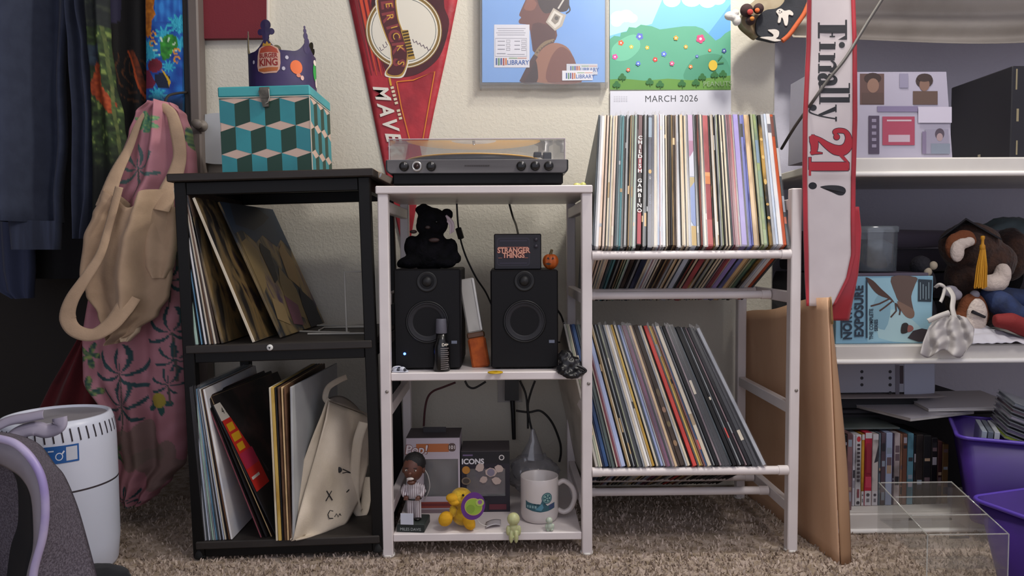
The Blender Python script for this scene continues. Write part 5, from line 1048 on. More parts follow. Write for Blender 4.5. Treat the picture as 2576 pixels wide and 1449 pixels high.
# clear bag behind the mug
c0 = Vector((pw(1340, 1260, .22).x, .24, BS)); s_ = 1.74 / FPX
mb = MB().ell((0, 0, .062), (.062, .05, .060), 36, 26, fn=lambda d: (1 - .45 * max(0, d.z)) * (1 + .22 * noise.noise(d * 3.2) + .10 * noise.noise(d * 9))); mb.tube([(0, 0, .09), (.004, 0, .13), (.002, 0, .158)], [.03, .012, .004], 10)
tag(ob('plastic_bag', mb, clear('bag_clear', (.9, .9, .9), .3, .10, .30, '#b4b4ba'), None, c0), 'crumpled clear plastic bag tied at the top behind the mug', 'bag')
# cables and plug behind the bottom shelf
M_rc = mat('cable_maroon', '#4a1c20', .5)
cable([(1066, 1072, .33), (1069, 1030, .33), (1076, 1000, .33), (1090, 984, .33), (1115, 974, .33), (1146, 962, .33)], .0026, 'dark red cable curving down behind the bottom shelf', M_rc)
cable([(1170, 958, .34), (1178, 972, .34), (1194, 976, .34), (1222, 960, .34)], .0026, 'black cable loop under the middle shelf')
cable([(1308, 958, .36), (1322, 990, .36), (1327, 1030, .35), (1328, 1078, .33)], .0026, 'black cable running straight down towards the clear bag')
cable([(1346, 958, .36), (1336, 985, .36), (1328, 1020, .35), (1332, 1056, .34), (1338, 1082, .33)], .0026, 'second black cable crossing the straight one by the clear bag')
cable([(1298, 1033, .36), (1330, 1037, .36), (1360, 1034, .36), (1388, 1062, .36), (1408, 1110, .36), (1411, 1140, .36), (1407, 1162, .36)], .0028, 'black cable bowing out to the side above the mug')
o = pw(1287, 985, WALL_Y - .03); pa = thing('power_adapter', 'black power adapter plugged into the wall behind the stand', 'adapter', o)
slab('outlet_plate', [(1252, 1012), (1252, 940), (1312, 940), (1312, 1012)], WALL_Y - .005, WALL_Y - .0005, mat('plate_white', '#a8a29c', .5), pa, o)
slab('adapter_block', [(1270, 1008), (1270, 935), (1305, 935), (1305, 1008)], WALL_Y - .035, WALL_Y - .0052, mat('adapter_black', '#121113', .4), pa, o)
ob('adapter_lead', MB().tube([pw(1289, 1008, WALL_Y - .02) - o, pw(1291, 1040, WALL_Y - .02) - o, pw(1293, 1105, WALL_Y - .02) - o], [.0065, .006, .005], 10), mat('adapter_black', '#121113', .4), pa)

# ================================================================== on the black shelf
# patterned record case
CYc = .135; fl, fr = pw(560, 427, CYc), pw(787, 427, CYc); w = fr.x - fl.x; zb = .797; zl = pw(675, 246, CYc).z - zb; zt2 = pw(675, 219, CYc).z - zb; dep = .19
bz0 = BM @ Vector((.13, .15, BH)); zb = bz0.z + .0015; zl = pw(675, 246, CYc).z - zb; zt2 = pw(675, 219, CYc).z - zb
case = thing('record_case', 'square record carrying case covered in teal, green and pink cube pattern', 'case', (fl.x, CYc, zb), (0, BLEAN, 0))
M_teal = mat('case_teal', '#2f8c94', .5, var=('#2a7d86', 10, (1, 1, 1), .4, .6)); M_dkg = mat('case_green', '#123a2c', .5); M_pnk = mat('case_pink', '#c9ad9d', .55); M_lid = mat('lid_teal', '#3f9ea2', .45, var=('#37929a', 8, (1, 1, 1), .4, .6))
ob('box_body', MB().box(0, w, 0, dep, 0, zl, 0, .0015), M_pnk, case)
ob('lid', MB().box(-.0018, w + .0018, -.0018, dep + .0018, zl + .0006, zt2, 0, .0025), M_lid, case)
ob('lid_rim', MB().box(-.001, w + .001, -.001, dep + .001, zl - .0012, zl + .0006), mat('rim_cream', '#c9bfae', .5), case)
def cubes(width, start):
    a = Art(-.0002, .00006); n = 6; cw = width / n if start else width / 6; rowh = zl / 2.92; dh = rowh * .17
    for r in range(-1, 4):
        ztop = zl - rowh * (r + .06)
        for k in range(n + 1):
            x0 = cw * k; x1 = min(cw * (k + 1), width)
            if x0 >= width - 1e-6: continue
            # zig-zag: boundaries alternate between the middle and the tip of a rhombus
            def tip(i, row): return (i + row) % 2
            lo = ztop - rowh
            tl = ztop - (dh if tip(k, r) else 0); tr = ztop - (dh if tip(k + 1, r) else 0)
            bl = lo + (dh if tip(k, r + 1) else 0); brr = lo + (dh if tip(k + 1, r + 1) else 0)
            cl2 = lambda v_: max(.0006, min(zl - .0016, v_))
            if cl2(tl) - cl2(bl) < .0004 and cl2(tr) - cl2(brr) < .0004: continue
            a.poly(M_teal if (k + r) % 2 == 0 else M_dkg, [(x0, cl2(bl)), (x1, cl2(brr)), (x1, cl2(tr)), (x0, cl2(tl))])
            a.k -= 1
    return a
cubes(w, 1).build('cube_pattern', case)
cubes(dep, 1).build('cube_pattern', case, (w, 0, 0), (0, 0, math.pi / 2))
ob('corner_binding', MB().box(w - .0012, w + .0006, -.0008, .0012, 0, zl), mat('rim_cream', '#c9bfae', .5), case)
lx = pw(672, 250, CYc).x - fl.x; mb = MB().box(lx - .011, lx + .011, -.0045, -.0019, zl + .001, zt2 - .003, 0, .001); mb.prism([(lx - .009, zl - .004), (lx + .008, zl - .004), (lx + .012, zl + .012), (lx - .012, zl + .012)], -.0075, -.0045); mb.prism([(lx - .004, zl - .023), (lx + .008, zl - .022), (lx + .009, zl - .002), (lx - .009, zl - .002)], -.006, -.0006)
lt = ob('latch', mb, mat('latch_metal', '#6d675c', .35, .7, var=('#4a463e', 30, (1, 1, 1), .4, .6)), case)
ob('latch_bail', MB().tube([(lx + .011, -.0085, zl + .014), (lx + .012, -.010, zl - .004), (lx + .008, -.0085, zl - .014), (lx + .003, -.0085, zl - .016)], .0012, 8), mat('latch_bright', '#b5b0a4', .3, .8), lt)
# paper crown
KY = .205; cc = pw(708, 212, KY); r_ = .070; czb = zb + zt2 + .0012
crown = thing('party_crown', 'purple paper crown with a burger logo standing on the patterned case', 'crown', (cc.x + .004, KY, czb + .001), (0, BLEAN * .5, 0)); RX, RYc = .0735, .068
hz = lambda y: pw(700, y, KY - .05).z - czb
def cpos(an, z_, d=0.): return (  (RX + d) * math.sin(an), -(RYc + d) * math.cos(an), z_)
base_h, low_h = hz(150), hz(132)
def top(an):
    # five scallops; a tall point every 72 degrees, the front one a little to the left
    k = ((an - R(-12)) / R(72)) % 1.0; d = abs(k - .5) * 2
    return low_h + (hz(96) - low_h) * max(0., d - .22) ** 2.0 / .6
M_cr = mat('crown_purple', '#2c2148', .42, var=('#3a2c58', 14, (1, 1, 1), .4, .6)); M_ol = mat('crown_back', '#5c543e', .7)
NA = 120; outer = MB(); inner = MB()
outer.grid(lambda u, v: cpos(-math.pi + 2 * math.pi * u, v * top(-math.pi + 2 * math.pi * u)), NA, 5); inner.grid(lambda u, v: cpos(math.pi - 2 * math.pi * u, v * top(math.pi - 2 * math.pi * u), -.0006), NA, 5)
bnd = ob('crown_band', outer, M_cr, crown); ob('crown_lining', inner, M_ol, bnd)
def bent_disc(mb, an, z_, rx_, rz_, d, flip=False, n=20):
    vs = [cpos(an, z_, d)] + [cpos(an + rx_ * math.cos(2 * math.pi * k / n) / RX, z_ + rz_ * math.sin(2 * math.pi * k / n), d) for k in range(n)]
    fs = [(0, 1 + k, 1 + (k + 1) % n) for k in range(n)]; mb.add(vs, [f[::-1] for f in fs] if flip else fs)
for i in range(5):
    an = R(-12) + R(72) * i
    if i in (0,): tz = hz(80); spec = ((0, 14, 13), (-15, 8, 8.5), (15, 8, 8.5))
    else: tz = hz(100); spec = ((0, 12, 12), (-13, 8, 8.5), (13, 8, 8.5))
    m1, m2 = MB(), MB()
    if i in (1, 4):      # leafy side points
        for k, (dx, dz, r1) in enumerate(((0, -14, 11), (2, 2, 9), (-2, 16, 7.5), (-4, 29, 5), (-5, 38, 3))):
            for m_, d, f in ((m1, .0004, False), (m2, -.0008, True)): bent_disc(m_, an + dx * .00086 / RX, tz + dz * .00086 - .004, r1 * .00086, r1 * 1.25 * .00086, d, f)
    else:
        for k, (dx, dz_, r1) in enumerate(((spec[0][0], 10, spec[0][1]), (spec[1][0], -6, spec[1][1]), (spec[2][0], -6, spec[2][1]), (0, -8, 12), (0, -20, 9))):
            for m_, d, f in ((m1, .0004 + .0001 * k, False), (m2, -.0008 - .0001 * k, True)): bent_disc(m_, an + dx * .00086 / RX, tz + dz_ * .00086, r1 * .00086, r1 * .00086, d, f)
    pt_ = ob('crown_point', m1, M_cr, crown); ob('point_back', m2, M_ol, pt_)
def bent(a, an0, d0=.0008): return bend(a, lambda x, y, z_: cpos(an0 + x / RX, z_, d0 - y), .004)
u_ = .00108
a = Art(0, .0001); X0 = 0; zc = hz(155)
a.poly('#c9a08c', [(x * u_ * 1.02, zc + y * u_) for x, y in ((-23, -22), (-10, -28), (16, -27), (22, -20), (24, -8), (23, 0), (24, 12), (20, 22), (8, 28), (-8, 28), (-19, 22), (-23, 8), (-24, -4), (-25, -12))])
a.poly('#a8452c', [(x * u_, zc + y * u_) for x, y in ((-19, 13), (-15, 22), (-4, 26), (8, 26), (18, 20), (21, 12), (2, 14))]); a.poly('#b0602c', [(x * u_, zc + y * u_) for x, y in ((-22, -18), (0, -16), (20, -16), (18, -23), (-8, -25), (-20, -23))])
a.text('#8c2420', 'BURGER', 0, zc + 7 * u_, 12.5 * u_, .0, bold=.0005, sx=.82); a.text('#8c2420', 'KING', 0, zc - 6.5 * u_, 19 * u_, 0, bold=.0007, sx=.86)
a.poly('#b98a2c', [(x * u_, zc + y * u_) for x, y in ((-11, 26), (-9, 33), (-4, 30), (-1, 36), (3, 30), (8, 32), (6, 26))]); bent(a, R(-9)).build('burger_logo', crown)
a = Art(0, .0001)
for x, y in ((-36, 158), (37, 150), (30, 178)): a.disc('#b9b4c0', x * u_, hz(y), 3.4 * u_, 4 * u_, 8)
bent(a, R(-9)).build('star_print', crown)
a = Art(0, .0001); a.disc('#d8652a', 0, hz(172), 13 * u_, 14 * u_, 18).disc('#c9785c', 4 * u_, hz(192), 5 * u_, 4 * u_, 10).disc('#cfa89c', 12 * u_, hz(197), 4 * u_, 5 * u_, 10); bent(a, R(38)).build('orange_spot', crown)
a = Art(0, .0001); a.disc('#2c9a44', 0, hz(172), 9 * u_, 19 * u_, 18).disc('#d8d0c4', 2 * u_, hz(148), 9 * u_, 6 * u_, 10).disc('#d8d0c4', 6 * u_, hz(200), 6 * u_, 10 * u_, 8); bent(a, R(84)).build('green_spot', crown)
# white wire record stand on the middle board
def wire(pts, r=.0022): return MB().tube(pts, r, 8)
ws = thing('wire_record_stand', 'white wire record display stand on the middle board of the black shelf', 'stand', BM @ Vector((.30, .17, BS2 + .0005)), (0, BLEAN, 0)); M_wire = mat('wire_white', '#a9a59c', .45)
W = lambda x, y, Y: tuple((BM.inverted() @ pw(x, y, Y)) - Vector((.30, .17, BS2 + .0005)))
zf = .0024
def flat(x, y): p_ = pf(x, y, .44); v_ = (BM.inverted() @ p_) - Vector((.30, .17, BS2)); return (v_.x, v_.y, zf)
fA, fB, fC, fD = flat(733, 838), flat(765, 827), flat(918, 831), flat(920, 838)
ob('base_loop', wire([flat(733, 841), flat(770, 827), flat(921, 832)]), M_wire, ws); ob('front_bar', wire([flat(733, 842), flat(880, 850)]), M_wire, ws); ob('cross_bar', wire([flat(775, 851), flat(921, 853)]), M_wire, ws); ob('inner_bar', wire([flat(803, 842), flat(816, 834), flat(921, 835)]), M_wire, ws)
b0 = flat(873, 847); ob('upright', wire([b0, (b0[0], b0[1], .135), (b0[0] + .05, b0[1] + .02, .135)]), M_wire, ws)
# canvas tote bag leaning on the bottom board
tb = thing('canvas_tote', 'cream canvas tote bag with a printed drawing slouching on the bottom board', 'bag', BM @ Vector((.215, 0, BS1 + .0005)))
M_can = mat('canvas_cream', '#d2c4b0', .8, var=('#c0b29d', 9, (1, 1, 1), .4, .6), bump=(320, .3))
o_ = tb.location
def outl(v):   # v from top to bottom: left and right edge in the photo, depth
    T = [(0, 826, 925, .10, .23), (.12, 818, 930, .08, .21), (.35, 795, 925, .05, .16), (.6, 768, 905, .02, .12), (.8, 748, 868, .0, .07), (.95, 736, 800, -.01, .02), (1, 733, 752, -.012, .0)]
    for a_, b_ in zip(T, T[1:]):
        if v <= b_[0]: f = (v - a_[0]) / (b_[0] - a_[0]); return [a_[k] + (b_[k] - a_[k]) * f for k in range(1, 5)]
    return T[-1][1:]
def ty(u, v): yl = 1010 + (1380 - 1010) * v; yr = 1048 + (1392 - 1048) * v; return yl + (yr - yl) * u
def tote(u, v):
    l, r, Yl, Yr = outl(v); p_ = pw(l + (r - l) * u, ty(u, v), Yl + (Yr - Yl) * u - .012 * math.sin(math.pi * u) * (1 - .3 * v) + .006 * math.sin(u * 9 + v * 5) * (1 - u * .5)); p_.z = max(p_.z, o_.z + .001); return p_ - o_
ob('front_cloth', MB().sheet(tote, 26, 34, .0015), M_can, tb)
ob('back_cloth', MB().sheet(lambda u, v: Vector(tote(u, v)) + Vector((-.004 - .022 * math.sin(math.pi * min(1, v * 1.02)) * .8 * (1 - u), .012 * math.sin(math.pi * u) + .004, .006 * (1 - v))), 20, 28, .0015), M_can, tb)
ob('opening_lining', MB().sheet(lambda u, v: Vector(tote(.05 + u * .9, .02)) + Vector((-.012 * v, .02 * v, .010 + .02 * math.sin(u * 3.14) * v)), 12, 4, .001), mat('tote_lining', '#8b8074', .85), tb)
def strap(pts, w_, nm): 
    P_ = smooth_pts([pw(*q2) - o_ for q2 in pts], 8); n = len(P_) - 1
    def f(u, v): i = min(int(v * n), n - 1); c_ = P_[i].lerp(P_[i + 1], v * n - i); t_ = (P_[min(i + 2, n)] - P_[max(i - 1, 0)]).normalized(); s2 = t_.cross(Vector((0, -1, 0))).normalized(); return c_ + s2 * w_ * (u - .5)
    return ob(nm, MB().sheet(f, 4, n * 2, .0015), M_can, tb)
strap([(915, 1062, .15), (900, 1110, .12), (893, 1180, .11), (892, 1250, .11), (900, 1285, .115), (912, 1290, .12), (920, 1262, .14), (924, 1200, .16)], .021, 'handle')
strap([(826, 1012, .11), (818, 1000, .12), (826, 975, .14), (850, 958, .16), (872, 948, .18)], .013, 'handle')
# the print
def tpos(x, y):
    # invert the cloth by search
    best = None
    for i in range(41):
        for j in range(41):
            u, v = i / 40, j / 40; l, r, _, _ = outl(v); d = (l + (r - l) * u - x) ** 2 + (ty(u, v) - y) ** 2
            if best is None or d < best[0]: best = (d, u, v)
    return best[1], best[2]
def on_tote(pts):
    out = []
    for x, y in pts:
        u, v = tpos(x, y); p_ = pw(x, y, 0); q2 = Vector(tote(u, v)) + o_; p_ = pw(x, y, q2.y - .0032); out.append(tuple(p_ - o_))
    return out
ink = mat('tote_ink', '#1c1b1c', .7)
pr = MB()
def tstroke(pts, w_):
    P_ = on_tote(pts); pr.tube(P_, w_, 6)
tstroke([(862, 1190), (872, 1188), (882, 1190)], .0009)
pr.ell(on_tote([(852, 1182)])[0], (.0075, .0015, .0065), 14, 8)
tstroke([(822, 1235), (836, 1258)], .0012); tstroke([(834, 1235), (820, 1260)], .0012)
tstroke([(862, 1180), (884, 1190)], .0010); tstroke([(872, 1238), (878, 1232)], .0012)
# handwritten name at the bottom
tstroke([(838, 1286), (830, 1284), (825, 1294), (828, 1304), (838, 1304)], .0010); tstroke([(842, 1300), (846, 1292), (851, 1300), (855, 1292), (858, 1298)], .0008)
ob('drawing_print', pr, ink, tb)
# ================================================================== clothes in the closet
def interp(rows, y):
    if y <= rows[0][0]: return rows[0][1:]
    for a, b in zip(rows, rows[1:]):
        if y <= b[0]: f = (y - a[0]) / (b[0] - a[0]); f = f * f * (3 - 2 * f) if len(rows) > 6 else f; return [a[k] + (b[k] - a[k]) * f for k in range(1, len(a))]
    return rows[-1][1:]
def garment(name, rows, Y, dep, folds, m, parent, o, col=None, nu=60, nv=120, wob=0., neck=0.):
    """a hanging tube of cloth: rows are (photo y, left x, right x); folds are (depth, count, phase, drift, twist)"""
    y0, y1 = rows[0][0], rows[-1][0]
    def sx(u): return 2 * u if u <= .5 else 2 - 2 * u
    def fn(u, v):
        y = y0 + (y1 - y0) * v; l, r = interp(rows, y)[:2]; s = sx(u); x = l + (r - l) * s
        bul = (1 - abs(2 * s - 1) ** 3) ** .5 * dep * (-1 if u <= .5 else .8); fd = 0
        for d_, k_, ph, dr, tw in folds: fd += d_ * math.cos(2 * math.pi * (k_ * s + ph + dr * v + tw * math.sin(3 * v)))
        if wob: fd += wob * noise.noise(Vector((x * .012, y * .008, 3.3)))
        y += neck * math.exp(-((s - .42) / .2) ** 2) * (1 - v) ** 4; p = pw(x, y, Y) - o; return (p.x, bul + fd * (1 if u <= .5 else .4) * (1 - abs(2 * s - 1) ** 4), p.z)
    c = None
    if col: c = lambda u, v: lin(col((lambda y: (lambda lr: lr[0] + (lr[1] - lr[0]) * sx(u))(interp(rows, y)[:2]))(y0 + (y1 - y0) * v), y0 + (y1 - y0) * v))
    return ob(name, MB().grid(fn, nu * 2, nv, 0, True, c), m, parent)
def hx(c): c = c.lstrip('#'); return tuple(int(c[i:i + 2], 16) / 255 for i in (0, 2, 4))
def mixc(a, b, f): return tuple(a[k] + (b[k] - a[k]) * f for k in range(3))
def inside(x, y, poly):
    r_ = False; j = len(poly) - 1
    for i in range(len(poly)):
        (xi, yi), (xj, yj) = poly[i], poly[j]
        if (yi > y) != (yj > y) and x < (xj - xi) * (y - yi) / (yj - yi) + xi: r_ = not r_
        j = i
    return r_
def nz(x, y, s, k=0.): return noise.noise(Vector((x * s, y * s, k)))
def cloth(key, c, **k): return mat(key, c, .9, bump=(300, .25), sheen=.1, **k)
M_navy = cloth('navy_fleece', '#2f364a', var=('#293044', 30, (1, 1, 1), .4, .6))
o = pw(120, 400, .42); t = thing('navy_sweatshirt', 'navy sweatshirt hanging in the closet with deep folds and a ribbed hem', 'sweatshirt', o)
garment('body', [(-340, 90, 150), (-250, 20, 190), (0, 10, 170), (200, 14, 160), (350, 15, 165), (500, 22, 150), (560, 35, 150)], .42, .05, [(.075, .95, .02, .18, .10), (.018, 2.3, .3, .1, .05)], M_navy, t, o, nu=50)
garment('ribbed_hem', [(556, 35, 150), (600, 42, 148), (628, 46, 146)], .42, .045, [(.030, .95, .18, .0, 0)], cloth('navy_rib', '#343b50', var=('#282e40', 90, (1, .1, .05), .4, .6)), t, o, nu=50, nv=12)
garment('sleeve', [(-320, 140, 190), (-200, 150, 212), (0, 150, 200), (120, 156, 222), (300, 165, 236), (480, 163, 232), (600, 168, 214)], .36, .045, [(.026, 1.3, .35, .15, .05), (.007, 2.6, .1, .2, .1)], M_navy, t, o, nu=40)
ob('hanger_hook', MB().tube([(0, .2, pw(120, -330, .42).z - o.z), (0, .2, 1.72 - o.z)], .002, 6), mat('hook_steel', '#77736e', .3, .8), t)
def hook(t, o, x, ytop, Y):
    p = pw(x, ytop, Y) - o; q = Vector((p.x, .62 - o.y, 1.738 - o.z))
    ob('hanger', MB().tube(smooth_pts([tuple(p), (p.x, (p.y + q.y) / 2, q.z - .03), tuple(q)], 4), .0022, 6), mat('hook_steel', '#77736e', .3, .8), t)
# dark clothes further in
for nm, lab, rows, Y, c in (('black_clothing', 'long black clothing hanging at the back of the closet', [(-330, 60, 140), (-220, -30, 260), (200, -40, 262), (660, -50, 258), (700, -45, 255)], .72, '#121114'), ('dark_clothing', 'black clothing hanging behind the patterned shirts', [(-330, 290, 340), (-200, 270, 460), (200, 268, 470), (700, 262, 480), (900, 260, 470)], .74, '#0f0e10')):
    o = pw(rows[1][1] + 80, 400, Y); t = thing(nm, lab, 'clothing', o); garment('cloth', rows, Y, .04, [(.012, 3, .2, .2, .1)], cloth('c_' + nm, c), t, o, nu=40, nv=60); hook(t, o, (rows[0][1] + rows[0][2]) / 2, -325, Y)
o = pw(20, 720, .60); t = thing('blue_grey_shirt', 'dark blue-grey shirt tail hanging below the navy sweatshirt', 'shirt', o); garment('cloth', [(-330, -20, 30), (-200, -60, 60), (500, -55, 62), (680, -40, 66), (735, -20, 62), (752, 15, 60)], .56, .03, [(.012, 2, .2, .2, .1)], cloth('c_bluegrey', '#39405a'), t, o, nu=40, nv=60); hook(t, o, 5, -325, .56)
# parrot shirt
ORANGE = [(250, 160), (262, 163), (268, 190), (272, 222), (285, 245), (300, 262), (299, 280), (290, 290), (280, 280), (262, 262), (240, 240), (238, 215), (246, 190)]
def parrot(x, y):
    n = nz(x, y, .06) + .5 * nz(x, y, .15, 4); c = mixc(hx('#16210f'), hx('#3c5228'), max(0, min(1, .5 + n)))
    if n > .42: c = hx('#6f8040')
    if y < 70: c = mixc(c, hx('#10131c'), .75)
    if 120 < y < 170 and x < 262: c = mixc(hx('#1c2430'), hx('#2c3c48'), .5 + n)
    if inside(x + 4 * nz(x, y, .2, 7), y, ORANGE): c = mixc(hx('#a8481c'), hx('#7a2c10'), max(0, min(1, .5 + nz(x, y, .12, 2))))
    if abs(x - (268 + (y - 80) * .14)) < 3 and y > 70: c = mixc(hx('#5a6234'), hx('#3a4a24'), .5 + n)
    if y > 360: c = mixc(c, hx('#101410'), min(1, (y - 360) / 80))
    return c
M_print = mat('printed_cotton', '#888888', .85, vcol=True, bump=(280, .2))
o = pw(270, 300, .36); t = thing('parrot_shirt', 'dark green jungle print shirt with an orange bird shape hanging by the sweatshirt', 'shirt', o)
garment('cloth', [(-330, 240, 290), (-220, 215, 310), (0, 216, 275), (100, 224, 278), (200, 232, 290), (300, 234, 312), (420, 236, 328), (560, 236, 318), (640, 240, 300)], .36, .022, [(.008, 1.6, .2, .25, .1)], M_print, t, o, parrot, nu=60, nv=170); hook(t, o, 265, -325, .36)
def feather(x, y):
    c = hx('#0d0b0b'); n = nz(x, y, .05)
    if y < 62 and x < 312 and y < 62 - abs(x - 285) * .8 + 14: c = hx('#2a2740')
    if y > 140:
        rr_ = math.hypot((x - 352) * 1.3, y - 175); w = math.sin(rr_ * .32 + 3 * n)
        if rr_ < 85 and w > .72 and x > 292: c = mixc(hx('#5a3418'), hx('#2c1a10'), .5 + n)
    xs = 330 + (y - 135) * .37 + 3 * math.sin(y * .05)
    if 132 < y < 250 and abs(x - xs) < 2.6: c = hx('#a8441a')
    if 132 < y < 250 and xs + 2.6 < x < xs + 16 and y < 235: c = mixc(hx('#4a2010'), hx('#7a3414'), .5 + nz(x, y, .1, 3))
    return c
o = pw(325, 200, .44); t = thing('feather_shirt', 'black shirt with an orange and brown feather print', 'shirt', o)
garment('cloth', [(-330, 295, 345), (-220, 268, 372), (0, 262, 372), (150, 270, 374), (270, 285, 374), (420, 300, 376), (520, 300, 376)], .44, .02, [(.006, 1.4, .1, .2, .1)], M_print, t, o, feather, nu=60, nv=150); hook(t, o, 320, -325, .44)
GREEN = [(408, 110), (420, 92), (436, 88), (448, 96), (452, 120), (440, 130), (430, 150), (416, 156), (410, 140)]
def tropic(x, y):
    n = nz(x, y, .045); c = mixc(hx('#123a8c'), hx('#1f66b4'), max(0, min(1, .5 + 1.2 * n)))
    if y < 60 and x > 395: c = mixc(hx('#164a9c'), hx('#2c7ac4'), max(0, min(1, .5 + n + .3 * math.sin(x * .4))))
    for cx_, cy_, r_, a0 in ((452, 62, 30, 0), (418, 90, 24, .4), (375, 118, 20, .2), (384, 140, 26, 0), (402, 240, 26, .3), (456, 112, 22, .8), (462, 75, 18, 1), (428, 170, 18, .6)):
        d = math.hypot(x - cx_, (y - cy_) * 1.2); an = math.atan2(y - cy_, x - cx_)
        if d < r_ * (.75 + .25 * math.sin(an * 9 + a0)): c = mixc(hx('#1c86a8'), hx('#3cb0c8'), .5 + .5 * math.sin(an * 18))
    if inside(x, y, GREEN): c = mixc(hx('#1c5c24'), hx('#3c9a34'), .5 + nz(x, y, .1, 1))
    d = math.hypot(x - 420, y - 126); an = math.atan2(y - 126, x - 420)
    if 18 < d < 30 and math.sin(an * 9) > .78 and y < 145: c = hx('#b9d0b4')
    if inside(x, y, [(368, 0), (396, 0), (392, 25), (398, 40), (388, 55), (385, 90), (376, 98), (368, 90)]): c = mixc(hx('#c8791c'), hx('#8a4c10'), max(0, min(1, .5 + nz(x, y, .11, 2))))
    for cx_, cy_ in ((391, 92), (389, 112), (448, 132), (449, 152)):
        d = math.hypot(x - cx_, y - cy_)
        if abs(d - 7) < 1.9 and not (x > cx_ + 3 and y > cy_): c = hx('#d08c24')
    if math.hypot((x - 395) * .9, y - 168) < 17: c = mixc(hx('#7a1c30'), hx('#5a1424'), .5 + n)
    if inside(x, y, [(368, 175), (380, 180), (398, 212), (390, 225), (368, 226)]): c = hx('#6a1c38')
    if inside(x, y, [(396, 190), (415, 185), (432, 195), (430, 225), (405, 225), (395, 205)]): c = hx('#101a34')
    if inside(x, y, [(412, 178), (418, 182), (434, 208), (430, 220), (426, 205)]): c = hx('#c8a01c')
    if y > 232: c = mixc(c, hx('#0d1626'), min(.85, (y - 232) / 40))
    if x > 462: c = mixc(c, hx('#1c6a8c'), .5)
    return c
o = pw(418, 150, .40); t = thing('tropical_shirt', 'bright blue tropical print shirt hanging beside the closet jamb', 'shirt', o)
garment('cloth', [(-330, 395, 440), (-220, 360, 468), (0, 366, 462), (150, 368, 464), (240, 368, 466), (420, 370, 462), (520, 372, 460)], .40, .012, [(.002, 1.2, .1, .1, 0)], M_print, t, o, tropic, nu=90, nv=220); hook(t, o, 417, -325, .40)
# red cloth on the closet floor
o = pw(180, 1030, .50); o.z = 0; t = thing('red_cloth', 'dark red cloth hanging low behind the white air purifier', 'cloth', o)
garment('cloth', [(820, 232, 262), (880, 192, 262), (960, 140, 262), (1040, 98, 264), (1180, 90, 266)], .50, .05, [(.014, 2.2, .2, .3, .1)], cloth('c_red', '#5c1018', var=('#480a12', 9, (1, 1, 1), .4, .6)), t, o, nu=40, nv=50)
# pink palm print garment
PALMS = [(366, 428, 60, 1), (395, 318, 34, 3), (440, 700, 60, 0), (450, 830, 62, 0), (455, 900, 46, 0), (330, 930, 72, 0), (330, 1010, 62, 0), (240, 890, 34, 2), (235, 985, 44, 2), (418, 1000, 34, 4), (300, 1130, 40, 2), (370, 1110, 60, 5), (420, 1160, 60, 5), (345, 1240, 34, 0), (480, 350, 34, 2), (440, 960, 40, 0), (250, 1060, 30, 2), (300, 760, 50, 0), (455, 620, 40, 0)]
def palm(x, y):
    n = nz(x, y, .03); c = mixc(hx('#a87078'), hx('#b8808a'), max(0, min(1, .5 + n)))
    for cx_, cy_, r_, kd in PALMS:
        dx, dy = x - cx_, y - cy_; d = math.hypot(dx, dy)
        if d > r_ * 1.25: continue
        an = math.atan2(dy, dx)
        if kd in (0, 1):
            # drooping fronds
            a2 = an + .012 * d * (1 if dx > 0 else -1)
            if d < r_ and abs(math.sin(a2 * 3.5 + cx_)) > .80 + .17 * (d / r_) and dy < r_ * .62: c = hx('#2c4a4e') if kd == 0 else hx('#4f6a68')
            if 0 < dy < r_ * 1.2 and abs(dx - 5 * math.sin(dy * .04)) < 2.2: c = hx('#54504a')
        elif kd == 3:
            if d < r_ * (.5 + .5 * abs(math.sin(an * 4))) and dy < 22: c = mixc(hx('#3c7a6a'), hx('#8aa86a'), .5 + nz(x, y, .2, 2))
        elif kd == 2:
            if d < r_ * (.62 + .38 * math.sin(an * 5 + cx_)): c = mixc(hx('#2c4c48'), hx('#8a9a58'), max(0, min(1, .45 + 1.3 * nz(x, y, .11, cy_))))
        elif kd == 4:
            if math.hypot(dx, dy * .9) < 17: c = hx('#a8963c')
            elif d < r_ * (.8 + .3 * math.sin(an * 6)) and dy > 2: c = hx('#2c5450')
        elif kd == 5:
            if d < r_ * (.9 + .2 * math.sin(an * 4)): c = mixc(c, hx('#7c6c62'), .75)
    return c
o = pw(400, 420, .24); t = thing('pink_palm_shirt', 'pink palm tree print clothing hanging from the closet jamb over the purifier', 'shirt', o)
garment('cloth', [(262, 388, 440), (290, 352, 468), (340, 332, 484), (400, 312, 494), (440, 300, 496), (520, 262, 480), (700, 232, 474), (860, 212, 472), (950, 214, 472), (1040, 260, 472), (1100, 270, 472), (1160, 283, 468), (1205, 287, 432), (1240, 300, 400), (1258, 322, 378)], .24, .045, [(.014, 2.1, .25, .35, .12), (.006, 4.3, .1, .2, .1)], M_print, t, o, palm, nu=90, nv=300, wob=.010)
p = pw(418, 262, .33) - o; ob('hanging_loop', MB().tube(smooth_pts([tuple(pw(414, 266, .24) - o), tuple(pw(425, 240, .30) - o), tuple(pw(470, 232, .395) - o)], 5), .003, 8), mat('loop_dark', '#2a2420', .8), t)
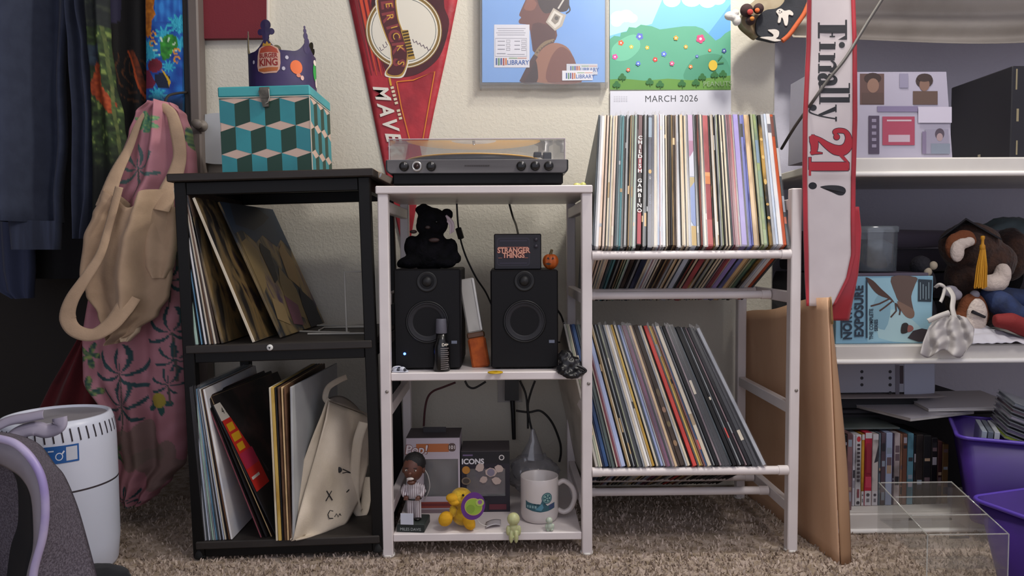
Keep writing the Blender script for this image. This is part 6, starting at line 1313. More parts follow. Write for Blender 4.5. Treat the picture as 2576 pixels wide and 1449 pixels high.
# tan overshirt with a loose strap
M_tan = cloth('tan_twill', '#b89c80', var=('#a48a70', 12, (1, 1, 1), .38, .62))
o = pw(330, 700, .16); t = thing('tan_overshirt', 'tan cotton overshirt with a loose looping strap hanging over the pink palm print', 'overshirt', o)
garment('cloth', [(478, 262, 440), (500, 256, 440), (540, 238, 440), (600, 216, 438), (690, 206, 437), (740, 222, 430), (790, 252, 402), (830, 268, 352), (862, 282, 304)], .165, .026, [(.018, 1.7, .32, .22, .12), (.006, 3.7, .0, .3, .2)], M_tan, t, o, None, 60, 120, .012, 46.)
def band(name, pts, w, parent, o, m, th=.0016, tw=0.):
    P_ = smooth_pts([pw(*q) - o for q in pts], 8); n = len(P_) - 1; ws = resample(w, n + 1) if isinstance(w, (list, tuple)) else [w] * (n + 1)
    def f(u, v):
        i = min(int(v * n), n - 1); fr = v * n - i; c = P_[i].lerp(P_[i + 1], fr); t_ = (P_[min(i + 2, n)] - P_[max(i - 1, 0)]).normalized(); s = t_.cross(Vector((math.sin(tw * v), -1, .15))).normalized(); return c + s * ws[i] * (u - .5) + Vector((0, -.0025 * math.sin(math.pi * u), 0))
    return ob(name, MB().sheet(f, 6, n * 2, th), m, parent)
band('strap', [(300, 470, .13), (276, 560, .12), (252, 640, .10), (215, 700, .09), (180, 755, .085), (170, 800, .085), (190, 832, .08), (235, 842, .085), (280, 815, .095), (312, 775, .11), (335, 745, .125)], [.018, .018, .02, .024, .030, .036, .030, .026, .034, .040, .036], t, o, M_tan)
band('lapel', [(398, 264, .205), (428, 282, .195), (444, 330, .185), (452, 390, .18), (440, 440, .17), (422, 480, .15), (405, 530, .135)], [.016, .024, .03, .03, .036, .040, .036], t, o, M_tan)
band('left_edge', [(372, 275, .21), (352, 300, .20), (325, 370, .19), (290, 440, .165), (262, 520, .14)], [.010, .014, .020, .030, .040], t, o, M_tan)
garment('pocket_flap', [(520, 366, 432), (560, 352, 436), (620, 348, 434), (670, 352, 426), (700, 372, 410)], .135, .016, [(.006, 1.2, .2, .1, 0)], M_tan, t, o, None, 24, 40)
garment('lower_tail', [(770, 262, 330), (800, 262, 340), (840, 268, 330), (864, 284, 304)], .12, .012, [(.005, 1.2, .2, .1, 0)], cloth('tan_inside', '#c4ae92'), t, o, None, 20, 24)
ob('button', MB().ell(pw(306, 744, .118) - o, (.0045, .002, .0045), 12, 8), mat('button_tan', '#a08a6c', .4), t)

# ================================================================== air purifier
AR = .104; c0 = Vector((pw(158, 1430, -.03).x, -.03, 0)); ap = thing('air_purifier', 'white cylindrical air purifier with slots around its rim', 'air purifier', c0)
M_ap = mat('purifier_white', '#d6dae8', .35, var=('#cdd2e0', 3, (1, 1, 1), .35, .65)); HT = .312
ob('body', MB().lathe([(0, .004), (AR * .93, .004), (AR * .96, .012), (AR, .06), (AR * 1.0, .178)], 64), M_ap, ap)
ob('seam', MB().lathe([(AR * .985, .178), (AR * .985, .1815)], 64), mat('seam_brown', '#4c4246', .5), ap)
ob('upper_body', MB().lathe([(AR * 1.0, .1815), (AR * .995, .25), (AR * .985, .282), (AR * .955, .300), (AR * .91, HT), (AR * .86, HT + .001), (AR * .84, HT - .004)], 64), M_ap, ap)
ob('top_grille', MB().lathe([(AR * .84, HT - .004), (AR * .5, HT - .010), (AR * .2, HT - .006), (0, HT - .004)], 64), mat('grille_grey', '#8e8a90', .45), ap)
M_slot = mat('slot_dark', '#2a2128', .6)
for k in range(44):
    an = R(-90 + 11 + 8.2 * k) if k < 30 else R(-90 + 11 + 8.2 * k); d = Vector((math.cos(an), math.sin(an), 0)); tn = Vector((-d.y, d.x, 0)); mb = MB()
    prof = [(AR * .990, .276), (AR * .984, .284), (AR * .958, .3005)]
    vs = []
    for r_, z_ in prof:
        for s_ in (-1, 1): vs.append(d * (r_ + .0006) + tn * (s_ * .0013 + (.276 - z_) * .12) + Vector((0, 0, z_)))
    mb.add(vs, [(0, 1, 3, 2), (2, 3, 5, 4)]); ob('vent_slot', mb, M_slot, ap)
a = Art(0, .0001); a.rect('#1f5aa0', -.055, .030, .238, .271).rect('#c9cdd8', .0045, .0265, .2415, .2675)
a.disc('#dfe4ee', -.009, .251, .0075).disc('#1f5aa0', -.009, .251, .0056); a.line('#dfe4ee', [(-.003, .256), (.001, .261)], .003); a.rect('#cfd6e6', -.030, -.019, .261, .2635).rect('#cfd6e6', -.046, -.034, .261, .2635)
bend(a, lambda x, y, z_: ((AR * .997 + .0006 - y) * math.sin(x * .84 / AR + .62), -(AR * .997 + .0006 - y) * math.cos(x * .84 / AR + .62), z_), .006).build('label', ap)
# ================================================================== mesh bag at the front left
o = Vector((pw(60, 1449, -.25).x, -.25, 0)); mg_ = thing('mesh_bag', 'grey mesh bag with lavender piping and a dark opening beside the air purifier', 'bag', o)
M_mesh = mat('grey_mesh', '#6b6570', .7, var=('#4c4650', 330, (1, 1, 1), .42, .58), bump=(330, .6)); M_lil = mat('lavender_trim', '#9a8cc0', .4, var=('#b4aacb', 10, (1, 1, 1), .4, .6)); M_gr = mat('bag_grey', '#8f8a94', .5, var=('#77727c', 8, (1, 1, 1), .4, .6))
A_ = [(-60, 1090, -.31), (-10, 1100, -.32), (40, 1114, -.33), (80, 1150, -.335), (107, 1200, -.34), (117, 1270, -.34), (110, 1350, -.34), (86, 1449, -.34), (80, 1600, -.34)]
B_ = [(-30, 1086, -.24), (40, 1096, -.24), (96, 1120, -.24), (134, 1168, -.24), (160, 1200, -.24), (190, 1270, -.24), (214, 1350, -.24), (240, 1449, -.24), (262, 1545, -.24)]
C_ = [(-70, 1150, -.30), (-20, 1160, -.31), (20, 1176, -.315), (55, 1200, -.32), (78, 1240, -.32), (86, 1300, -.32), (86, 1380, -.32), (70, 1460, -.32), (60, 1600, -.32)]
def curve3(T): return smooth_pts([pw(*q) - o for q in T], 8)
cA, cB, cC = curve3(A_), curve3(B_), curve3(C_); n = len(cA) - 1
def at(cv, v): i = min(int(v * n), n - 1); return cv[i].lerp(cv[i + 1], v * n - i)
def fz(p): return Vector((p.x, p.y, max(p.z, .002)))
ob('mesh_panel', MB().sheet(lambda u, v: fz(at(cA, v).lerp(at(cB, v), u) + Vector((0, -.010 * math.sin(math.pi * u), .004 * math.sin(math.pi * u)))), 14, n, .002), M_mesh, mg_)
ob('opening_band', MB().sheet(lambda u, v: fz(at(cC, v).lerp(at(cA, v), u) + Vector((0, -.008 * math.sin(math.pi * u), 0))), 8, n, .002), M_gr, mg_)
ob('piping', MB().tube([fz(p + Vector((0, -.003, 0))) for p in cA], .0062, 10), M_lil, mg_)
ob('edge_seam', MB().tube([fz(p) for p in cB], .0024, 8), mat('seam_dark', '#3c3640', .6), mg_)
ob('dark_inside', MB().sheet(lambda u, v: fz(at(cC, v).lerp(Vector((at(cC, v).x - .16, .12, at(cC, v).z * .9)), u)), 6, n, .002), mat('bag_inside', '#12141a', .85), mg_)
ob('back_panel', MB().sheet(lambda u, v: fz(at(cB, v).lerp(Vector((at(cB, v).x - .24, .10, at(cB, v).z * .92)), u)), 8, n, .002), M_mesh, mg_)
def band2(name, pts, w, m):
    P_ = smooth_pts([pw(*q) - o for q in pts], 8); k_ = len(P_) - 1
    def f(u, v): i = min(int(v * k_), k_ - 1); c = P_[i].lerp(P_[i + 1], v * k_ - i); t_ = (P_[min(i + 2, k_)] - P_[max(i - 1, 0)]).normalized(); s = t_.cross(Vector((0, -1, .5))).normalized(); return c + s * w * (u - .5) + Vector((0, -.003 * math.sin(math.pi * u), 0))
    return ob(name, MB().sheet(f, 4, k_ * 2, .002), m, mg_)
band2('strap', [(20, 1112, -.20), (45, 1090, -.19), (85, 1078, -.185), (120, 1084, -.18), (148, 1072, -.18), (150, 1050, -.175)], .026, mat('strap_lilac', '#9a93a4', .5))
band2('strap', [(-30, 1085, -.20), (20, 1060, -.19), (70, 1050, -.185), (110, 1042, -.18)], .018, mat('strap_lilac', '#9a93a4', .5))
# black bundle in front
p = pf(238, 1500, 0); t = tag(ob('black_bundle', MB().ell((0, 0, .026), (.066, .05, .028), 28, 16, fn=lump(2.5, .12, 5)), cloth('bundle_black', '#14151a'), None, (p.x, p.y, 0)), 'rounded black cloth bundle lying on the carpet in front', 'bundle')
# ================================================================== cardboard beside the rack
M_card = mat('cardboard', '#d4ac8a', .8, var=('#c29a79', 6, (1, 1, .4), .38, .62), bump=(120, .15)); M_card2 = mat('cardboard_edge', '#a58c6c', .85)
nb = pf(2113, 1420, .001); ntp = pw(2084, 748, nb.y + .012); fb = pw(1868, 1250, .40); fb.z = .001; ft = pw(1868, 790, .40)
o = Vector((nb.x, nb.y, 0)); t = thing('flattened_carton', 'flattened brown cardboard carton standing beside the record rack', 'cardboard', o)
def cpan(u, v): # u near to far, v bottom to top
    b = nb.lerp(fb, u); tp = ntp.lerp(ft, u); p = b.lerp(tp, v) + Vector((.006 * math.sin(v * 5) * math.sin(u * 3), 0, .004 * math.sin(u * 9) * v)); return p - o
ob('side_panel', MB().sheet(cpan, 16, 20, .004), M_card, t)
def flap(u, v):
    l = nb.lerp(ntp, v) + Vector((.002, -.001, 0)); rb_ = pf(2142, 1413, .001); rt = pw(2093, 752, nb.y + .03); r = rb_.lerp(rt, min(1, v)) + Vector((.006 * math.sin(v * 4), 0, 0)); return l.lerp(r, u) + Vector((0, -.004 * math.sin(math.pi * u), 0)) - o
ob('folded_flap', MB().sheet(flap, 6, 24, .004), mat('cardboard_dark', '#b08a68', .8, var=('#9a7656', 6, (1, 1, .4), .38, .62)), t)
ob('torn_tape', MB().sheet(lambda u, v: Vector(flap(u * .5, .90 + .1 * v)) + Vector((-.001, -.004 - .003 * math.sin(u * 9), .002)), 8, 6, .0006), mat('tape_tan', '#a88a5c', .35), t)

# ================================================================== top closet shelf
M_wbox = mat('album_white', '#a9a4b4', .5)
BYx = .125; l_ = pw(2036, 392, BYx); r_ = pw(2396, 392, BYx); tp = pw(2200, 181, BYx).z - S3 - .0005
bx = thing('album_box', 'white boxed album set with small printed portraits on the top closet shelf', 'box', (l_.x, BYx, S3 + .0005)); w = r_.x - l_.x
ob('carton', MB().prism([(0, 0), (w, 0), (w - .018, tp), (.004, tp)], 0, .12), M_wbox, bx)
a = Art(-.0002, .00012); U = lambda x, y: ((pw(x, y, BYx).x - l_.x), pw(x, y, BYx).z - S3)
def R4(c, x0, y0, x1, y1): a.poly(c, [U(x0, y1), U(x1, y1), U(x1, y0), U(x0, y0)])
def D_(c, x, y, rx, ry): p = U(x, y); s_ = (BYx + 1.5) / FPX; a.disc(c, p[0], p[1], rx * s_, ry * s_, 16)
R4('#5e4640', 2163, 186, 2224, 264); D_('#3a2a26', 2195, 198, 22, 14); D_('#8a6a5a', 2196, 216, 15, 18); R4('#54403a', 2168, 234, 2222, 262)
D_('#3a2c28', 2325, 204, 22, 18); D_('#7d6052', 2325, 214, 13, 16); R4('#5c483e', 2296, 230, 2358, 264); D_('#3a2c28', 2325, 196, 19, 10)
R4('#8b869c', 2262, 186, 2284, 222); R4('#7c7290', 2206, 268, 2308, 282); R4('#a04258', 2219, 294, 2300, 366); R4('#b9a4b0', 2234, 340, 2288, 358); R4('#c0b0b8', 2230, 302, 2292, 306); R4('#4a3f52', 2184, 292, 2211, 388)
for k in range(5): R4('#8a8296', 2192, 300 + 16 * k, 2203, 308 + 16 * k)
R4('#8f8a9c', 2326, 326, 2384, 388); D_('#4f4450', 2362, 338, 12, 14); D_('#a08a8c', 2362, 346, 8, 10); R4('#7c8492', 2340, 362, 2388, 388); R4('#7a6e88', 2318, 332, 2328, 388); R4('#c2bccb', 2308, 270, 2392, 310)
a.build('box_print', bx)
bkY = .12; l_ = pw(2541, 392, bkY); tp = pw(2560, 166, bkY).z - S3
bk = thing('black_storage_box', 'tall black box with small gold marks beside the album set', 'box', (l_.x, bkY, S3 + .0005))
ob('carton', MB().box(0, .26, 0, .22, 0, tp, 0, .002), mat('carton_black', '#16151c', .5), bk)
a = Art(-.0003, .0001); s_ = (bkY + 1.5) / FPX
for x, y, w_, h_ in ((9, 200, 4, 26), (13, 290, 6, 16), (14, 372, 4, 18)): a = Art(-.0003, .0001); a.rect('#8d8264', x * s_, (x + w_) * s_, pw(2550, y + h_, bkY).z - S3, pw(2550, y - h_, bkY).z - S3); a.build('gold_mark', bk)
a = Art(0, .0001); a.rect('#8a8272', .09, .10, .012, .022); a.build('side_mark', bk, (-.0004, .2, 0), (0, 0, -math.pi / 2))
# folded sheet on a rod above
zr = pw(2300, -10, .52).z
rd = tag(ob('nook_rod', MB().tube([(XR + .002, .52, zr), (2.24, .52, zr)], .014, 12), mat('rod_metal', '#6b6662', .35, .8)), 'round metal rod across the nook above the shelves', 'rod')
sh = thing('folded_sheet', 'pale folded sheet draped over the rod above the closet shelves', 'sheet', (1.2, .52, zr))
def dr(u, v):
    x = XR + .05 + u * (2.1 - XR); y = .52; hang = .145 + .02 * math.sin(u * 5)
    zz_ = zr + .016 - hang * v + .004 * math.sin(u * 11); yy = .498 - .06 * v + .020 * math.sin(v * 15 + u * 3.0) * (.4 + .6 * v)
    return (x - 1.2, yy - .52, zz_ - zr)
ob('front_drape', MB().sheet(dr, 40, 40, .002), cloth('sheet_cream', '#b4ab9f', var=('#a39a8e', 5, (1, 1, 1), .4, .6)), sh)
ob('back_drape', MB().sheet(lambda u, v: (XR + .05 + u * (2.1 - XR) - 1.2, .02 + .02 * v, .016 - .10 * v), 20, 8, .002), cloth('sheet_cream', '#b4ab9f'), sh)

# ================================================================== middle closet shelf
s2 = S2 + .0005; PL_Y = .115
def px3(o_, Y0):
    return lambda x, y, dy=0.: (lambda q_: Vector((q_.x - o_.x, Y0 + dy - o_.y, q_.z - o_.z)))(pw(x, y, Y0 + dy))
l_ = pw(2102, 862, PL_Y); r_ = pw(2344, 862, PL_Y); tp = pw(2220, 695, PL_Y).z - s2
dv = thing('disc_box_set', 'pale blue disc box set lying on its side, with a moose picture', 'box set', (l_.x, PL_Y, s2)); w = r_.x - l_.x
ob('slipcase', MB().box(0, w, 0, .12, 0, tp, 0, .001), mat('case_blue', '#7fa9bd', .45, var=('#6b97ae', 5, (1, 1, 1), .35, .65)), dv)
ob('spine_strip', MB().box(.02, w - .01, .001, .119, tp, tp + .007, 0, .0008), mat('case_spine', '#4c4452', .4), dv)
a = Art(-.0002, .00012); s_ = (PL_Y + 1.5) / FPX; U = lambda x, y: (pw(x, y, PL_Y).x - l_.x, pw(x, y, PL_Y).z - s2)
def PP(c, pts, sm=0): q = [U(*p_) for p_ in pts]; a.poly(c, [tuple(v) for v in smooth_pts(q, sm, True)] if sm else q)
PP('#8fb8c6', [(2182, 860), (2182, 700), (2270, 698), (2342, 720), (2342, 858)]); PP('#a4c4c8', [(2210, 850), (2230, 780), (2290, 800), (2330, 858)], 3); PP('#7fa6b4', [(2190, 800), (2210, 740), (2240, 770), (2225, 830)], 3)
PP('#5c4a42', [(2242, 696), (2252, 740), (2262, 762), (2278, 792), (2292, 800), (2300, 792), (2296, 772), (2292, 745), (2302, 715), (2304, 697)], 3); PP('#7a6152', [(2256, 758), (2272, 790), (2288, 801), (2299, 796), (2298, 780), (2280, 768)], 3)
PP('#4a3228', [(2177, 698), (2196, 706), (2216, 726), (2240, 748), (2250, 762), (2236, 752), (2210, 742), (2192, 724)], 3)
for q in ([(2240, 750), (2212, 764), (2190, 770)], [(2246, 756), (2226, 772), (2212, 782)], [(2252, 762), (2254, 782), (2240, 798)], [(2254, 764), (2264, 780), (2262, 792)]): a.line('#4a3228', [U(*p_) for p_ in q], .0035)
PP('#2c2522', [(2266, 838), (2268, 816), (2280, 812), (2286, 822), (2282, 836)], 3); PP('#8f5a52', [(2282, 834), (2284, 818), (2294, 820), (2297, 828), (2290, 834)], 3); PP('#3c3438', [(2282, 850), (2296, 832), (2318, 826), (2338, 830), (2342, 858), (2310, 860)])
PP('#22303a', [(2308, 758), (2309, 702), (2344, 704), (2342, 759)])
for k in range(4): a.line('#8fa4ac', [U(2314 + 7 * k, 754 - 3 * (k % 2)), U(2314 + 7 * k, 710 + 5 * (k % 3))], .0014)
vt = lambda t_, x, y, sz, **k: a.text('#1c2c3c', t_, *U(x, y), sz * s_, math.pi / 2 + .02, **k)
vt('NORTHERN', 2132, 783, 31, bold=.0009, sx=.86); vt('EXPOSURE', 2161, 783, 31, bold=.0009, sx=.88); vt('THE COMPLETE', 2191, 815, 13, bold=.0003, sx=.86); vt('SERIES', 2203, 818, 12, bold=.0003, sx=.9)
for x in (2116, 2179): a.line('#1c2c3c', [U(x, 850), U(x, 716 if x == 2116 else 702)], .0032)
a.build('cover_print', dv)
# clear tub on it
tY = .13; zb_ = s2 + tp + .0073; l_ = pw(2152, 676, tY); r_ = pw(2284, 676, tY); ht = pw(2220, 568, tY).z - zb_; w = r_.x - l_.x
tb_ = thing('clear_tub', 'clear round-edged plastic tub with a lid on top of the disc box set', 'tub', ((l_.x + r_.x) / 2, tY + w / 2, zb_)); mt = clear('tub_clear', (.80, .83, .85), .2, .12, .22, '#8a949c'); rr_ = w / 2
ob('tub_wall', MB().lathe([(0, .001), (rr_ * .94, .001), (rr_ * .97, .004), (rr_, ht - .012)], 40), mt, tb_); ob('tub_lid', MB().lathe([(rr_ * 1.03, ht - .014), (rr_ * 1.04, ht - .002), (rr_, ht), (0, ht)], 40), clear('lid_clear', (.8, .83, .85), .3, .15, .35, '#8a949c'), tb_)
ob('tub_contents', MB().lathe([(0, .003), (rr_ * .85, .004), (rr_ * .86, ht * .6), (rr_ * .5, ht * .72), (0, ht * .7)], 24), mat('contents_grey', '#59606a', .7, var=('#2c3038', 20, (1, 1, 1), .4, .6)), tb_)
# brown plush with a graduation cap
PYp = .21; o_ = Vector((pw(2440, 862, PYp).x, PYp, s2)); P3 = px3(o_, PYp); s_ = (PYp + 1.5) / FPX
pl = thing('graduation_plush', 'dark brown plush animal wearing a graduation cap with a yellow tassel', 'plush toy', o_)
M_br = mat('brown_fur', '#2a1812', .95, var=('#3c2418', 50, (1, 1, 1), .4, .6), bump=(150, .9, .004), sheen=.1); M_cr_ = mat('cream_fur', '#c4b6ac', .95, bump=(150, .7, .004)); M_rb = mat('rust_fur', '#6b3a1e', .95, bump=(150, .7, .004))
def blob(name, L, m, parent, vox=.004, it=3):
    mb = MB()
    for x, y, rx, rz, dy, ry in L: mb.ell(P3(x, y, dy), (rx * s_, ry, rz * s_), 18, 12, fn=lump(5, .08, x * .1))
    return fuse(ob(name, mb, m, parent), vox, it)
blob('body', [(2440, 620, 76, 62, 0, .055), (2480, 660, 70, 60, .0, .055), (2450, 760, 66, 76, .02, .06), (2440, 700, 60, 60, .01, .055), (2420, 830, 60, 34, .0, .05), (2540, 640, 40, 70, .05, .05)], M_br, pl, .005)
e_ = blob('ear', [(2402, 620, 24, 34, -.055, .012), (2425, 598, 28, 20, -.055, .012), (2442, 606, 14, 14, -.055, .011)], M_rb, pl); blob('ear_lining', [(2408, 632, 17, 27, -.066, .010), (2424, 612, 20, 13, -.066, .009), (2438, 608, 14, 12, -.066, .009)], M_cr_, e_, .0025)
blob('paw', [(2498, 712, 38, 22, -.062, .022), (2522, 690, 18, 28, -.062, .020)], M_cr_, pl)
f_ = blob('foot', [(2446, 790, 40, 52, -.06, .02), (2424, 812, 34, 34, -.06, .02)], M_rb, pl); blob('sole', [(2458, 795, 26, 44, -.078, .010), (2442, 820, 24, 22, -.078, .009)], M_cr_, f_, .003)
ob('sole_mark', MB().tube([tuple(P3(2446, 784, -.092)), tuple(P3(2478, 798, -.092))], [.004, .003], 8), mat('mark_black', '#15131a', .6), f_)
blob('bow', [(2390, 732, 20, 14, -.06, .010), (2404, 742, 16, 14, -.062, .010), (2452, 742, 12, 12, -.062, .010)], mat('bow_grey', '#8b8790', .6), pl, .0028, 2)
cap = ob('mortarboard', MB().add([P3(2362, 600, -.03), P3(2430, 548, -.05), P3(2520, 600, -.06), P3(2445, 560, .08), P3(2362, 604, -.03), P3(2430, 553, -.05), P3(2520, 605, -.06), P3(2445, 565, .08)], [(0, 1, 2, 3), (7, 6, 5, 4), (0, 4, 5, 1), (1, 5, 6, 2), (2, 6, 7, 3), (3, 7, 4, 0)]), mat('cap_black', '#121016', .85, bump=(200, .3)), pl)
M_tas = mat('tassel_yellow', '#d0981c', .6, var=('#b57c10', 40, (1, 1, .1), .4, .6))
ts = ob('tassel_knot', MB().lathe([(0, .010), (.004, .009), (.0045, .004), (.003, 0), (.003, -.008), (.0055, -.012), (.006, -.020), (.0045, -.022)], 16, 0, P3(2472, 604, -.085)), M_tas, pl)
top_ = P3(2472, 624, -.085); bot = P3(2466, 724, -.085)
for k in range(42):
    an = k * 2.4; r0 = .0045 * math.sqrt(k / 42); r1 = .0145 * math.sqrt(k / 42); ob('tassel_thread', MB().tube([top_ + Vector((r0 * math.cos(an), r0 * math.sin(an), 0)), top_.lerp(bot, .45) + Vector((r1 * .8 * math.cos(an), r1 * .5 * math.sin(an), 0)), bot + Vector((r1 * math.cos(an), r1 * .5 * math.sin(an), .002 * math.sin(k)))], .0013, 5), M_tas, ts)
# small dark figurine between tub and plush
o2 = Vector((pw(2318, 690, .20).x, .20, s2)); zf_ = pw(2318, 690, .20).z
fg = thing('dark_figurine', 'small dark plush figure with pale paws behind the disc box set', 'plush toy', o2); Q3 = px3(o2, .20); sq = 1.7 / FPX
mb = MB(); 
for x, y, rx, rz in ((2316, 668, 24, 26), (2326, 712, 26, 40), (2328, 790, 26, 50)): mb.ell(Q3(x, y), (rx * sq, .026, rz * sq), 16, 12, fn=lump(5, .1, x))
mb.ell((.01, 0, .02), (.026, .026, .022), 14, 10); fuse(ob('body', mb, mat('dark_plush', '#1a1820', .9, bump=(150, .7, .004)), fg), .004, 3)
for x, y in ((2348, 668), (2334, 684)): ob('paw', MB().ell(Q3(x, y, -.022), (10 * sq, .008, 11 * sq), 12, 8), mat('pale_paw', '#a89c88', .9), fg)
# white tissue wrap with ribbon
o3 = Vector((pw(2390, 868, .075).x, .085, s2)); ti = thing('tissue_bundle', 'crumpled white tissue wrap with a ribbon spilling over the closet shelf edge', 'tissue', o3)
def tis(u, v):
    T = [(0, 2372, 2412, 792, .09), (.15, 2352, 2432, 800, .085), (.4, 2335, 2450, 825, .075), (.7, 2322, 2448, 858, .068), (1, 2314, 2424, 890, .062)]
    for a_, b_ in zip(T, T[1:]):
        if v <= b_[0]: f = (v - a_[0]) / (b_[0] - a_[0]); l, r, y, Y = [a_[k] + (b_[k] - a_[k]) * f for k in range(1, 5)]; break
    fo = .012 * math.sin(u * 17 + 2 * math.sin(v * 5)) * (.3 + .7 * v) + .006 * noise.noise(Vector((u * 6, v * 6, 2)))
    return pw(l + (r - l) * u, y + 10 * math.sin(u * 9) * v, Y + fo - .01) - o3
M_tis = mat('tissue_white', '#bdb8b6', .55, var=('#aaa5a2', 6, (1, 1, 1), .35, .65)); ob('tissue', MB().sheet(tis, 40, 24, .0012), M_tis, ti)
band('ribbon', [(2384, 722, .12), (2398, 745, .10), (2396, 775, .085), (2402, 800, .075)], .012, ti, o3, mat('ribbon_white', '#b9b4ae', .4)); band('ribbon', [(2334, 808, .066), (2360, 796, .064), (2388, 786, .066)], .011, ti, o3, mat('ribbon_white', '#b9b4ae', .4)); band('ribbon', [(2352, 724, .12), (2364, 716, .11), (2376, 724, .11), (2372, 745, .105), (2366, 760, .1)], .008, ti, o3, mat('ribbon_white', '#b9b4ae', .4))
# white plastic sheet
o4 = Vector((pw(2520, 868, .08).x, .10, s2)); ws_ = thing('plastic_sheet', 'white crinkled plastic sheet on the closet shelf beside the tissue wrap', 'plastic', o4)
def shf(u, v):
    p = pw(2440 + 190 * u, 884 - 22 * math.sin(u * 2.8), .075); q_ = Vector((p.x, .075 + .10 * v, s2 + .004 + .030 * math.sin(min(1, v * 1.3) * 1.57) * (.5 + .5 * math.sin(u * 4 + .3)) + .006 * noise.noise(Vector((u * 9, v * 7, 1))))); return q_ - o4
ob('sheet', MB().sheet(shf, 40, 16, -.0012), mat('plastic_white', '#bcbac2', .4), ws_)
# doll legs
o5 = Vector((pw(2530, 830, .18).x, .18, s2)); dl = thing('cloth_doll', 'cloth doll in blue trousers and red boots lying on the closet shelf', 'doll', o5); D3 = px3(o5, .13)
fuse(ob('trousers', MB().tube([tuple(D3(2480, 735, .04)), tuple(D3(2520, 765, .0)), tuple(D3(2552, 792, -.01)), tuple(D3(2640, 830, .0))], [.02, .028, .026, .024], 14).tube([tuple(D3(2500, 745, .06)), tuple(D3(2570, 755, .05)), tuple(D3(2650, 770, .04))], [.024, .026, .024], 14), mat('doll_blue', '#1f3058', .8, var=('#16223e', 30, (1, 1, 1), .4, .6), bump=(200, .4)), dl), .004, 3)
fuse(ob('boot', MB().tube([tuple(D3(2500, 806, -.02)), tuple(D3(2540, 808, -.028)), tuple(D3(2590, 830, -.03))], [.014, .020, .020], 14), mat('doll_red', '#7a1c1c', .8, bump=(200, .4)), dl), .004, 3)
# stacks of folded clothes and a bag behind
def folded(x, w, y0, y1, z0, h, c, lab, sd):
    mb = MB(); r_ = h / 2
    def sl(u, v):
        an = 2 * math.pi * v; cy = (y1 - y0) / 2 - r_; n_ = noise.noise(Vector((u * 3 + sd, v * 4, sd))) * .006
        yy = (cy if math.cos(an) > 0 else -cy) + r_ * math.cos(an); zz_ = r_ + (r_ + n_) * math.sin(an) * (.94 + .05 * math.sin(u * 5 + sd)); return (-w / 2 + w * u + n_, yy, max(.0005, zz_))
    mb.grid(lambda u, v: sl(u, 1 - v), 24, 40)
    for u in (0, 1): mb.add([sl(u, k / 40) for k in range(40)], [tuple(range(40)) if u else tuple(range(40))[::-1]])
    return tag(ob('folded_clothes', mb, cloth('fold_' + c[1:], c), None, (x, (y0 + y1) / 2, z0)), lab, 'clothes', 'folded clothes at the back of the closet shelf')
zc = s2
for k, (h, c, lab) in enumerate(((.075, '#1d1a22', 'near-black folded clothes at the bottom of the closet stack'), (.07, '#2a2630', 'charcoal folded clothes second up in the closet stack'), (.06, '#35303a', 'dark grey folded clothes in the middle of the closet stack'), (.05, '#5a5260', 'lilac grey folded clothes topping the closet stack'))):
    folded(1.02 + .01 * k, .52 - .02 * k, .36, .62, zc + .0005, h, c, lab, k * 2.1); zc += h + .001
zd = s2
for k, (h, c, lab) in enumerate(((.09, '#19171d', 'black folded clothes beneath the grey-green bag'), (.08, '#231f27', 'dark folded clothes directly under the grey-green bag'))):
    folded(1.56, .5, .34, .6, zd + .0005, h, c, lab, 9 + k); zd += h + .001
cb_ = pw(2505, 572, .44); mb = MB().ell((0, 0, .055), (.105, .07, .054), 40, 26, fn=lambda d: 1 + .16 * noise.noise(d * 2.6) + .09 * noise.noise(d * 6))
tag(ob('plastic_bag', mb, mat('bag_teal', '#5c6c72', .3, var=('#48565c', 8, (1, 1, 1), .4, .6)), None, (cb_.x + .06, .46, zd + .0065)), 'crumpled grey-green plastic bag lying on dark folded clothes', 'bag')

# ================================================================== bottom closet shelf
s1 = S1 + .0005
bx0, bx1 = XR + .02, pw(2520, 1100, .3).x
t = thing('dark_storage_box', 'wide black storage box behind the row of discs', 'box', (bx0, .27, s1)); ob('carton', MB().box(0, bx1 - bx0, 0, .36, 0, .184, 0, .003), mat('storage_black', '#141217', .7), t); ob('lid', MB().box(-.003, bx1 - bx0 + .003, -.003, .363, .1842, .1942, 0, .002), mat('storage_lid', '#1c191e', .65), t)
zm_ = s1 + .1945; zt_ = zm_ + .0270
tag(ob('black_case', MB().box(0, .27, 0, .24, 0, .0265, 0, .002), mat('storage_black', '#141217', .7), None, (XR + .03, .28, zm_)), 'flat black case lying under the dotted white box', 'case')
l_ = pw(2106, 1000, .30); r_ = pw(2352, 1000, .30); t = thing('dotted_white_box', 'white flat box with rows of black dots under the middle closet shelf', 'box', (l_.x, .30, zt_ + .0075)); w = r_.x - l_.x; h = pw(2230, 912, .30).z - zt_ - .0075
ob('carton', MB().box(0, w, 0, .2, 0, h, 0, .001), mat('dot_box_white', '#9d9da8', .5), t); a = Art(-.0002, .0001); U = lambda x, y: (pw(x, y, .30).x - l_.x, pw(x, y, .30).z - t.location.z)
for x in (2168, 2239):
    for y in (935, 951, 968, 988)[:4 if x == 2239 else 3]: a.disc('#1c1a20', *U(x, y), .004, None, 12)
a.poly('#6f6a74', [U(2252, 1000), U(2252, 918), U(2262, 918), U(2262, 1000)]); a.poly('#3c2c34', [U(2263, 965), U(2263, 920), U(2272, 920), U(2272, 965)]); a.poly('#aeb2c4', [U(2274, 1000), U(2274, 915), U(2350, 915), U(2350, 1000)]); a.build('dot_print', t)
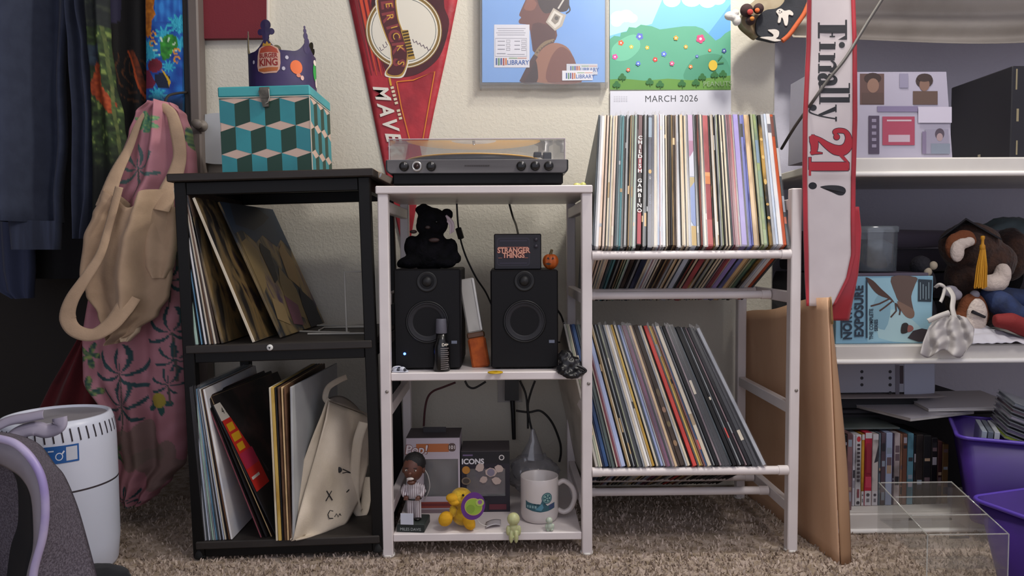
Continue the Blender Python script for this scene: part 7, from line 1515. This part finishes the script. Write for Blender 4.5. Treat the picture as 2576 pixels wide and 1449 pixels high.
t = tag(ob('paper_sheet', MB().sheet(lambda u, v: (-.02 + .262 * u, -.05 + .20 * v, .0008 + .02 * max(0, u - .85) * (1 - v) + .006 * max(0, .15 - v)), 14, 8, -.0008), mat('paper_beige', '#a39a98', .6), None, (l_.x, .30, zt_ + .0015)), 'beige paper sheet curling under the dotted white box', 'paper')
# magazines lying behind the bins
for k, (x, y, Y, an, w_, d_, c, lab) in enumerate(((2372, 1068, .17, 20, .20, .2, '#b4b0b6', 'grey magazine lying slanted on the black storage box'), (2452, 1056, .18, -9, .20, .2, '#d0cccf', 'white magazine lying on top of the slanted grey one'))):
    c0 = pw(x, y, Y); t = thing('magazine', lab, 'magazine', (c0.x, Y, zm_ + .001 + .0125 * k), (0, R(-2.5 if k else 0), R(an)))
    ob('pages', MB().box(-w_ / 2, w_ / 2, 0, d_, 0, .007, 0, .0008), mat('pages_white', '#cdc8c4', .6, var=('#8a8684', 90, (.1, .1, 1), .4, .6)), t); ob('cover', MB().box(-w_ / 2 - .001, w_ / 2 + .001, -.001, d_, .0071, .0081), mat('mag_' + c[1:], c, .4), t)
# row of discs
DV = [('#15161a', 9, 'black', 1098), ('#2c3438', 13, 'dark slate', 1092), ('#101214', 9, 'glossy black', 1094), ('#7a5a5c', 14, 'brown and pink', 1091), ('#b4b0b8', 7, 'pale lilac', 1094), ('#bcb8b8', 15, 'white', 1094), ('#b8862c', 8, 'yellow', 1092), ('#a8243c', 19, 'crimson', 1088), ('#b0a8a4', 16, 'cream white', 1092), ('#54606a', 6, 'slate blue', 1090), ('#4a3c44', 12, 'dusky plum', 1090), ('#8a94ac', 17, 'pale steel blue', 1089), ('#3c2c40', 4, 'dark violet', 1090), ('#a09494', 15, 'pinkish white', 1090), ('#7a5a48', 6, 'tan', 1092), ('#5c3c30', 12, 'rust brown', 1092), ('#4f7888', 16, 'teal blue', 1091), ('#14161c', 6, 'inky black', 1096), ('#2a2422', 18, 'dark brown', 1094), ('#1c1c1e', 20, 'charcoal', 1096), ('#18161a', 16, 'soft black', 1102), ('#3c2222', 12, 'dark maroon', 1110), ('#5a4428', 16, 'olive brown', 1118)]
x = 2098
for k, (c, w_, nm, yt) in enumerate(DV):
    Y = .122 if k < 4 else .145 + .0005 * k; l_ = pw(x, 1300, Y); r_ = pw(x + w_ - 1.0, 1300, Y); w = r_.x - l_.x; h = pw(x, yt, Y).z - s1
    t = thing('disc_case', f'{nm} disc case standing on the lowest closet shelf', 'disc case', (l_.x, Y, s1), (0, 0, 0), 'disc cases on the lowest closet shelf')
    ob('case_shell', MB().box(0, w, 0, .135, 0, h, 0, min(.001, w * .2)), mat('disc_' + c[1:], c, .35, var=('#%02x%02x%02x' % tuple(int(int(c[i:i + 2], 16) * .7) for i in (1, 3, 5)), 14, (1, 1, 1), .5, .62)), t)
    a = Art(-.0002, .0001); rnd2 = random.Random(k)
    if nm == 'white':
        a.disc('#b02c34', w / 2, h * .94, w * .36, w * .5, 12)
        for j in range(10): a.rect('#3c3438', w * .25, w * .75, h * (.84 - .055 * j), h * (.875 - .055 * j)); 
        a.rect('#7a4048', w * .3, w * .7, h * .12, h * .24).disc('#3a3438', w / 2, h * .05, w * .3, w * .3, 12)
    elif nm in ('crimson', 'yellow', 'cream white'):
        a.rect('#b4b0b2', w * .05, w * .95, h * .005, h * .205).rect('#b4b0b2', w * .05, w * .95, h * .92, h * .995); a.disc('#4a4448', w / 2, h * .15, w * .25, w * .25, 10); a.rect('#6a6468', w * .3, w * .7, h * .05, h * .10)
        if nm == 'crimson': a.rect('#86182c', w * .2, w * .8, h * .45, h * .85).rect('#b0344c', w * .1, w * .9, h * .25, h * .4)
        if nm == 'cream white': a.poly('#2c2a30', [(w * .3, h * .6), (w * .9, h * .62), (w * .95, h * .85), (w * .7, h * .75)])
    else:
        for j in range(3): z_ = rnd2.uniform(.06, .9); a.rect(rnd2.choice(['#8a8690', '#5a4a50', '#2c2a30', '#7a8490', '#96806c', '#1c1a20']), w * .15, w * .85, h * z_, h * min(.985, z_ + rnd2.uniform(.03, .13)))
    a.build('spine_print', t); x += w_
t = tag(ob('flat_booklet', MB().box(0, .135, 0, .12, 0, .004, 0, .0006), mat('booklet_grey', '#4e5654', .5, var=('#3c4442', 9, (1, 1, 1), .4, .6)), None, (pw(2124, 1085, .15).x, .165, pw(2200, 1087, .15).z + .0025)), 'thin grey-green booklet lying across the tops of the discs', 'booklet')

# ================================================================== purple bins, discs in them, clear riser
M_pur = mat('bin_purple', '#3d2278', .45, var=('#35206a', 6, (1, 1, 1), .4, .6)); M_purr = mat('bin_rim', '#5038a0', .4)
def bin_(corner, back, w, d, yaw, zt, lab, tap=.03, zb=0.):
    """corner is the front left one (back=0) or the back left one (back=1) of the rim"""
    hx_, hy = w / 2, d / 2; rm = Matrix.Rotation(R(yaw), 3, 'Z'); zt -= zb; c_ = Vector((corner.x, corner.y, zb)) + rm @ Vector((hx_, -hy if back else hy, 0)); t = thing('purple_bin', lab, 'bin', c_, (0, 0, R(yaw)))
    def ring(a_, z_, n_=6, r=.025):
        p = []
        for sx, sy, a0 in ((1, -1, -90), (1, 1, 0), (-1, 1, 90), (-1, -1, 180)):
            for k in range(n_ + 1): an = R(a0 + 90 * k / n_); p.append((sx * (hx_ - a_ - r) + r * math.cos(an), sy * (hy - a_ - r) + r * math.sin(an), z_))
        return p
    L_ = [ring(tap, .001), ring(0, zt), ring(.003, zt), ring(tap + .003, .004)]; n_ = len(L_[0]); vs = [p for r_ in L_ for p in r_]; fs = [(j * n_ + k, j * n_ + (k + 1) % n_, (j + 1) * n_ + (k + 1) % n_, (j + 1) * n_ + k) for j in range(3) for k in range(n_)]
    mb = MB().add(vs, fs, 0, True); mb.add(L_[0], [tuple(range(n_))[::-1]]); mb.add(L_[3], [tuple(range(n_))]); ob('tub', mb, M_pur, t)
    ob('rim', MB().tube(ring(-.002, zt - .002), .004, 8, closed=True), M_purr, t); return t
p1 = pw(2412, 1098, .02); BYAW = -27; B1 = bin_(p1, 0, .30, .22, BYAW, p1.z, 'purple plastic bin full of disc cases beside the storage box', zb=s1)
B1M = Matrix.Translation((p1.x, p1.y, 0)) @ Matrix.Rotation(R(BYAW), 4, 'Z')
bin_(pw(2442, 1250, -.19), 1, .24, .26, 17, pw(2442, 1250, -.19).z, 'purple plastic bin on the carpet in front of the full one')
M_jw = clear('jewel_case', (.86, .88, .9), .3, .06, .18, '#9aa0a8')
for k in range(6):
    cA_ = ['#8a9a34', '#5a5068', '#3c3440', '#8a8490', '#54444c', '#6a7078'][k]
    p = B1M @ Vector((.150 + .003 * k, .05 + .003 * k, p1.z - .030 + .0135 * k)); t = thing('jewel_case', f'{["yellow-green", "dusky violet", "dark", "silver", "brownish", "steel grey"][k]} clear disc case stacked slanting in the purple bin', 'disc case', p, (R(3), R(21), R(BYAW + 8)), 'disc cases in the purple bin')
    ob('case_lid', MB().box(-.07, .07, 0, .12, .0072, .0096, 0, .0006), M_jw, t); ob('case_tray', MB().box(-.07, .07, 0, .12, 0, .0022, 0, .0006), M_jw, t); ob('paper_insert', MB().box(-.067, .066, .002, .118, .0024, .007), mat('insert_' + cA_[1:], cA_, .5), t)
for k in range(3):
    p = B1M @ Vector((.036 + .0115 * k, .045, p1.z - .135)); t = thing('upright_disc_case', 'pale disc case standing upright inside the purple bin', 'disc case', p, (0, R(4), R(BYAW)), 'disc cases standing in the purple bin')
    ob('case_shell', MB().box(0, .0096, 0, .12, 0, .142, 0, .0006), mat('shell_' + str(k % 3), ['#8f98a4', '#5c6470', '#a4a8b0'][k % 3], .3), t)
# clear stepped riser
x0, x1 = pw(2331, 1345, -.35).x, pw(2540, 1350, -.35).x; rs = thing('acrylic_riser', 'clear acrylic stepped organizer standing on the carpet', 'organizer', (x0, -.35, 0)); w = x1 - x0; mA = clear('acrylic', (.985, .988, .985), .01, .05, .02, '#c4c0b8'); mE = clear('acrylic_edge', (.92, .94, .92), .25, .1, .22, '#cfccc4')
Yd = [0, .05, .10, .15]; Zt = [pw(2440, 1345, -.35).z, pw(2400, 1296, -.30).z, pw(2360, 1250, -.25).z, pw(2320, 1214, -.20).z]; dxs = [pw(2331, 1340, -.35).x - x0, pw(2286, 1292, -.30).x - x0, pw(2252, 1247, -.25).x - x0, pw(2234, 1213, -.2).x - x0]
dxs = [0, 0, 0, 0]
for k in range(4):
    ob('step_wall', MB().box(0, w, Yd[k], Yd[k] + .003, .003 if k < 1 else Zt[k - 1] - .06, Zt[k], 0, .0006), mA, rs); ob('step_edge', MB().tube([(0.004, Yd[k] + .0015, Zt[k]), (w - .002, Yd[k] + .0015, Zt[k])], .0012, 6), mE, rs)
    if k < 3: ob('step_floor', MB().box(.003, w - .003, Yd[k] + .0032, Yd[k + 1] - .0002, Zt[k] - .058, Zt[k] - .055), mA, rs)
for x in (0, w - .003):
    sd = ob('side_wall', MB().prism([(0, .001), (.153, .001), (.153, Zt[3]), (0, Zt[0])], 0, .003), mA, rs, (x, 0, 0), (0, 0, math.pi / 2)); sd.location = (x + .003, 0, 0)
    ob('side_edge', MB().tube([(x + .0015, 0, 0.002), (x + .0015, 0, Zt[0]), (x + .0015, .153, Zt[3])], .0011, 6), mE, rs)
ob('riser_base', MB().box(0, w, .0032, .15, .0, .0028), mA, rs)
